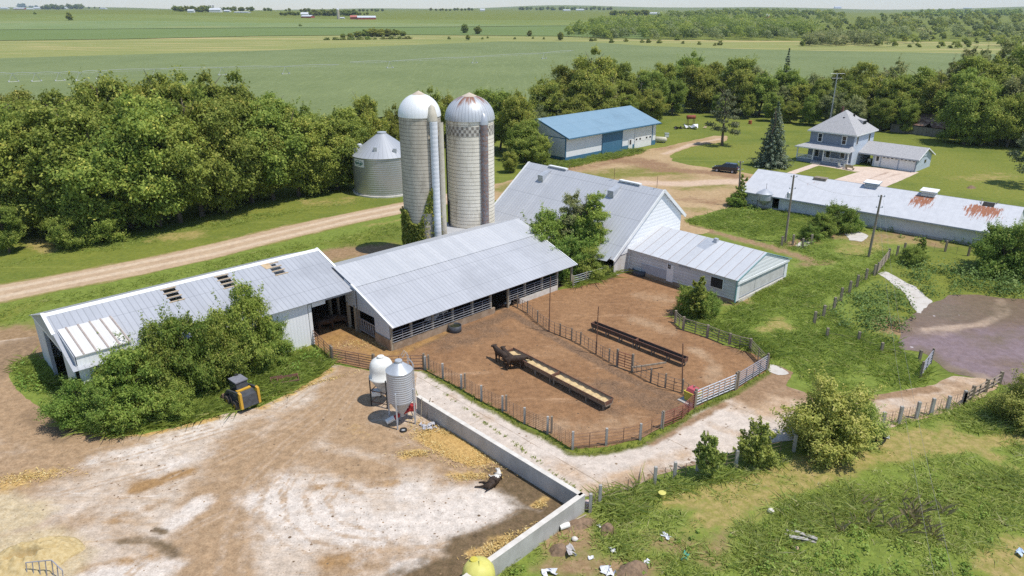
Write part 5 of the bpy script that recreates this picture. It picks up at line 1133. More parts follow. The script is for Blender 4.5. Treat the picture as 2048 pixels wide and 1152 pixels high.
def mass(name, label, pts, hrange, dens, kind_leaf, seed, cat='wood', leaf=1.2):
    """a far wood that reads as one mass: pts = pixel polygon of its floor"""
    rng = np.random.default_rng(seed); P = [gpt(*p) for p in pts]; poly = [(p.x, p.y) for p in P]
    xs = [p[0] for p in poly]; ys = [p[1] for p in poly]; n = int((max(xs)-min(xs))*(max(ys)-min(ys))/dens)
    X_ = rng.uniform(min(xs), max(xs), n); Y_ = rng.uniform(min(ys), max(ys), n); ok = inside(X_, Y_, poly); X_, Y_ = X_[ok], Y_[ok]
    L = []
    for x_, y_ in zip(X_, Y_):
        z = terr(x_, y_); h = rng.uniform(*hrange)*rng.choice([.75, 1.0, 1.0, 1.3]); r = h*rng.uniform(.38, .62)
        L.append((np.array([x_, y_, z+h*.62]), np.array([r, r, h*.40]))); L.append((np.array([x_+r*.5, y_-r*.4, z+h*.30]), np.array([r*.8, r*.8, h*.32])))
    PP, OO, TT = [], [], []
    for c, r in L:
        kq = int(150*max(.25, min(1, (700/max(300, np.hypot(c[0], c[1])))**1.3)))
        d = sph(kq, rng); d[:, 2] = np.where(d[:, 2] < -.4, -d[:, 2], d[:, 2]); PP.append(c+d*r*rng.uniform(.6, 1.08, kq)[:, None]); OO.append(d); TT.append(np.clip(rng.normal(.40, .16)+rng.normal(0, .12, kq)+d[:, 2]*.1, 0, 1))
    PP, OO, TT = map(np.concatenate, (PP, OO, TT)); sc = np.clip(np.hypot(PP[:, 0], PP[:, 1])/650, .8, 4)
    V, Q, t = leaf_cloud(PP, leaf*sc, rng, .3, OO, .7, TT)
    o_ = bpy.data.objects.new(name, fastmesh(name, V, Q, {'tint': t}, [kind_leaf])); C.objects.link(o_); return tag(o_, label, cat, None, 'stuff')
mass('far_woods', 'green wood across the valley beyond the rough strip', [(1118,77),(1300,80),(1520,79),(1600,77),(1640,64),(1560,52),(1400,50),(1300,46),(1180,54)], (8, 15), 230, m_leafB, 1)
mass('far_woods', 'pale willowy trees scattered in the far valley wood', [(1200,80),(1420,82),(1600,80),(1620,66),(1400,58),(1220,60)], (8, 14), 600, m_leafG, 12)
mass('valley_scrub', 'hazy olive scrub filling the right hand valley', [(1570,99),(1700,93),(1900,101),(2250,106),(2300,52),(2048,48),(1800,46),(1660,52)], (2.0, 6.5), 620, m_leafA, 2)
mass('valley_woods', 'darker tree clumps standing in the valley scrub', [(1640,66),(1760,70),(1900,62),(2048,66),(2250,80),(2300,40),(2048,36),(1800,38),(1640,44)], (7, 12), 1500, m_leafB, 6)
mass('valley_woods', 'pale grey tree clumps standing in the valley scrub', [(1640,90),(1760,86),(1900,88),(2048,96),(2250,100),(2300,60),(1800,56)], (6, 11), 1100, m_leafG, 16)
mass('horizon_woods', 'blue green woods along the right hand horizon', [(1330,42),(1560,40),(1700,37),(1660,30),(1560,27),(1330,30)], (7, 12), 1300, m_leafB, 3)
mass('horizon_woods', 'hazy strip of woods below the right hand hills', [(1760,34),(2048,33),(2250,36),(2300,27),(1900,25)], (7, 11), 2400, m_leafB, 9)
mass('field_edge_thicket', 'grey thicket of bare stemmed saplings by the valley field', [(1600,97),(1690,91),(1760,95),(1730,84),(1620,84)], (7, 11), 110, m_leafG, 4)
# ------------------------------------------------------------------ walls of the concrete yard
m_yardwall = pmat('yard_wall_concrete', (.50, .485, .46), (.38, .365, .34), .8, .9, stretch=(1, 1, .5), bmp=.2)
def wall_run(a, b, h, t, name, label):
    a = Vector((a.x, a.y, 0)); b = Vector((b.x, b.y, 0)); d = (b-a); L = d.length; rz = math.atan2(d.y, d.x)
    w_ = thing(name, label, 'wall', a, rz)
    m = M(); m.box(0, L, -t/2, t/2, 0, h); m.build('wall_body', m_yardwall, w_)
    m = M(); m.box(-.01, L+.01, -t/2-.01, t/2+.01, h, h+.03); m.build('wall_cap', m_conctop, w_); return w_
WB_ = gp(1163, 990, 1.25)
wall_run(gp(836, 792, 1.25), WB_, 1.25, .3, 'retaining_wall', 'long grey concrete wall between the stained yard and the pale drive')
wall_run(WB_+(gp(940, 1155, 1.25)-WB_).normalized()*-.15, gp(860, 1205, 1.25), 1.25, .32, 'retaining_wall', 'pale topped concrete wall between the stained yard and the weeds')

# ------------------------------------------------------------------ fences and gates
def post_at(p, h, mt, parent, name='post', r=.09, off=(0, 0), square=True, lean=(0, 0)):
    m = M(); 
    if square: m.hexa([(p.x-r, p.y-r, 0), (p.x+r, p.y-r, 0), (p.x+r, p.y+r, 0), (p.x-r, p.y+r, 0), (p.x-r+lean[0], p.y-r+lean[1], h), (p.x+r+lean[0], p.y-r+lean[1], h), (p.x+r+lean[0], p.y+r+lean[1], h), (p.x-r+lean[0], p.y+r+lean[1], h)])
    else: m.tube([(p.x, p.y, 0), (p.x+lean[0], p.y+lean[1], h)], [r, r*.85], 7)
    m.off = Vector(parent.location); return m.build(name, mt, parent)
m_wire = pmat('fence_wire', (.24, .18, .14), (.18, .13, .10), 5, .8); m_concpost = pmat('grey_post', (.42, .40, .37), (.30, .28, .25), 4, .9, stretch=(1, 1, .2))
m_redgate = pmat('faded_red_gate', (.26, .085, .06), (.18, .07, .055), 4, .7); m_galvgate = pmat('bright_gate_tube', (.68, .69, .71), (.50, .50, .52), 5, .45, metal=.2); m_greygate = pmat('dull_gate_tube', (.33, .33, .37), (.25, .25, .28), 5, .5)
def fence(name, label, pts, post_h=1.25, rails=(.25, .55, .85, 1.15), rr=.02, pm=m_concpost, rm=m_wire, mesh=0, double=False, pr=.08, group=None, pitch=None):
    P = [gp(*p) for p in pts]; f = thing(name, label, 'fence', P[0], 0, group)
    for i, p in enumerate(P):
        post_at(p, post_h*random.uniform(.95, 1.06), pm, f, r=pr)
        if double and i % 2 == 0: post_at(p+Vector((.28, .05, 0)), post_h*1.02, m_wood, f, r=pr*.9)
    for a, b in zip(P[:-1], P[1:]):
        m = M(f.location)
        for z in rails: m.tube([(a.x, a.y, z), ((a.x+b.x)/2, (a.y+b.y)/2, z-.02), (b.x, b.y, z)], rr, 4, caps=False)
        if mesh:
            n = max(1, int((b-a).length/mesh))
            for k in range(1, n): q = a.lerp(b, k/n); m.tube([(q.x, q.y, rails[0]), (q.x, q.y, rails[-1])], rr*.8, 4, caps=False)
        q = (a+b)/2; m.tube([(q.x, q.y, 0), (q.x, q.y, rails[-1])], max(.02, rr*1.3), 4)
        m.build('wire_panel' if mesh else 'rail_panel', rm, f)
    return f
def gate(a, b, label, mt, h=1.3, n=6, r=.03, braces=5, z0=.22, name='pipe_gate', sag=0.):
    a, b = gp(*a), gp(*b); d = b-a; g = thing(name, label, 'gate', a, math.atan2(d.y, d.x)); L = d.length
    m = M()
    for k in range(n):
        z = z0+(h-z0)*k/(n-1); m.tube([(0, 0, z), (L/2, -sag, z-sag*.4), (L, 0, z)], r, 6)
    m.build('gate_rails', mt, g)
    m = M()
    for k in range(braces+1):
        x = L*k/braces; m.tube([(x, -.035-sag*math.sin(math.pi*k/braces), z0-sag*.3), (x, -.035-sag*math.sin(math.pi*k/braces), h-sag*.3*math.sin(math.pi*k/braces))], r*.9, 5)
    m.build('gate_braces', mt, g)
    for x in (-.1, L+.1): m = M(); m.box(x-.08, x+.08, -.08, .08, 0, h+.2); m.build('post', m_wood, g)
    return g
gate((627,686), (663,722), 'rusty pipe gate beside the white shed wall at the weeds', m_rustpipe, 1.35, 5, .032, 3)
gate((668,726), (746,741), 'rusty pipe gate across the cattle pen mouth, behind the white feed bin', m_rustpipe, 1.35, 6, .032, 3)
gate((752,741), (846,739), 'rusty pipe gate ending at the dark corner post behind the silver feed bin', m_rustpipe, 1.3, 5, .032, 4)
fence('cattle_fence', 'wire panel fence between the brown feedlot and the pale concrete drive', [(851,740),(886,758),(923,778),(963,802),(1005,823),(1049,847),(1095,867),(1145,899)], 1.35, tuple(.15+.15*k for k in range(8)), .013, m_concpost, m_wire, .35, True)
fence('cattle_fence', 'short wire fence round the nearest bend of the feedlot', [(1145,899),(1212,891),(1280,880),(1323,857)], 1.35, (.2, .45, .7, .95, 1.2), .02, m_concpost, m_rustpipe, 1.4)
gate((1326,856), (1386,817), 'sagging red pipe gate left of the bright gate by the yellow waterer', m_redgate, 1.25, 7, .03, 4, .1, sag=.25)
gate((1391,814), (1468,781), 'bright galvanised six rail gate at the feedlot corner', m_galvgate, 1.4, 6, .042, 7)
gate((1475,777), (1531,742), 'dull grey pipe gate right of the bright galvanised gate', m_greygate, 1.4, 7, .036, 4)
fence('board_fence', 'weathered board and wire fence along the far grassy end of the feedlot', [(1533,740),(1499,703),(1458,692),(1414,675),(1366,660),(1350,646)], 1.3, (.25, .5, .75, 1.0, 1.2), .035, m_wood, m_wood, 0, False, .1)
DIV = [(1020,606),(1035,615),(1055,626),(1075,645),(1098,662),(1120,671),(1143,680),(1161,689),(1192,708),(1218,723),(1235,733)]
fence('pen_divider', 'wire and post divider fence crossing the feedlot from the cattle shed', DIV, 1.25, (.2, .5, .8, 1.1), .022, m_wood, m_wire, .5, False, .06)
fence('pen_divider', 'second length of the divider fence, from the little red gate to the yellow waterer', [(1263,744),(1301,765),(1330,776),(1364,786),(1386,800)], 1.25, (.2, .5, .8, 1.1), .022, m_wood, m_wire, .5, False, .06)
gate((1236,734), (1262,743), 'small red pipe gate in the middle of the feedlot divider', m_redgate, 1.45, 6, .03, 2)
fence('pipe_fence', 'galvanised pipe fence between the cattle shed corner and the barn', [(1146,575),(1172,567),(1198,560),(1220,552)], 1.35, (.3, .55, .8, 1.05, 1.3), .035, m_woodpale, m_pipe, 0, False, .07)
fence('lane_fence', 'row of grey posts and wire on the weedy verge below the pale drive', [(1180,1024),(1199,1009),(1309,968),(1348,960),(1393,950),(1432,943),(1471,935),(1530,918),(1587,903)], 1.35, (.5, .8, 1.1), .01, m_concpost, m_wire, 0, False, .09)
fence('lane_fence', 'row of grey posts with netting beside the muddy lane towards the lagoon', [(1705,868),(1763,857),(1797,847),(1832,837),(1861,830),(1893,822),(1925,811)], 1.35, (.3, .6, .9, 1.2), .012, m_concpost, m_wire, .5, False, .10)
fence('board_fence', 'dark plank fence at the lagoon end of the muddy lane', [(1925,811),(1942,799),(1970,784),(1998,769)], 1.15, (.35, .7, 1.0), .05, m_wood, m_wood, 0, False, .1)
fence('pasture_fence', 'leaning old wooden posts on the edge of the grassy pasture', [(1628,648),(1646,636),(1667,621),(1681,601),(1698,587),(1713,575),(1731,560),(1748,551)], 1.35, (.5, 1.0), .008, m_wood, m_wire, 0, False, .11)
fence('pasture_fence', 'dark wooden posts in front of the rusty shed and the upright bush', [(1776,518),(1793,513),(1807,507),(1845,503),(1890,503),(1936,512),(1975,505)], 1.35, (.5, 1.0), .008, m_wood, m_wire, 0, False, .1)
fence('pasture_fence', 'short dark posts half sunk in the weeds beside the lagoon', [(1653,676),(1716,684),(1762,705),(1838,722)], 1.0, (.5,), .008, m_wood, m_wire, 0, False, .1)
fence('pasture_fence', 'old posts with a tangle of brush near the leaning transformer pole', [(1563,492),(1585,490),(1604,497),(1622,488)], 1.3, (.5, 1.0), .008, m_wood, m_wire, 0, False, .11)
gate((1841,755), (1860,729), 'blue grey pipe gate standing open by the lagoon', m_greygate, 1.3, 5, .04, 2)
gate((1753,549), (1775,521), 'weathered pipe gate at the head of the white concrete slab', m_wood, 1.3, 6, .04, 3)
gate((1688,462), (1697,450), 'narrow grey gate by the gap of the rusty shed', m_greygate, 1.3, 5, .04, 2)
# tall thin poles of the feedlot divider
for (bx, by, tx, ty, l) in ((1098,664,1101,553,'tall thin rusty pole on the divider close to the cattle shed'), (1192,709,1197,613,'tall thin rusty pole on the divider in front of the empty bunk'), (1364,786,1366,687,'tall thin rusty pole by the yellow waterer')):
    b = gp(bx, by); d = ray(tx, ty); t = b.y/d[1]; top = Vector((d[0]*t, b.y, CAM_H+d[2]*t)); m = M(b); m.tube([b, top], [.05, .04], 6); o_ = m.build('yard_pole', m_rust); tag(o_, l, 'pole', 'thin poles along the divider')
# utility poles
def upole(bp, tp, label, parts=()):
    b = gp(*bp); d = ray(*tp); t = b.y/d[1]; top = Vector((d[0]*t, b.y, CAM_H+d[2]*t)); p = thing('utility_pole', label, 'utility pole', b)
    m = M(b); m.tube([b, b.lerp(top, .5), top], [.16, .14, .11], 8); m.build('pole', m_wood, p)
    for z in (.97, .80):
        q = b.lerp(top, z)
        m = M(b)
        for s_ in (-1, 1): m.beam(q, q+Vector((s_*.35, -.1, .05)), .05, .05); m.lathe([(.06, 0), (.08, .08), (.05, .18), (0, .2)], 8, q+Vector((s_*.35, -.1, .04)))
        m.build('insulator_arm', m_galv, p)
    if 'tf' in parts:
        q = b.lerp(top, .70); m = M(b); m.lathe([(0, 0), (.22, .02), (.22, .75), (.12, .85), (0, .86)], 14, q+Vector((-.38, -.1, -.3))); m.build('transformer', m_galv, p)
        m = M(b); m.tube([q+Vector((-.4, -.1, .5)), q+Vector((-.75, -.1, .1)), q+Vector((-.8, -.1, -.6))], .03, 5); m.build('cable_loop', m_greysteel, p)
    return top
T1_ = upole((1737,514), (1763,390), 'leaning wooden power pole in the open grass before the rusty shed')
T2_ = upole((1570,486), (1588,350), 'leaning wooden power pole carrying a grey transformer', ('tf',))
T3_ = upole((1477,412), (1481,322), 'vine wrapped wooden pole at the left end of the rusty shed')
def wire(a, b, sag, r=.018):
    return [a.lerp(b, k/20)-Vector((0, 0, sag*4*(k/20)*(1-k/20))) for k in range(21)]
m_powerwire = pmat('power_wire', (.30, .28, .24), None, 3, .5)
for dx, l in ((-.2, 'left strand of the power line sagging towards the lower right corner'), (.35, 'right strand of the power line sagging towards the lower right corner')):
    e = gp(1885+dx*70, 1165, 7.0); m = M(T1_); m.tube(wire(T1_+Vector((dx, 0, -.6)), e, 1.4), .007, 4); o_ = m.build('power_line', m_powerwire); tag(o_, l, 'cable', 'strands of the power line')
m = M(T1_); m.tube(wire(T1_+Vector((0, 0, -.2)), T2_+Vector((0, 0, -.2)), .8), .008, 4); o_ = m.build('power_line', m_powerwire); tag(o_, 'thin cable strung between the two leaning power poles', 'cable')
# television mast behind the house
b = F2W(150.2, 63.0); d = ray(1690, 146); t = b.y/d[1]; hz = CAM_H+d[2]*t
am = thing('antenna_mast', 'tall slender television mast behind the farmhouse roof', 'antenna', b)
m = M(b); 
for k in range(3): a = 2*math.pi*k/3; m.tube([(b.x+.22*math.cos(a), b.y+.22*math.sin(a), 0), (b.x+.06*math.cos(a), b.y+.06*math.sin(a), hz)], .025, 5)
for k in range(int(hz/.8)): m.tube([(b.x-.16, b.y, .8*k), (b.x+.16, b.y, .8*k+.4)], .02, 4)
m.build('lattice_mast', m_galv, am)
for z, w_ in ((hz-.1, 1.4), (hz-1.0, 1.0)):
    m = M(b); m.tube([(b.x-w_, b.y, z), (b.x+w_, b.y, z)], .022, 5)
    for k in range(6): m.tube([(b.x-w_+k*w_*.4, b.y-.4, z), (b.x-w_+k*w_*.4, b.y+.4, z)], .02, 4)
    m.build('aerial', m_galv, am)

# ------------------------------------------------------------------ feed bins
def legs(parent, c, r, h, mt, n=4, a0=.5, rr=.05):
    for k in range(n):
        a = a0+2*math.pi*k/n; m = M(); m.box(r*math.cos(a)-rr, r*math.cos(a)+rr, r*math.sin(a)-rr, r*math.sin(a)+rr, 0, h); m.build('leg', mt, parent)
b = gp(805, 845); fb = thing('feed_bin', 'silver corrugated feed bin on steel legs with a ladder, by the concrete wall', 'feed bin', b, R(20))
m_ring = ribbed('ringed_steel', (.60, .615, .65), (.54, .555, .59), 2, .17, .4, .62, sheet=.8, rough=.38, metal=.25)
m = M(); m.lathe([(.93, 1.95), (.93, 4.35)], 40); m.build('bin_body', m_ring, fb, True)
m = M(); m.lathe([(.96, 4.34), (.27, 4.9)], 40); m.build('bin_roof', m_galv, fb, True)
m = M(); m.lathe([(.27, 4.88), (.27, 5.06), (.24, 5.1), (0, 5.12)], 24); m.build('filler_cap', m_galv, fb)
m = M(); m.lathe([(.90, 1.97), (.16, .75), (.16, .55)], 32); m.build('hopper', m_galv, fb, True)
legs(fb, None, .98, 2.9, m_galv, 4, R(-122), .05)
lad = M(); xl = Vector((.98, .22, 0))
for s_ in (-.16, .16): lad.tube([(1.06, .25+s_, .3), (1.06, .25+s_, 4.5), (.8, .25+s_, 4.9)], .025, 5)
for k in range(13): lad.tube([(1.06, .09, .5+.32*k), (1.06, .41, .5+.32*k)], .018, 4)
lad.build('ladder', m_galv, fb)
m = M()
for s_ in (-.2, .2): m.tube([(.7, .25+s_, 4.5), (.72, .25+s_, 5.3), (.5, .25+s_, 5.55), (.3, .25+s_, 5.2)], .02, 5)
m.build('roof_handrail', m_galv, fb)
b = gp(768, 806); wb = thing('feed_bin', 'white domed fibreglass feed bin on black legs, left of the silver one', 'feed bin', b, R(10))
m = M(); m.lathe([(.98, 2.25), (.98, 2.38), (.90, 2.42), (.88, 3.0), (.84, 3.35), (.70, 3.62), (.45, 3.80), (.26, 3.86)], 40); m.build('bin_body', m_whiteplastic, wb, True)
m = M(); m.lathe([(.26, 3.84), (.26, 4.0), (.18, 4.03), (0, 4.03)], 24); m.build('filler_cap', m_whiteplastic, wb)
m = M(); m.lathe([(.94, 2.25), (.18, 1.0), (.16, .8)], 32); m.build('hopper', pmat('translucent_hopper', (.62, .62, .60), None, 2, .5), wb, True)
legs(wb, None, .96, 2.4, m_black, 4, R(-75), .045)
m = M()
for k in range(4):
    a0, a1 = R(-75)+k*math.pi/2, R(-75)+(k+1)*math.pi/2
    for z in (.35, 1.3): m.beam((.94*math.cos(a0), .94*math.sin(a0), z), (.94*math.cos(a1), .94*math.sin(a1), z), .04, .05)
m.build('leg_brace', m_rust, wb)
m = M(); m.box(-.85, -.2, -.45, .15, .9, 1.25); m.build('spout_box', m_whiteplastic, wb)
m_red = pmat('auger_red', (.45, .035, .035), (.35, .03, .03), 3, .5)
a, c_ = gp(773, 851), gp(826, 838); au = thing('auger', 'red grain auger with a white end tube lying under the silver feed bin', 'auger', a)
pA, pB = Vector((a.x, a.y, .28)), Vector((c_.x, c_.y, .95)); m = M(a)
m.tube([pA.lerp(pB, .28), pB], .15, 12); m.build('auger_tube', m_red, au)
m = M(a); m.tube([pA, pA.lerp(pB, .30)], .20, 12); m.build('end_tube', m_whiteplastic, au)
m = M(a); m.box(pB.x-.25, pB.x+.25, pB.y-.2, pB.y+.25, .75, 1.2); m.build('motor_box', m_red, au)
m = M(a); m.tube([pA.lerp(pB, .45), (pA.lerp(pB, .45).x, a.y+.1, 0)], .04, 5); m.tube([pA.lerp(pB, .92), (pB.x+.1, pB.y, 0)], .04, 5); m.build('auger_stand', m_galv, au)
b = gp(807, 862); hr = thing('wheel', 'small dark wheel lying by the front leg of the silver bin', 'wheel', b); m = M(); 
for k in range(20):
    pass
m.lathe([(.16, .02), (.26, .0), (.28, .08), (.26, .15), (.16, .13), (.16, .02)], 24); m.build('tyre', m_black, hr); m = M(); m.lathe([(0, .05), (.155, .06)], 20); m.build('rim', m_galv, hr)
b = gp(852, 833); jk = thing('junk_heap', 'tangle of sticks and a dark barrel against the concrete wall', 'scrap', b)
m = M(); m.lathe([(.0, .9), (.27, .88), (.3, .5), (.27, 0), (0, 0)], 16, (.35, .1, 0)); m.build('barrel', m_black, jk)
for s_ in ((-.35, -.1, 1.5, .1), (.05, -.25, 1.6, .35)): m = M(); m.beam((s_[0], s_[1], 0), (s_[0]+s_[3], s_[1]+.2, s_[2]), .05, .05); m.build('stick', m_woodpale, jk)
b = gp(858, 856); m = M(); rj = np.random.default_rng(1)
pts = [(rj.normal(0, .38), rj.normal(0, .22), abs(rj.normal(.12, .08))) for _ in range(60)]
for p in pts: m.face([(p[0]+rj.normal(0, .14), p[1]+rj.normal(0, .14), p[2]+rj.normal(0, .06)) for _ in range(4)])
o_ = m.build('plastic_sheeting', pmat('crumpled_plastic', (.58, .57, .60), (.42, .42, .46), 6, .4)); o_.location = b; tag(o_, 'crumpled pale plastic sheeting by the straw and the wall', 'plastic sheet')

# ------------------------------------------------------------------ skid steer loader
pr_, pf_ = gp(503, 820), gp(462, 792); d = pf_-pr_; b = pr_+d*.42
sk = thing('skid_loader', 'yellow and black skid steer loader parked at the thicket edge', 'skid loader', b, math.atan2(d.y, d.x))
m_yel = pmat('loader_yellow', (.62, .36, .045), (.52, .30, .04), 3, .5); m_dgrey = pmat('loader_grey', (.075, .08, .09), (.055, .058, .065), 3, .45); m_tyre = pmat('dusty_tyre', (.10, .08, .06), (.05, .045, .04), 6, .9)
m = M(); m.hexa([(-1.25, -.62, .35), (1.0, -.62, .35), (1.0, .62, .35), (-1.25, .62, .35), (-1.25, -.62, 1.25), (.85, -.62, .95), (.85, .62, .95), (-1.25, .62, 1.25)]); m.build('chassis', m_dgrey, sk)
m = M(); m.hexa([(-1.42, -.60, .4), (-1.20, -.62, .4), (-1.20, .62, .4), (-1.42, .60, .4), (-1.30, -.6, 1.3), (-.55, -.62, 1.42), (-.55, .62, 1.42), (-1.30, .6, 1.3)]); m.build('engine_cover', m_dgrey, sk)
m = M(); m.box(-.62, -.35, -.55, .55, 1.42, 1.52); m.build('yellow_strip', m_yel, sk)
for s_ in (-1, 1):
    m = M(); m.hexa([(-1.45, s_*.70-.09, .4), (-1.2, s_*.70-.09, .4), (-1.2, s_*.70+.09, .4), (-1.45, s_*.70+.09, .4), (-1.42, s_*.70-.09, 1.65), (-1.12, s_*.70-.09, 1.72), (-1.12, s_*.70+.09, 1.72), (-1.42, s_*.70+.09, 1.65)]); m.build('tower', m_yel, sk)
    m = M(); m.beam((-1.25, s_*.72, 1.6), (.55, s_*.72, 1.25), .14, .2); m.beam((.55, s_*.72, 1.25), (1.35, s_*.72, .45), .14, .2); m.build('lift_arm', m_dgrey, sk)
    for x in (-.62, .58):
        m = M(); prof = [(.18, -.14), (.36, -.15), (.42, -.11), (.42, .11), (.36, .15), (.18, .14)]
        n = len(m.v); m.lathe(prof, 20); m.v = [(x+q[0], s_*.80+q[2], .42+q[1]) for q in m.v]; wl = m.build('wheel', m_tyre, sk)
        m = M(); m.lathe([(0, .1), (.2, .12)], 16); m.v = [(x+q[0], s_*.80+s_*q[2], .42+q[1]) for q in m.v]; m.build('rim', m_yel, wl)
m = M(); m.hexa([(-.45, -.46, 1.0), (.75, -.46, 1.0), (.75, .46, 1.0), (-.45, .46, 1.0), (-.35, -.44, 2.05), (.62, -.44, 2.05), (.62, .44, 2.05), (-.35, .44, 2.05)]); cb_ = m.build('cab', m_dgrey, sk)
m = M(); m.box(-.42, .72, -.5, .5, 2.06, 2.14); m.build('cab_roof', pmat('cab_roof_grey', (.22, .22, .25), (.17, .17, .19), 3, .5), cb_)
for s_ in (-1, 1): m = M(); m.box(-.25, .6, s_*.462-.005, s_*.462+.005, 1.25, 1.95); m.build('side_mesh', m_glass, cb_)
m = M(); m.hexa([(1.2, -.9, .05), (2.05, -.9, .02), (2.05, .9, .02), (1.2, .9, .05), (1.2, -.9, .75), (1.3, -.9, .75), (1.3, .9, .75), (1.2, .9, .75)]); m.build('bucket', pmat('worn_bucket', (.27, .17, .12), (.18, .12, .09), 4, .8), sk)
m = M(); m.box(.62, .78, -.3, -.05, 1.98, 2.25); m.build('work_light', m_black, cb_)
# spare attachments in the weeds
def bucket(px, py, rz, label, w_=1.6):
    t = thing('bucket_attachment', label, 'bucket', gp(px, py), rz); m = M()
    m.hexa([(-w_/2, -.3, 0), (w_/2, -.3, 0), (w_/2, .3, 0), (-w_/2, .3, 0), (-w_/2, -.3, .12), (w_/2, -.3, .12), (w_/2, .2, .1), (-w_/2, .2, .1)]); m.plate([(-w_/2, .3, 0), (w_/2, .3, 0), (w_/2, .42, .6), (-w_/2, .42, .6)], .05)
    for s_ in (-1, 1): m.plate([(s_*w_/2, -.3, 0), (s_*w_/2, .3, 0), (s_*w_/2, .42, .6), (s_*w_/2, -.15, .35)], .05)
    m.build('bucket_shell', m_rust, t); m = M(); m.box(-w_/2, w_/2, -.32, -.24, .3, .4); m.build('cutting_bar', m_rustpipe, t)
bucket(578, 768, R(25), 'rusty open bucket attachment lying at the weed edge'); bucket(556, 770, R(25), 'low rusty steel frame beside the open bucket', .9)
b = gp(528, 783); t = thing('fork_attachment', 'dark bundle of fork tines beside the skid loader', 'fork', b, R(25))
for k in range(5): m = M(); m.beam((-.9, -.3+k*.15, .12), (.9, -.25+k*.15, .28), .09, .09); m.build('tine', m_wood, t)
m = M(); m.box(-.95, -.8, -.4, .4, 0, .55); m.build('back_frame', m_rust, t)

# ------------------------------------------------------------------ feed bunks, tanks and waterer
m_woodark = pmat('dark_old_wood', (.10, .08, .065), (.065, .052, .045), 4, .9)
m_feed = pmat('ground_feed', (.62, .47, .26), (.47, .34, .17), 6, .95, bmp=.5)
def bunk(a, b, w_, label, feed=True, name='feed_bunk'):
    a, b = gp(*a), gp(*b); d = b-a; L = d.length; t = thing(name, label, 'feed bunk', a, math.atan2(d.y, d.x)); halves = ((0, L*.497), (L*.500, L))
    for x0, x1 in halves:
        for s_ in (-1, 1):
            m = M(); m.plate([(x0, s_*w_*.34, .42), (x1, s_*w_*.34, .42), (x1, s_*w_*.5, .82), (x0, s_*w_*.5, .82)], .05); m.build('side_board', m_wood if feed else m_woodark, t)
            m = M(); m.beam((x0, s_*w_*.5, .83), (x1, s_*w_*.5, .83), .06, .06); m.build('rim', m_rust, t)
        m = M(); m.box(x0, x1, -w_*.34, w_*.34, .36, .44); m.build('bunk_floor', m_wood, t)
        for x in (x0+.02, x1-.02): m = M(); m.plate([(x, -w_*.34, .42), (x, w_*.34, .42), (x, w_*.5, .8), (x, -w_*.5, .8)], .05); m.build('end_board', m_rust, t)
        if feed:
            m = M(); n = 26
            for k in range(n):
                xa, xb_ = x0+.1+(x1-x0-.2)*k/n, x0+.1+(x1-x0-.2)*(k+1)/n; ha, hb = .60+.05*math.sin(k*1.7), .60+.05*math.sin((k+1)*1.7)
                m.face([(xa, -w_*.38, ha-.02), (xb_, -w_*.38, hb-.02), (xb_, 0, hb+.05), (xa, 0, ha+.05)]); m.face([(xa, 0, ha+.05), (xb_, 0, hb+.05), (xb_, w_*.38, hb-.02), (xa, w_*.38, ha-.02)])
            m.build('feed', m_feed, t, True)
        k = 3
        for i in range(k+1):
            x = x0+.2+(x1-x0-.4)*i/k
            for s_ in (-1, 1): m = M(); m.box(x-.05, x+.05, s_*w_*.36-.05, s_*w_*.36+.05, 0, .42); m.build('leg', m_wood, t)
    return t
bunk((1018, 716), (1217, 820), 1.0, 'long wooden feed bunk filled with pale feed')
bunk((1185, 660), (1371, 734), 0.55, 'empty dark feed bunk beyond the divider fence', False)
def tank(px, py, r, h, label, rz=0, sx=1.0):
    t = thing('stock_tank', label, 'stock tank', gp(px, py), rz); m = M(); m.lathe([(r*.94, 0), (r, .05), (r, h), (r*.93, h), (r*.90, h*.75)], 28)
    m.v = [(x*sx, y, z) for x, y, z in m.v]; m.build('tank_shell', m_dgrey, t, True)
    m = M(); m.disc((0, 0, h*.78), r*.91, 28); m.v = [(x*sx, y, z) for x, y, z in m.v]; mw = nodes('tank_water')[0]; q = mw.node_tree.nodes['Principled BSDF']; q.inputs['Base Color'].default_value = (.03, .035, .02, 1); q.inputs['Roughness'].default_value = .08; m.build('water', mw, t); return t
tank(910, 662, .62, .62, 'dark green round stock tank against the cattle shed curb'); tank(1279, 549, .75, .6, 'black oval stock tank in front of the milk house', R(-45), 1.2)
b = gp(1384, 801); wt_ = thing('cattle_waterer', 'yellow plastic cattle waterer with a faded red lid', 'waterer', b, R(40)); m_yw = pmat('faded_yellow', (.58, .50, .07), (.48, .42, .07), 4, .6)
m = M(); m.hexa([(-.42, -.42, .08), (.42, -.42, .08), (.42, .42, .08), (-.42, .42, .08), (-.5, -.5, .85), (.5, -.5, .85), (.5, .5, .85), (-.5, .5, .85)]); m.build('body', m_yw, wt_)
m = M(); m.box(-.85, .85, -.75, .75, 0, .08); m.build('pad', m_concw, wt_)
m = M(); m.hexa([(-.42, -.40, .85), (.42, -.40, .85), (.42, .40, .85), (-.42, .40, .85), (-.3, -.3, 1.12), (.3, -.3, 1.12), (.3, .3, 1.12), (-.3, .3, 1.12)]); m.build('lid', pmat('faded_red_lid', (.50, .10, .12), (.42, .09, .10), 4, .5), wt_)
# pole lying over the divider
a, c_ = gp(1264, 735, .6), gp(1332, 725, .5); m = M(a); m.beam(a, c_, .12, .12); o_ = m.build('loose_beam', m_wood); tag(o_, 'loose timber beam sticking out from the small red gate', 'beam')
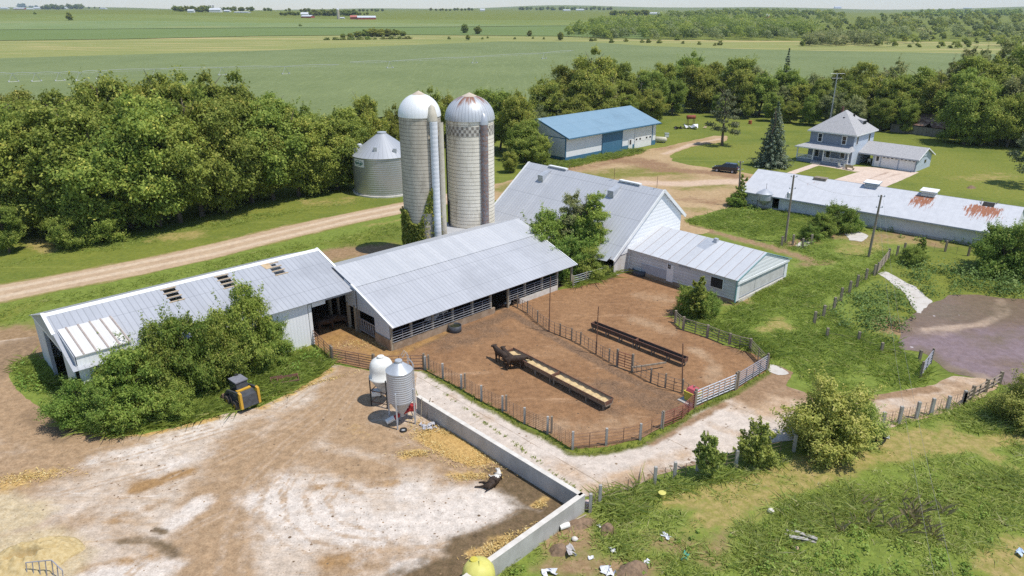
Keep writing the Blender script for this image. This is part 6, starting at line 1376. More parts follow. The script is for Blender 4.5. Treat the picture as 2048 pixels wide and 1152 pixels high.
# small hopper by the long shed
b = gp(1526, 418); hp = thing('hopper_bin', 'small round galvanised hopper on legs by the left end of the rusty shed', 'feed bin', b)
m = M(); m.lathe([(1.15, 1.5), (1.15, 2.45)], 28); m.build('bin_body', m_galv, hp, True); m = M(); m.lathe([(1.22, 2.45), (.25, 3.05), (0, 3.1)], 28); m.build('bin_roof', m_galv, hp, True); m = M(); m.lathe([(1.13, 1.5), (.2, .6)], 28); m.build('hopper', m_greysteel, hp, True); legs(hp, None, 1.18, 2.2, m_pipe, 4, .6, .04)
m = M(); m.tube([(.1, 0, 3.0), (.1, 0, 3.9)], .03, 5); m.build('vent_pipe', m_rust, hp)
# big yellow tank at the bottom edge
b = gp(958, 1172); yt = thing('plastic_tank', 'big pale yellow plastic tank with a moulded fin, cut by the bottom edge', 'tank', b); m_py = pmat('pale_yellow_plastic', (.62, .58, .16), (.55, .50, .13), 2, .5)
m = M(); m.lathe([(.80, 0), (.86, .3), (.86, .8), (.80, 1.15), (.62, 1.42), (.32, 1.56), (0, 1.6)], 36); m.build('tank_shell', m_py, yt, True)
m = M(); m.hexa([(.02, -.75, 1.0), (.16, -.75, 1.0), (.1, .1, 1.5), (.02, .1, 1.5), (.04, -.78, 1.25), (.1, -.78, 1.25), (.06, .0, 1.75), (.04, .0, 1.75)]); m.build('moulded_fin', m_py, yt)
m = M(); m.lathe([(.2, 0), (.2, .1), (0, .12)], 18, (-.25, .2, 1.5)); m.build('tank_lid', m_yw, yt)
# steel frame at the lower left corner
b = gp(95, 1160); t = thing('steel_rack', 'open steel pipe frame at the bottom left corner', 'rack', b); a, c_, e_ = gp(60, 1152), gp(112, 1150), gp(132, 1165)
m = M(b); q1, q2, q3 = Vector((a.x, a.y, .9)), Vector((c_.x, c_.y, 1.0)), Vector((e_.x, e_.y, .8)); m.tube([q1, q2, q3], .03, 6); m.build('top_rail', m_greygate, t)
for k in range(5): m = M(b); q = q1.lerp(q2, k/4); m.tube([q, (q.x-.1, q.y-.05, 0)], .028, 5); m.build('upright', m_greygate, t)
for k in (.5, 1): m = M(b); q = q2.lerp(q3, k); m.tube([q, (q.x-.1, q.y-.05, 0)], .028, 5); m.build('upright', m_greygate, t)

# ------------------------------------------------------------------ mounds: straw, feed heap, manure lumps
def mound(name, label, cat, px, py, rx, ry, h, mat, rz=0, n=48, hole=None, seed=0, kind=None, rough=.3):
    g = np.linspace(-1.25, 1.25, n); X_, Y_ = np.meshgrid(g, g, indexing='ij'); r = np.maximum(np.hypot(X_, Y_)+.25*vnoise(X_, Y_, 2.2, seed), 0)
    Z_ = h*np.clip(1-r**1.6, -.06, 1)*(1+rough*vnoise(X_*9, Y_*9, 1., seed+1)*1.5)+h*.12*vnoise(X_*22, Y_*22, 1., seed+2)
    if hole: Z_ -= hole[3]*np.clip(1.25*(1-(((X_-hole[0])/hole[2])**2+((Y_-hole[1])/(hole[2]*.6))**2)), 0, 1)
    if hole: Z_ = np.where(r < .98, np.maximum(Z_, .06), -1.)
    V = np.stack([X_.ravel()*rx, Y_.ravel()*ry, Z_.ravel()], 1); ii = np.arange(n*n).reshape(n, n); Q = np.stack([ii[:-1, :-1], ii[1:, :-1], ii[1:, 1:], ii[:-1, 1:]], -1).reshape(-1, 4); Q = Q[(Z_.ravel()[Q] > -.05*h).any(1)]
    o_ = bpy.data.objects.new(name, fastmesh(name, V, Q, {}, [mat], True)); C.objects.link(o_); o_.location = gp(px, py); o_.rotation_euler = (0, 0, rz); return tag(o_, label, cat, None, kind)
m_straw = pmat('loose_straw', (.58, .38, .14), (.34, .20, .065), 7, .95, lo=.3, hi=.7, bmp=.8); m_heap = pmat('feed_heap', (.52, .41, .22), (.42, .31, .14), 5, .95, bmp=.6); m_dung = pmat('dry_manure', (.27, .18, .115), (.17, .115, .075), 5, .95, bmp=.6)
mound('straw_bed', 'golden scatter of loose straw along the concrete wall', 'straw', 905, 893, 3.2, 1.2, .22, m_straw, R(-42), 80, None, 3, 'stuff')
mound('feed_heap', 'yellow heap of feed with a scooped hollow at the lower left', 'feed heap', 55, 1120, 2.6, 1.7, .85, m_heap, R(18), 90, (.0, -.12, .36, .60), 5)
rs_ = np.random.default_rng(8)
def scatter_straw(px, py, rx, ry, rz, n):
    a = rs_.normal(0, .5, n)*rx; c = rs_.normal(0, .5, n)*ry; b = gp(px, py); x = a*math.cos(rz)-c*math.sin(rz)+b.x; y = a*math.sin(rz)+c*math.cos(rz)+b.y; return np.stack([x, y, rs_.uniform(.02, .16, n)], 1)
PS = np.concatenate([scatter_straw(905, 890, 3.4, 1.3, R(-42), 5200), scatter_straw(830, 908, 1.2, .4, R(5), 500), scatter_straw(940, 955, 1.3, .4, 0, 350), scatter_straw(1000, 1090, 2.2, .5, R(38), 600), scatter_straw(1080, 1010, .4, .3, 0, 150), scatter_straw(60, 955, 2.4, .7, R(15), 700), scatter_straw(620, 770, 3.2, .35, R(32), 500), scatter_straw(720, 690, 2.6, 1.2, 0, 350)])
V, Q, t_ = leaf_cloud(PS, .22, rs_, 1.4, None, .16)
o_ = bpy.data.objects.new('straw_litter', fastmesh('straw_litter', V, Q, {'tint': t_}, [leafmat('straw_stalk', (.40, .24, .08), (.58, .39, .15), (.70, .55, .28), .1)])); C.objects.link(o_); tag(o_, 'loose straw stalks littering the stained yard', 'straw', None, 'stuff')
for (x, y, rx, ry, h, l) in ((1118,1102,.55,.45,.5,'brown clump of old bedding next to the torn plastic'), (1215,1062,.5,.45,.55,'dark brown rounded clump by the small black and white scrap'), (1265,1140,.95,.6,.42,'largest brown manure heap with plastic scraps at the bottom'), (1160,1048,.9,.5,.3,'low brown clump near the pale plank'), (1942,376,.9,.5,.45,'small brush heap on the open lawn')):
    mound('manure_clump', l, 'heap', x, y, rx, ry, h, m_dung, R(20), 24, None, int(x) % 9)
m_plas = pmat('torn_white_plastic', (.74, .74, .76), (.58, .58, .62), 5, .4)
def scrap(px, py, s_, label, mt=None, seed=0, name='plastic_scrap', n=6):
    r_ = np.random.default_rng(seed+int(px)); m = M(); g = 5; P = {}
    for i in range(g):
        for j in range(g): P[i, j] = ((i/(g-1)-.5)*s_+r_.normal(0, .12)*s_, (j/(g-1)-.5)*s_*.55+r_.normal(0, .1)*s_, .05+abs(r_.normal(.0, .16))*s_)
    for i in range(g-1):
        for j in range(g-1):
            if r_.random() < .8: m.face([P[i, j], P[i+1, j], P[i+1, j+1], P[i, j+1]])
    o_ = m.build(name, mt or m_plas); o_.location = gp(px, py); o_.rotation_euler = (0, 0, r_.uniform(0, 3)); return tag(o_, label, 'scrap')
scrap(1140, 1105, .9, 'torn pale plastic trailing from a brown clump', pmat('dull_plastic', (.55, .52, .50), None, 5, .5)); scrap(1332, 1074, .55, 'white plastic scrap standing in the grass'); scrap(1200, 1054, .3, 'small black and white scrap beside the dark clump'); scrap(1225, 1103, .45, 'thin white strip of plastic on bare soil')
scrap(1215, 1145, .8, 'white plastic wedge left of the largest manure heap'); scrap(1100, 1147, .8, 'white plastic rag at the bottom edge near the yellow tank'); scrap(1294, 1128, .5, 'white scrap at the right of the largest manure heap'); scrap(1270, 1142, .5, 'grey torn sheet on top of the largest manure heap', pmat('grey_plastic', (.42, .43, .47), None, 5, .5))
scrap(1370, 1116, .55, 'turquoise plastic scrap lying in the grass', pmat('turquoise_plastic', (.10, .42, .34), None, 5, .5)); scrap(2040, 1108, .55, 'pale blue and white plastic at the right edge', pmat('pale_blue_plastic', (.55, .66, .80), None, 5, .4)); scrap(1775, 876, .4, 'white scrap behind the black tyres'); scrap(1182, 1118, .35, 'small white scrap below the turning grass bank')
def rock(px, py, s_, label, mt=None):
    m = M(); r_ = np.random.default_rng(int(px)); n0 = []
    m.lathe([(0, 0), (s_, s_*.15), (s_*1.05, s_*.6), (s_*.6, s_*1.1), (0, s_*1.2)], 10); m.v = [(x*r_.uniform(.85, 1.15), y*r_.uniform(.8, 1.1), z) for x, y, z in m.v]
    o_ = m.build('stone', mt or m_conctop, None, True); o_.location = gp(px, py); return tag(o_, label, 'stone')
rock(1149, 1080, .18, 'round pale stone on the bare soil near the concrete wall'); rock(1541, 1024, .2, 'white stone at the edge of the tall grass'); rock(1590, 1098, .2, 'small tan block by the weathered planks', m_ply)
b = gp(1128, 1057); br_ = thing('white_drum', 'fallen white drum on the bare soil behind the wall', 'drum', b, R(25)); m = M(); m.tube([(-.32, 0, .17), (.32, 0, .17)], .17, 14); m.build('drum_shell', m_whiteplastic, br_); m = M(); m.tube([(-.34, 0, .17), (-.30, 0, .17)], .18, 14); m.build('drum_lid', m_black, br_)
a, c_ = gp(1115, 1060), gp(1172, 1034); m = M(a); m.beam((a.x, a.y, .1), (c_.x, c_.y, .15), .08, .06); o_ = m.build('plank', m_woodpale); tag(o_, 'long pale plank lying behind the concrete wall corner', 'plank')
b = gp(1325, 998); t = thing('bucket', 'yellowish plastic bucket standing in weeds on the verge', 'bucket', b); m = M(); m.lathe([(.14, 0), (.19, .4)], 16); m.build('bucket_shell', m_py, t, True); m = M(); m.lathe([(.2, .4), (.24, .46), (0, .47)], 16, (-.05, 0, .02)); m.build('bucket_lid', m_py, t)
b = gp(1172, 1018); t = thing('feed_sacks', 'pink and white sacks stacked at the outer wall corner', 'sacks', b); 
for k in range(3): m = M(); m.lathe([(0, 0), (.16, .02), (.19, .1), (.15, .19), (0, .21)], 12, (.03*k, 0, .2*k)); m.build('sack', pmat('faded_sack', (.60, .42, .38), (.50, .45, .42), 8, .8), t, True)
pl = gp(1600, 1078)
for k, (dx, dy, l_, rz) in enumerate(((0, 0, 1.7, -.35), (.1, .28, 1.5, -.30), (.35, .1, 1.2, -.5), (-.2, -.2, 1.0, -.2))):
    m = M(); m.box(-l_/2, l_/2, -.11, .11, .05+.06*k, .10+.06*k); o_ = m.build('plank', pmat('silvered_plank', (.42, .40, .37), (.30, .28, .26), 4, .9) if k == 0 else bpy.data.materials['silvered_plank']); o_.location = pl+Vector((dx, dy, 0)); o_.rotation_euler = (0, .05, rz)
    tag(o_, ['longest silvered plank at the bottom of the weed covered pile', 'silvered plank lying second in the weed covered pile', 'short silvered plank across the weed covered pile', 'shortest silvered plank on top of the weed covered pile'][k], 'plank', 'planks of the weed covered pile')
def ring(px, py, r, w_, label, tilt, rz):
    t = thing('tyre', label, 'tyre', gp(px, py), rz); m = M(); m.lathe([(r*.7, -w_/2), (r, -w_/2*.8), (r, w_/2*.8), (r*.7, w_/2), (r*.62, 0), (r*.7, -w_/2)], 24)
    m.v = [(x, y*math.cos(tilt)-z*math.sin(tilt), y*math.sin(tilt)+z*math.cos(tilt)+r*abs(math.sin(tilt))*.9+w_*.3) for x, y, z in m.v]; m.build('tyre_casing', m_black, t, True)
ring(1738, 889, .42, .25, 'black tyre lying flat beside a standing one in the dry grass', R(15), 0); ring(1757, 887, .45, .26, 'black tyre leaning upright in the dry grass', R(70), R(10))

# ------------------------------------------------------------------ cattle
def skin_mesh(name, nodes_, edges, mats, root=0, sub=2, color=None):
    me = bpy.data.meshes.new(name); me.from_pydata([n[0] for n in nodes_], edges, []); o_ = bpy.data.objects.new(name, me); C.objects.link(o_)
    sk_ = o_.modifiers.new('skin', 'SKIN'); sk_.use_smooth_shade = True; sv = me.skin_vertices[0].data
    for i, n in enumerate(nodes_): r = n[1]; sv[i].radius = r if isinstance(r, tuple) else (r, r); sv[i].use_root = (i == root)
    ss = o_.modifiers.new('sub', 'SUBSURF'); ss.levels = sub; ss.render_levels = sub
    bpy.context.view_layer.update(); ev = o_.evaluated_get(bpy.context.evaluated_depsgraph_get()); out = bpy.data.meshes.new_from_object(ev); bpy.data.objects.remove(o_); bpy.data.meshes.remove(me)
    out.name = name; out.materials.clear()
    for mt in mats: out.materials.append(mt)
    if color:
        for p in out.polygons: p.material_index = color(p.center)
    return out
m_cow = pmat('black_hide', (.030, .022, .017), (.018, .014, .012), 5, .65); m_cowb = pmat('brown_black_hide', (.055, .034, .022), (.030, .020, .014), 4, .7); m_cowW = pmat('white_hide', (.70, .67, .62), (.60, .56, .50), 6, .8)
def cow_mesh(head='level', mats=(m_cow,), color=None):
    hd = {'level': [((.98, 0, 1.30), (.17, .20)), ((1.22, 0, 1.40), (.13, .15)), ((1.42, 0, 1.32), (.11, .13)), ((1.64, 0, 1.18), (.08, .09))],
          'down': [((.98, 0, 1.15), (.17, .20)), ((1.22, 0, 1.02), (.13, .15)), ((1.42, 0, .90), (.11, .13)), ((1.60, 0, .70), (.08, .09))]}[head]
    N = [((-.02, 0, 1.02), (.31, .36)), ((-.45, 0, 1.06), (.29, .33)), ((-.75, 0, 1.12), (.22, .25)), ((.40, 0, 1.04), (.29, .35)), ((.72, 0, 1.10), (.22, .29))]+hd
    E_ = [(0, 1), (1, 2), (0, 3), (3, 4), (4, 5), (5, 6), (6, 7), (7, 8)]
    for s_ in (-1, 1):
        i = len(N); N += [((.64, s_*.17, .72), .13), ((.66, s_*.17, .42), .07), ((.64, s_*.17, .10), .05), ((.69, s_*.17, .03), .055)]; E_ += [(4, i), (i, i+1), (i+1, i+2), (i+2, i+3)]
        i = len(N); N += [((-.66, s_*.18, .80), .16), ((-.62, s_*.18, .55), .10), ((-.80, s_*.18, .40), .06), ((-.76, s_*.18, .10), .05), ((-.70, s_*.18, .03), .055)]; E_ += [(2, i), (i, i+1), (i+1, i+2), (i+2, i+3), (i+3, i+4)]
        hz = hd[1][0]; i = len(N); N += [((hz[0]-.02, s_*.22, hz[2]+.08), .04), ((hz[0]-.06, s_*.33, hz[2]+.04), .025)]; E_ += [(6, i), (i, i+1)]
    i = len(N); N += [((-.92, 0, 1.16), .04), ((-.98, 0, .80), .025), ((-.97, 0, .45), .045)]; E_ += [(2, i), (i, i+1), (i+1, i+2)]
    return skin_mesh('cow', N, E_, mats, 0, 2, color)
def put(name, me, label, px, py, rz, sc=1.0, z=0, cat='cow', group=None):
    o_ = bpy.data.objects.new(name, me); C.objects.link(o_); o_.location = gp(px, py)+Vector((0, 0, z)); o_.rotation_euler = (0, 0, rz); o_.scale = (sc,)*3; return tag(o_, label, cat, group)
cowL, cowD = cow_mesh('level', (m_cowb,)), cow_mesh('down', (m_cowb,))
cowLb = cow_mesh('level', (m_cow, m_cowW), lambda c: 1 if (mnoise.noise(Vector((c.x*2.1, c.y*2.1, c.z*2.1))) > -.02) else 0)
put('cow', cowL, 'dark cow standing apart with raised head, left of the full feed bunk', 1004, 728, R(128), .92)
put('cow', cowD, 'dark brown cow eating with its head in the full feed bunk', 1030, 738, R(12), .92)
put('cow', cowL, 'dark cow standing behind the eating one at the bunk end', 1017, 731, R(118), .88)
put('cow', cowLb, 'white and black cow standing inside the cattle shed behind the pipe rails', 868, 655, R(40), 1.0)
put('cow', cowL, 'dark cow standing in the shade of the shed opening', 652, 662, R(30), .95); put('cow', cowL, 'dark cow deep in the shed opening near the posts', 680, 655, R(200), .95)
lyN = [((0, 0, .28), (.30, .26)), ((-.40, .02, .30), (.29, .27)), ((-.70, .05, .26), (.20, .2)), ((.38, 0, .28), (.28, .25)), ((.66, .05, .30), (.2, .2)), ((.86, .16, .42), (.13, .14)), ((1.0, .32, .46), (.11, .12)), ((1.02, .52, .38), (.075, .08))]
lyE = [(0, 1), (1, 2), (0, 3), (3, 4), (4, 5), (5, 6), (6, 7)]
for (r0, pts) in ((2, [((-.72, .35, .18), .12), ((-.85, .68, .12), .06), ((-1.0, 1.0, .08), .045)]), (1, [((-.40, .35, .18), .12), ((-.30, .72, .11), .06), ((-.42, 1.02, .07), .045)]), (4, [((.60, .32, .16), .09), ((.45, .6, .1), .055), ((.62, .82, .07), .045)]), (3, [((.42, .33, .14), .08), ((.28, .55, .09), .05)]), (2, [((-.92, -.02, .24), .04), ((-1.15, .12, .08), .03)]), (6, [((.95, .22, .58), .03), ((.9, .15, .62), .02)])):
    i = len(lyN); lyN += pts; lyE += [(r0, i)]+[(i+k, i+k+1) for k in range(len(pts)-1)]
ly = skin_mesh('cow', lyN, lyE, (m_cowb, m_cowW), 0, 2, lambda c: 1 if (c.x > .12 and c.y > -.16 and c.z > .1) else 0)
put('cow', ly, 'black cow with white shoulders lying on the stained concrete yard', 990, 968, R(62), .95)
lc = put('cow', ly, 'white and black calf lying by the shed rails at the divider', 1008, 614, R(20), .8)
# ------------------------------------------------------------------ car
pA, pB = gp(1432, 343.5), gp(1474, 348.5); d = pA-pB; c0 = (pA+pB)/2+Vector((.1, .9, 0))
car = thing('parked_car', 'dark navy sport utility car parked on the dirt yard', 'car', c0, math.atan2(d.y, d.x)+.05)
mc, nt, q = nodes('navy_car_paint'); q.inputs['Base Color'].default_value = (.012, .013, .022, 1); q.inputs['Roughness'].default_value = .22; q.inputs['Coat Weight'].default_value = .6
def carsec(prof_l, w0): pass
prof = [(-2.28, .42), (-2.32, .75), (-2.25, 1.05), (-2.05, 1.12), (1.05, 1.06), (1.95, .95), (2.28, .78), (2.32, .42)]
m = M(); hw = .92
for i in range(len(prof)):
    j = (i+1) % len(prof); (x0, z0), (x1, z1) = prof[i], prof[j]; m.face([(x0, hw, z0), (x1, hw, z1), (x1, -hw, z1), (x0, -hw, z0)])
m.face([(x, hw, z) for x, z in prof][::-1]); m.face([(x, -hw, z) for x, z in prof]); body = m.build('body', mc, car)
bv = body.modifiers.new('bevel', 'BEVEL'); bv.width = .08; bv.segments = 2
m = M(); m.hexa([(-2.12, -.86, 1.08), (1.15, -.86, 1.05), (1.15, .86, 1.05), (-2.12, .86, 1.08), (-1.75, -.68, 1.62), (.25, -.68, 1.64), (.25, .68, 1.64), (-1.75, .68, 1.62)]); gl = m.build('windows', m_glass, car)
m = M(); m.hexa([(-1.85, -.70, 1.60), (.3, -.70, 1.62), (.3, .70, 1.62), (-1.85, .70, 1.60), (-1.75, -.62, 1.70), (.15, -.62, 1.71), (.15, .62, 1.71), (-1.75, .62, 1.70)]); m.build('car_roof', mc, car)
for x in (-1.42, 1.42):
    for s_ in (-1, 1):
        m = M(); m.lathe([(.18, -.11), (.33, -.12), (.36, -.08), (.36, .08), (.33, .12), (.18, .11)], 20); m.v = [(x+a_[0], s_*.83+a_[2], .36+a_[1]) for a_ in m.v]; wl = m.build('wheel', m_black, car)
        m = M(); m.lathe([(0, .10), (.21, .13)], 14); m.v = [(x+a_[0], s_*.83+s_*a_[2], .36+a_[1]) for a_ in m.v]; m.build('rim', m_galv, wl)
for s_ in (-1, 1): m = M(); m.box(-2.33, -2.2, s_*.80-.1, s_*.80+.1, .85, 1.2); m.build('tail_light', pmat('tail_light_glass', (.35, .04, .04), None, 3, .3), car)
m = M(); m.box(-2.36, -2.30, -.26, .26, .70, .86); m.build('number_plate', m_trim, car)
for s_ in (-1, 1): m = M(); m.box(2.18, 2.3, s_*.72-.16, s_*.72+.16, .72, .86); m.build('headlight', m_galv, car)
# ------------------------------------------------------------------ things on the lawn by the blue shed
b = gp(1381, 249); t = thing('fuel_tank', 'rusty red fuel tank raised on a stand at the wood edge', 'fuel tank', b, R(8)); m = M(); m.tube([(-1.2, 0, 1.9), (-1.1, 0, 1.9), (1.1, 0, 1.9), (1.2, 0, 1.9)], [.3, .5, .5, .3], 16); m.build('tank_shell', pmat('rust_red_paint', (.32, .08, .045), (.20, .07, .05), 2, .8), t, True)
for x in (-.8, .8):
    for s_ in (-.4, .4): m = M(); m.box(x-.05, x+.05, s_-.05, s_+.05, 0, 1.5); m.build('leg', m_rust, t)
scrap(1379, 257, 3.2, 'white tarp heap on the lawn below the red fuel tank', None, 3, 'tarp_heap'); scrap(1356, 258, 2.2, 'dark flat sheet on the lawn left of the white tarp', m_black, 4, 'dark_sheet'); scrap(1410, 256, 1.4, 'pale boards lying right of the white tarp', m_ply, 5, 'boards')
b = gp(1320, 285); t = thing('propane_tank', 'pale yellowish rounded tank lying off the blue shed end', 'tank', b, R(-20)); m = M(); m.tube([(-1.5, 0, .7), (-1.2, 0, .7), (1.2, 0, .7), (1.5, 0, .7)], [.25, .6, .6, .25], 16); m.build('tank_shell', pmat('cream_tank', (.60, .56, .42), None, 2, .5), t, True)
for x in (-.8, .8): m = M(); m.box(x-.12, x+.12, -.4, .4, 0, .3); m.build('tank_foot', m_concw, t)
b = gp(1333, 275); t = thing('white_box', 'small pale box standing behind the yellowish tank', 'box', b); m = M(); m.box(-.45, .45, -.4, .4, .1, .95); m.build('box_body', m_whiteplastic, t); m = M(); m.box(-.5, .5, -.45, .45, .952, 1.02); m.build('box_lid', m_greysteel, t)
b = gp(1500, 248); t = thing('barrel', 'rust red barrel at the wood edge between pine and spruce', 'barrel', b); m = M(); m.lathe([(.45, 0), (.45, .9), (0, .9)], 14); m.build('barrel_shell', pmat('orange_rust', (.40, .12, .05), None, 3, .8), t)
# collapsed shed at the wood edge
b = gp(1855, 272); oc = F2W(0, 0); t = thing('derelict_shed', 'derelict shed with a holed rusty roof sinking under the trees', 'shed', b, TH-R(92)); m = M()
m_hole = pmat('holed_rust_roof', (.42, .29, .22), (.17, .10, .075), 1.1, .9, lo=.42, hi=.55)
m.plate([(-5, -.2, 2.2), (-1, -.2, 2.2), (-.4, 1.0, 2.9), (.6, -.2, 2.1), (5, -.2, 2.2), (4.6, 4.2, 4.6), (-5, 4.2, 4.5)], .08); m.build('roof', m_hole, t)
m = M(); m.box(-8.6, 3.0, 0, .12, 0, 1.9); m.build('front_wall', ribbed('grey_old_boards', (.30, .27, .235), (.19, .17, .145), 0, .25, .15, .6, sheet=.25, rough=.9), t)
m = M(); m.box(3.0, 4.8, .3, .4, 0, 1.9); m.build('doorway', m_dark, t); m = M(); m.box(-4.8, 4.8, 4.4, 4.5, 0, 4.2); m.build('back_wall', m_wood, t)
# porch furniture
def chair(x, y, rz, label, mt):
    b = F2W(x, y); t = thing('garden_chair', label, 'chair', b, TH+rz); m = M(); m.box(-.27, .27, -.27, .27, .38, .44); m.build('seat', mt, t); m = M(); m.hexa([(-.27, .22, .44), (.27, .22, .44), (.27, .28, .44), (-.27, .28, .44), (-.25, .38, 1.0), (.25, .38, 1.0), (.25, .42, 1.0), (-.25, .42, 1.0)]); m.build('backrest', mt, t)
    for i in (-.23, .23):
        for j in (-.23, .23): m = M(); m.box(i-.03, i+.03, j-.03, j+.03, 0, .38); m.build('leg', mt, t)
chair(137.0, 54.2, 1.2, 'white wooden garden chair on the path below the porch corner', m_trim); chair(136.8, 53.2, 1.8, 'white garden chair right of the porch corner, beside the brown bench', m_trim); chair(145.2, 52.1, 2.0, 'white chair in the shade of the carport', m_trim)
b = F2W(136.6, 52.2); t = thing('bench', 'brown wooden bench on the path between porch and garage', 'bench', b, TH+1.4); m = M(); m.box(-.8, .8, -.25, .25, .4, .47); m.build('seat', m_ply, t); m = M(); m.box(-.8, .8, .25, .31, .5, .95); m.build('backrest', m_ply, t)
for x in (-.7, .7): m = M(); m.box(x-.05, x+.05, -.22, .22, 0, .4); m.build('leg', m_wood, t)
# ------------------------------------------------------------------ grass and weeds nobody could count
m_grass = leafmat('grass_blade', (.38, .45, .095), (.56, .60, .17), (.72, .64, .34), .55, .6, .0)
m_grasslush = leafmat('lush_blade', (.29, .36, .065), (.45, .51, .11), (.62, .57, .23), .55, .6, .0)
m_weed = leafmat('weed_leaf', (.15, .26, .04), (.29, .42, .075), (.43, .52, .13), .4, .55, .0)
m_weeddark = leafmat('nettle_leaf', (.09, .165, .04), (.18, .27, .065), (.27, .35, .10), .35, .55, .0)
m_drystalk = leafmat('dry_stalk', (.24, .19, .10), (.36, .29, .16), (.45, .37, .22), .1, .8, .0)
def poly_points(poly, dens, rng, world=False):
    P = poly if world else pxs(poly); xs = [p[0] for p in P]; ys = [p[1] for p in P]
    n = int((max(xs)-min(xs))*(max(ys)-min(ys))*dens); X_ = rng.uniform(min(xs), max(xs), n); Y_ = rng.uniform(min(ys), max(ys), n)
    ok = inside(X_, Y_, P); return X_[ok], Y_[ok]
def blades(xs, ys, h, rng, per=9, width=.05, spread=.24, lean=1.45, tint=.55):
    n = len(xs)*per; bx = np.repeat(xs, per)+rng.normal(0, spread, n); by = np.repeat(ys, per)+rng.normal(0, spread, n); hh = np.repeat(h, per)*rng.uniform(.6, 1.15, n)
    a = rng.uniform(0, 2*np.pi, n); w_ = width*rng.uniform(.6, 1.3, n); dx, dy = np.cos(a)*w_, np.sin(a)*w_; lx, ly = rng.normal(0, lean, n)*hh+.12*hh, rng.normal(0, lean, n)*hh
    V = np.stack([np.stack([bx-dx, by-dy, np.zeros(n)], 1), np.stack([bx+dx, by+dy, np.zeros(n)], 1), np.stack([bx+lx*.4+dx*.8, by+ly*.4+dy*.8, hh*.62], 1), np.stack([bx+lx, by+ly, hh], 1)], 1).reshape(-1, 3)
    t = np.clip(np.repeat(rng.normal(tint, .2, len(xs)), per)+rng.normal(0, .1, n), 0, 1); return V, np.arange(n*4).reshape(n, 4), np.repeat(t, 4)
def grass(name, label, areas, mat, seed, cat='grass', width=.030):
    rng = np.random.default_rng(seed); VV, QQ, TT = [], [], []; off = 0
    for (poly, dens, h0, h1, tint) in areas:
        xs, ys = poly_points(poly, dens, rng)
        if len(xs) == 0: continue
        f = vnoise(xs, ys, .35, seed)+.6*vnoise(xs, ys, .9, seed+3)+.5; keep = rng.random(len(xs)) < np.clip(.25+f*1.1, .12, 1); xs, ys, f = xs[keep], ys[keep], f[keep]
        wear = np.clip(strokes(xs, ys, LAYER['dry'])*1.3+strokes(xs, ys, LAYER['dirt'])*1.1, 0, 1); keep = rng.random(len(xs)) > wear*.93; xs, ys, f, wear = xs[keep], ys[keep], f[keep], wear[keep]
        V, Q, t = blades(xs, ys, (h0+(h1-h0)*np.clip(f, 0, 1.1))*(1-.5*wear), rng, width=width, tint=tint); VV.append(V); QQ.append(Q+off); TT.append(t); off += len(V)
    o_ = bpy.data.objects.new(name, fastmesh(name, np.concatenate(VV), np.concatenate(QQ), {'tint': np.concatenate(TT)}, [mat])); C.objects.link(o_); return tag(o_, label, cat, None, 'stuff')
def weeds(name, label, areas, mat, seed, leaf=.2, cat='weeds'):
    rng = np.random.default_rng(seed); P, O, T = [], [], []
    for (poly, dens, h0, h1) in areas:
        xs, ys = poly_points(poly, dens, rng)
        for x_, y_ in zip(xs, ys):
            h = rng.uniform(h0, h1)*(1+.5*float(vnoise(np.array([x_]), np.array([y_]), .4, seed)[0])); r = h*rng.uniform(.5, .85); k = int(60*max(.3, r)); d = sph(k, rng); d[:, 2] = abs(d[:, 2])
            P.append(np.array([x_, y_, 0])+d*np.array([r, r, h])*rng.uniform(.55, 1.1, k)[:, None]); O.append(d); T.append(np.clip(rng.normal(.42, .18)+rng.normal(0, .13, k)+.15*d[:, 2], 0, 1))
    P, O, T = map(np.concatenate, (P, O, T)); V, Q, t = leaf_cloud(P, leaf, rng, .55, O, .7, T)
    o_ = bpy.data.objects.new(name, fastmesh(name, V, Q, {'tint': t}, [mat])); C.objects.link(o_); return tag(o_, label, cat, None, 'stuff')
BR = [(1030,1160),(1090,1090),(1172,1040),(1185,1012),(1310,985),(1400,960),(1480,940),(1600,915),(1740,872),(1930,822),(2010,780),(2120,800),(2120,1200),(1030,1200)]
grass('rough_grass', 'rough tall grass covering the bank in the lower right foreground', [
    (BR, 9, .10, .34, .55), ([(1450,1060),(1560,1010),(1700,990),(1900,960),(2048,930),(2100,1100),(2000,1150),(1900,1100),(1800,1085),(1720,1050),(1600,1070),(1480,1150),(1420,1130)], 11, .22, .5, .5), ([(1180,1000),(1300,975),(1480,945),(1600,920),(1590,945),(1470,975),(1340,1010),(1220,1040)], 15, .25, .55, .45),
    ([(990,1152),(1070,1085),(1165,1030),(1175,1045),(1100,1105),(1040,1160)], 15, .25, .5, .45), ([(1780,850),(1930,815),(2010,775),(2060,850),(2048,900),(1900,850)], 13, .25, .55, .45), ([(1180,1080),(1300,1060),(1420,1040),(1400,1160),(1220,1120)], 12, .2, .45, .45)], m_grass, 1)
grass('pasture_grass', 'uneven green pasture grass between the feedlot and the lagoon', [
    ([(1470,610),(1560,560),(1640,600),(1690,650),(1790,700),(1860,735),(1850,768),(1740,785),(1640,788),(1590,745),(1540,715),(1440,650)], 8, .18, .5, .5), ([(1590,500),(1760,480),(1790,520),(1700,590),(1600,600),(1580,540)], 7, .15, .4, .48), ([(1370,445),(1500,405),(1600,425),(1700,470),(1640,515),(1560,495),(1450,465)], 6, .15, .45, .45)], m_grasslush, 2)
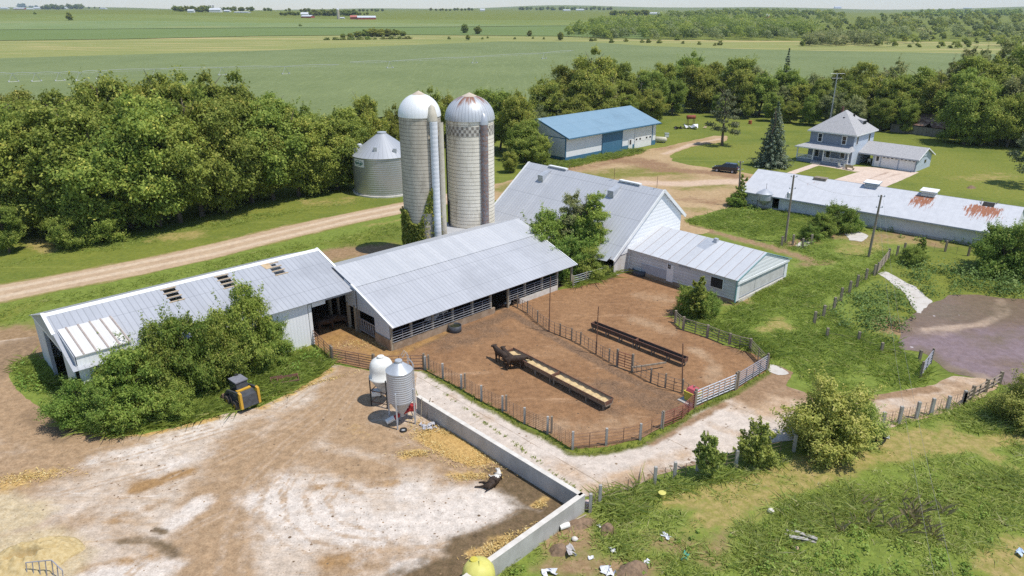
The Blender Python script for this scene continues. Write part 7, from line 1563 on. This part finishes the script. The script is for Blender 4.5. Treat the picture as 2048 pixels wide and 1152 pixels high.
grass('verge_grass', 'ragged grass along the lane, shed backs and yard edges', [
    ([(0,612),(270,562),(560,492),(812,436),(812,470),(690,500),(440,552),(120,612),(0,660)], 3.5, .12, .3, .5), ([(0,540),(280,492),(560,432),(800,392),(800,380),(560,420),(280,470),(100,505),(0,525)], 3, .1, .28, .5),
    ([(16,742),(70,705),(105,770),(135,850),(210,868),(290,866),(400,838),(520,806),(600,772),(655,735),(650,715),(600,690),(420,760),(130,800)], 16, .25, .6, .45), ([(1062,345),(1078,312),(1128,326),(1200,315),(1280,300),(1280,308),(1130,338)], 9, .3, .8, .5), ([(1130,565),(1222,540),(1222,552),(1148,577)], 16, .3, .8, .45),
    ([(1350,640),(1440,672),(1540,720),(1545,700),(1440,650),(1365,625)], 14, .3, .7, .5), ([(1478,603),(1580,552),(1590,562),(1490,616)], 14, .25, .55, .45)], m_grasslush, 3, width=.03)
weeds('nettle_bank', 'dense dark weed bank beside the white concrete slab and the lagoon', [([(1650,640),(1680,606),(1755,572),(1822,605),(1832,635),(1785,688),(1740,676),(1690,662)], .9, .9, 1.5), ([(1795,525),(1870,540),(1950,535),(2090,555),(2090,600),(1960,588),(1872,600),(1838,575),(1800,548)], .7, 1.0, 1.9), ([(1775,690),(1810,690),(1806,705),(1785,708)], 1.2, .5, .9)], m_weeddark, 4, .22)
weeds('broadleaf_weeds', 'bright broadleaf weeds at the foot of the thicket and shed end', [([(20,744),(72,708),(104,768),(134,846),(76,806)], 1.2, .35, .8), ([(300,850),(420,800),(560,740),(600,700),(640,705),(645,725),(590,765),(500,795),(390,828)], .7, .35, .85), ([(130,850),(300,835),(300,858),(210,866)], .8, .4, .8)], m_weed, 5, .18)
weeds('leafy_groundcover', 'low bright leafy groundcover in the lower right corner', [([(1480,1160),(1560,1085),(1640,1095),(1730,1060),(1800,1095),(1900,1115),(2010,1160)], 2.0, .3, .7), ([(1190,1000),(1240,975),(1320,975),(1330,1010),(1250,1015)], 2.2, .2, .42), ([(1560,1060),(1620,1040),(1640,1060),(1580,1075)], 2.5, .25, .45), ([(1830,960),(1960,950),(1990,1040),(1880,1050)], 1.6, .2, .4), ([(1400,1080),(1520,1020),(1700,1000),(1880,990),(2040,1000),(2060,1100),(1700,1060),(1500,1110)], .55, .18, .42), ([(1220,1110),(1300,1085),(1400,1060),(1380,1150),(1260,1150)], .9, .15, .35), ([(1000,1160),(1030,1120),(1070,1110),(1060,1160)], 2., .2, .4)], m_weed, 6, .16)
weeds('shed_foot_weeds', 'weeds growing along the foot of the rusty roofed shed', [([(1500,425),(1560,425),(1660,445),(1720,462),(1860,485),(1960,500),(1960,492),(1860,474),(1720,450),(1560,412)], .35, .4, .9), ([(1575,480),(1640,455),(1690,462),(1650,485),(1600,500)], .5, .6, 1.3), ([(1460,425),(1500,412),(1530,425),(1490,440)], .5, .5, 1.1)], m_weed, 7, .22)
rng = np.random.default_rng(31); xs, ys = poly_points([(1660,1060),(1720,1000),(1850,1000),(1930,1040),(1860,1090),(1750,1100)], 1.3, rng)
V, Q, t = blades(xs, ys, np.full(len(xs), .85), rng, 7, .018, .12, .5, .5); o_ = bpy.data.objects.new('dry_stalks', fastmesh('dry_stalks', V, Q, {'tint': t}, [m_drystalk])); C.objects.link(o_); tag(o_, 'dry tan weed stalks standing in the lower right grass', 'dry weeds', None, 'stuff')
# moss and weeds pushing up along the joint of the drive and the fence foot
rng = np.random.default_rng(33); pts = []
for a, b in zip(APR_IN[:-1], APR_IN[1:]):
    pa, pb = gp(*a), gp(*b); n = int((pb-pa).length*9)
    for k in range(n): q = pa.lerp(pb, rng.random()); pts.append((q.x+rng.normal(0, .22)+.0, q.y+rng.normal(0, .22)+.12))
pa, pb = gp(862, 768), gp(1160, 984)
for k in range(40): q = pa.lerp(pb, rng.random()**.7); pts.append((q.x+rng.normal(0, .04), q.y+rng.normal(0, .04)))
pts = np.array(pts); V, Q, t = blades(pts[:, 0], pts[:, 1], rng.uniform(.06, .24, len(pts)), rng, 7, .035, .08, .5, .4); o_ = bpy.data.objects.new('joint_weeds', fastmesh('joint_weeds', V, Q, {'tint': t}, [m_grasslush])); C.objects.link(o_); tag(o_, 'small weeds in the drive joint and along the cattle fence foot', 'weeds', None, 'stuff')
# dung and clods on the yards
rng = np.random.default_rng(35)
def clods(name, label, areas, mat, seed):
    rng = np.random.default_rng(seed); m = []; q = []; 
    for poly, dens, s0, s1 in areas:
        xs, ys = poly_points(poly, dens, rng)
        for x_, y_ in zip(xs, ys):
            s_ = rng.uniform(s0, s1)*rng.uniform(.5, 1.4); n = len(m)*1; k0 = len(m)
            a = rng.uniform(0, 6.28)
            for j in range(5): m.append((x_+s_*math.cos(a+j*1.257)*rng.uniform(.6, 1.2), y_+s_*math.sin(a+j*1.257)*rng.uniform(.5, 1.1), .02))
            m.append((x_, y_, .03+s_*rng.uniform(.25, .55)))
            for j in range(5): q.append((k0+j, k0+(j+1) % 5, k0+5))
    o_ = bpy.data.objects.new(name, fastmesh(name, np.array(m), np.array(q), {}, [mat])); C.objects.link(o_); return tag(o_, label, 'clods', None, 'stuff')
clods('dung_clods', 'dark dung clods scattered over the yards and the feedlot', [([(500,960),(700,920),(1000,960),(1000,1060),(800,1120),(520,1100)], .9, .03, .075), ([(130,930),(430,830),(600,800),(420,960),(200,1050)], 1.1, .03, .08), ([(880,730),(1000,650),(1250,640),(1450,720),(1380,800),(1150,870)], .8, .03, .09), ([(900,780),(1150,930),(1350,900),(1500,830),(1480,880),(1300,950),(1190,985)], .6, .03, .09), ([(1210,960),(1340,925),(1420,905),(1400,925),(1300,955)], 2.5, .06, .16)], m_dung, 9)

# ------------------------------------------------------------------ centre pivot irrigator in the bean field
pv = thing('pivot_irrigator', 'long white centre pivot irrigator stretching across the bean field', 'irrigator', (0, 0, 0)); m_pivot = pmat('pivot_pipe', (.52, .53, .53), None, 3, .4)
def pivot(tw, ends):
    B = [gpt(*p) for p in tw]; tops = [q+Vector((0, 0, 3.7)) for q in B]
    for q in B:
        m = M()
        for s_ in (-1.6, 1.6): m.tube([q+Vector((0, 0, 3.6)), q+Vector((s_*.7, s_*.7, .5))], .07, 5)
        m.tube([q+Vector((-1.2, -1.2, .5)), q+Vector((1.2, 1.2, .5))], .09, 5)
        for s_ in (-1.2, 1.2): m.tube([q+Vector((s_-.12, s_-.12, .5)), q+Vector((s_+.12, s_+.12, .5))], .5, 10)
        m.build('drive_tower', m_pivot, pv)
    full = ([B[0]+(B[0]-B[1]).normalized()*ends[0]+Vector((0, 0, 4.2))] if ends[0] else [])+tops+([B[-1]+(B[-1]-B[-2]).normalized()*ends[1]+Vector((0, 0, 4.2))] if ends[1] else [])
    for a, b in zip(full[:-1], full[1:]):
        m = M(); m.tube([a.lerp(b, k/8)+Vector((0, 0, (.35)*math.sin(math.pi*k/8))) for k in range(9)], .085, 6, caps=False); m.tube([a.lerp(b, k/8)-Vector((0, 0, .5*math.sin(math.pi*k/8))) for k in range(9)], .035, 4, caps=False)
        for k in range(1, 12): q = a.lerp(b, k/12); m.tube([q+Vector((0, 0, .2)), q-Vector((0, 0, 1.9))], .016, 4, caps=False)
        m.build('span_pipe', m_pivot, pv)
pivot([(28,166), (74,165), (121,164), (162,163), (202,160), (312,156), (445,152), (572,150)], (12, 24)); pivot([(780,138), (949,128), (1088,119)], (22, 26))

# ------------------------------------------------------------------ distant farmsteads
m_farred = pmat('red_barn_paint', (.40, .10, .07), None, 2, .8); m_farwhite = pmat('far_white_paint', (.72, .72, .72), None, 2, .8); m_farroof = pmat('far_pale_roof', (.62, .64, .67), None, 2, .6); m_farred_roof = pmat('far_red_roof', (.50, .17, .13), None, 2, .7)
def far_building(px, py, wpx, hpx, label, wall=m_farwhite, roof=m_farroof, name='far_barn', cat='barn', group=None, rz=None):
    p = gpt(px, py); dist = p.y*cP+(CAM_H-p.z)*sP; s_ = dist/FPX; w_, h = wpx*s_, hpx*s_; dp = min(w_*.7, 14); t = thing(name, label, cat, p, random.uniform(-.3, .3) if rz is None else rz, group); e = h*.55
    m = M(); m.box(-w_/2, w_/2, -dp/2, dp/2, -1, e); m.plate([(-w_/2, -dp/2, e), (-w_/2, dp/2, e), (-w_/2, 0, h*.96)], .1); m.plate([(w_/2-.1, -dp/2, e), (w_/2-.1, dp/2, e), (w_/2-.1, 0, h*.96)], .1); m.build('wall', wall, t)
    m = M(); m.plate([(-w_/2-.4, -dp/2-.4, e), (w_/2+.4, -dp/2-.4, e), (w_/2+.4, 0, h), (-w_/2-.4, 0, h)], .15); m.plate([(-w_/2-.4, 0, h), (w_/2+.4, 0, h), (w_/2+.4, dp/2+.4, e), (-w_/2-.4, dp/2+.4, e)], .15); m.build('roof', roof, t); return t
def far_silo(px, py, wpx, hpx, label, mat, dome_=m_farroof):
    p = gpt(px, py); s_ = (p.y*cP+(CAM_H-p.z)*sP)/FPX; r, h = wpx*s_/2, hpx*s_; t = thing('far_silo', label, 'silo', p)
    m = M(); m.lathe([(r, -1), (r, h-r)], 20); m.build('stave_wall', mat, t, True); m = M(); m.lathe([(r*math.cos(a), h-r+r*math.sin(a)) for a in np.linspace(0, 1.57, 7)], 20); m.build('dome', dome_, t, True)
far_building(40, 19.5, 26, 4, 'long reddish farm building at the far left horizon', m_farred); far_building(10, 18.5, 16, 3.5, 'white shed at the extreme left of the horizon'); far_building(61, 19.5, 13, 3, 'white shed between horizon trees at the far left'); far_building(76, 18.5, 14, 4, 'white house roof among the far left trees', name='far_house', cat='house'); far_building(130, 18, 10, 4, 'white gabled house in front of the far left grove', name='far_house', cat='house'); far_building(207, 18, 14, 2.5, 'lone white shed on the left horizon')
far_building(383, 25, 12, 6, 'white house at the edge of the dark horizon grove', name='far_house', cat='house'); far_building(432, 24.5, 22, 8, 'white barn cluster in the gap of the horizon grove'); far_building(455, 24, 12, 4, 'low white shed right of the horizon silos'); far_building(485, 25.5, 30, 2.2, 'very long low white shed below the horizon grove')
far_silo(423, 24, 3, 14, 'left one of two thin silos in the horizon grove', m_concw); far_silo(428, 24, 3, 14, 'right one of two thin silos in the horizon grove', m_concw)
far_building(610, 33, 14, 8, 'white roofed house by the middle farm grove', name='far_house', cat='house'); far_building(616, 35.5, 22, 5, 'red and white barn below the middle farm grove', m_farred); far_silo(677, 38, 5.5, 20, 'brownish silo beside the red barns in the fields', m_staveA); far_building(685, 37.5, 8, 3, 'small white shed at the foot of the field silo', name='far_shed', cat='shed')
far_building(708, 38.5, 13, 7.5, 'gabled red roofed barn in the fields', m_farred, m_farred_roof); far_building(733, 39, 36, 7, 'long red barn with a white roof in the fields', m_farred)
far_building(965, 22.5, 10, 5, 'white church like building alone on the horizon', name='far_house', cat='house'); far_building(1133, 22, 14, 3, 'white shed right of the horizon tree belt'); far_building(1160, 21.5, 16, 3.5, 'second white shed by the horizon tree belt'); far_building(1307, 29, 24, 4, 'white shed before the dark wood on the horizon'); far_building(1548, 60, 12, 8, 'white barn among the trees by the brick silo')
far_silo(1533, 50, 9, 21, 'brick red silo with a white cap above the far wood', m_farred); far_building(1675, 17, 16, 4, 'white farm on the far right hills'); far_building(1947, 23, 5, 3, 'tiny white house in the far right woods', name='far_house', cat='house'); far_building(1935, 17, 14, 2, 'thin white building on the right horizon')
rg = random.Random(21)
def grove(x0, x1, y, hpx, n, label, group):
    for i in range(n):
        x = x0+(x1-x0)*(i+rg.uniform(.2, .8))/n; far_tree(x, y+rg.uniform(-.5, .5), hpx*rg.uniform(.75, 1.1), 'green', i, label, group, wd=1.45)
grove(38, 50, 13, 10, 2, 'tall round tree over the reddish far left farm', 'trees of the far left farm'); grove(56, 76, 15, 6, 3, 'low tree beside the white sheds far left', 'low trees of the far left farm'); grove(84, 128, 19, 10, 7, 'dark tree of the far left horizon grove', 'far left horizon grove'); grove(136, 168, 18, 10, 5, 'dark tree right of the gabled white house on the horizon', 'right part of the far left grove'); grove(175, 206, 17, 4, 3, 'tiny tree on the horizon left of the lone white shed', 'tiny horizon trees')
grove(350, 388, 23, 12, 6, 'dark tree in the left half of the horizon farm grove', 'left half of the horizon farm grove'); grove(390, 424, 24, 12, 6, 'dark tree just left of the horizon silos', 'middle of the horizon farm grove'); grove(436, 506, 22, 9, 9, 'dark tree in the right half of the horizon farm grove', 'right half of the horizon farm grove')
grove(526, 546, 22, 7, 3, 'dark tree of the small horizon clump right of the farm grove', 'small horizon clump'); grove(568, 582, 22, 6, 2, 'tree of the tiny horizon pair', 'tiny horizon pair'); grove(560, 600, 31, 8, 7, 'dark tree left of the white roofed middle farm house', 'left trees of the middle farm'); grove(598, 620, 24, 8, 3, 'tree behind the white roofed middle farm house', 'rear trees of the middle farm'); grove(620, 712, 31.5, 13, 16, 'tree of the middle farm grove behind the field silo', 'middle farm grove'); grove(712, 738, 30, 6, 4, 'low tree behind the long red barn', 'trees behind the long red barn')
grove(714, 770, 23, 6, 7, 'tree of the horizon belt above the long red barn', 'horizon belt above the red barn'); grove(860, 950, 21.5, 5.5, 12, 'tree of the thin horizon belt left of the white church like building', 'thin horizon belt'); grove(1036, 1226, 20.5, 7.5, 24, 'tree of the long horizon belt above the bean field', 'long horizon belt'); grove(1222, 1296, 31, 11, 11, 'tree of the dark wood left of the white horizon shed', 'dark wood by the white horizon shed')
far_tree(1532, 62, 16, 'green', 1, 'dark tree at the foot of the brick red silo'); far_tree(1515, 64, 18, 'green', 2, 'dark tree left of the brick red silo')

# ------------------------------------------------------------------ the air
hz_ = bpy.data.meshes.new('haze'); x0, x1, y0, y1, z0, z1 = -7200, 7200, -900, 8200, -3.0, 130.0
hz_.from_pydata([(x0,y0,z0),(x1,y0,z0),(x1,y1,z0),(x0,y1,z0),(x0,y0,z1),(x1,y0,z1),(x1,y1,z1),(x0,y1,z1)], [], [(3,2,1,0),(4,5,6,7),(0,1,5,4),(1,2,6,5),(2,3,7,6),(3,0,4,7)])
mh_ = bpy.data.materials.new('haze_air'); mh_.use_nodes = True; nt = mh_.node_tree; nt.nodes.remove(nt.nodes['Principled BSDF']); pvn = add(nt, 'ShaderNodeVolumePrincipled'); pvn.inputs['Density'].default_value = .00008; pvn.inputs['Color'].default_value = (.72, .86, 1, 1); pvn.inputs['Anisotropy'].default_value = .2
lk(nt, pvn.outputs[0], nt.nodes['Material Output'].inputs['Volume']); hz_.materials.append(mh_)
ho = bpy.data.objects.new('haze', hz_); C.objects.link(ho); tag(ho, 'thin summer haze lying over the fields and far hills', 'haze', None, 'stuff')
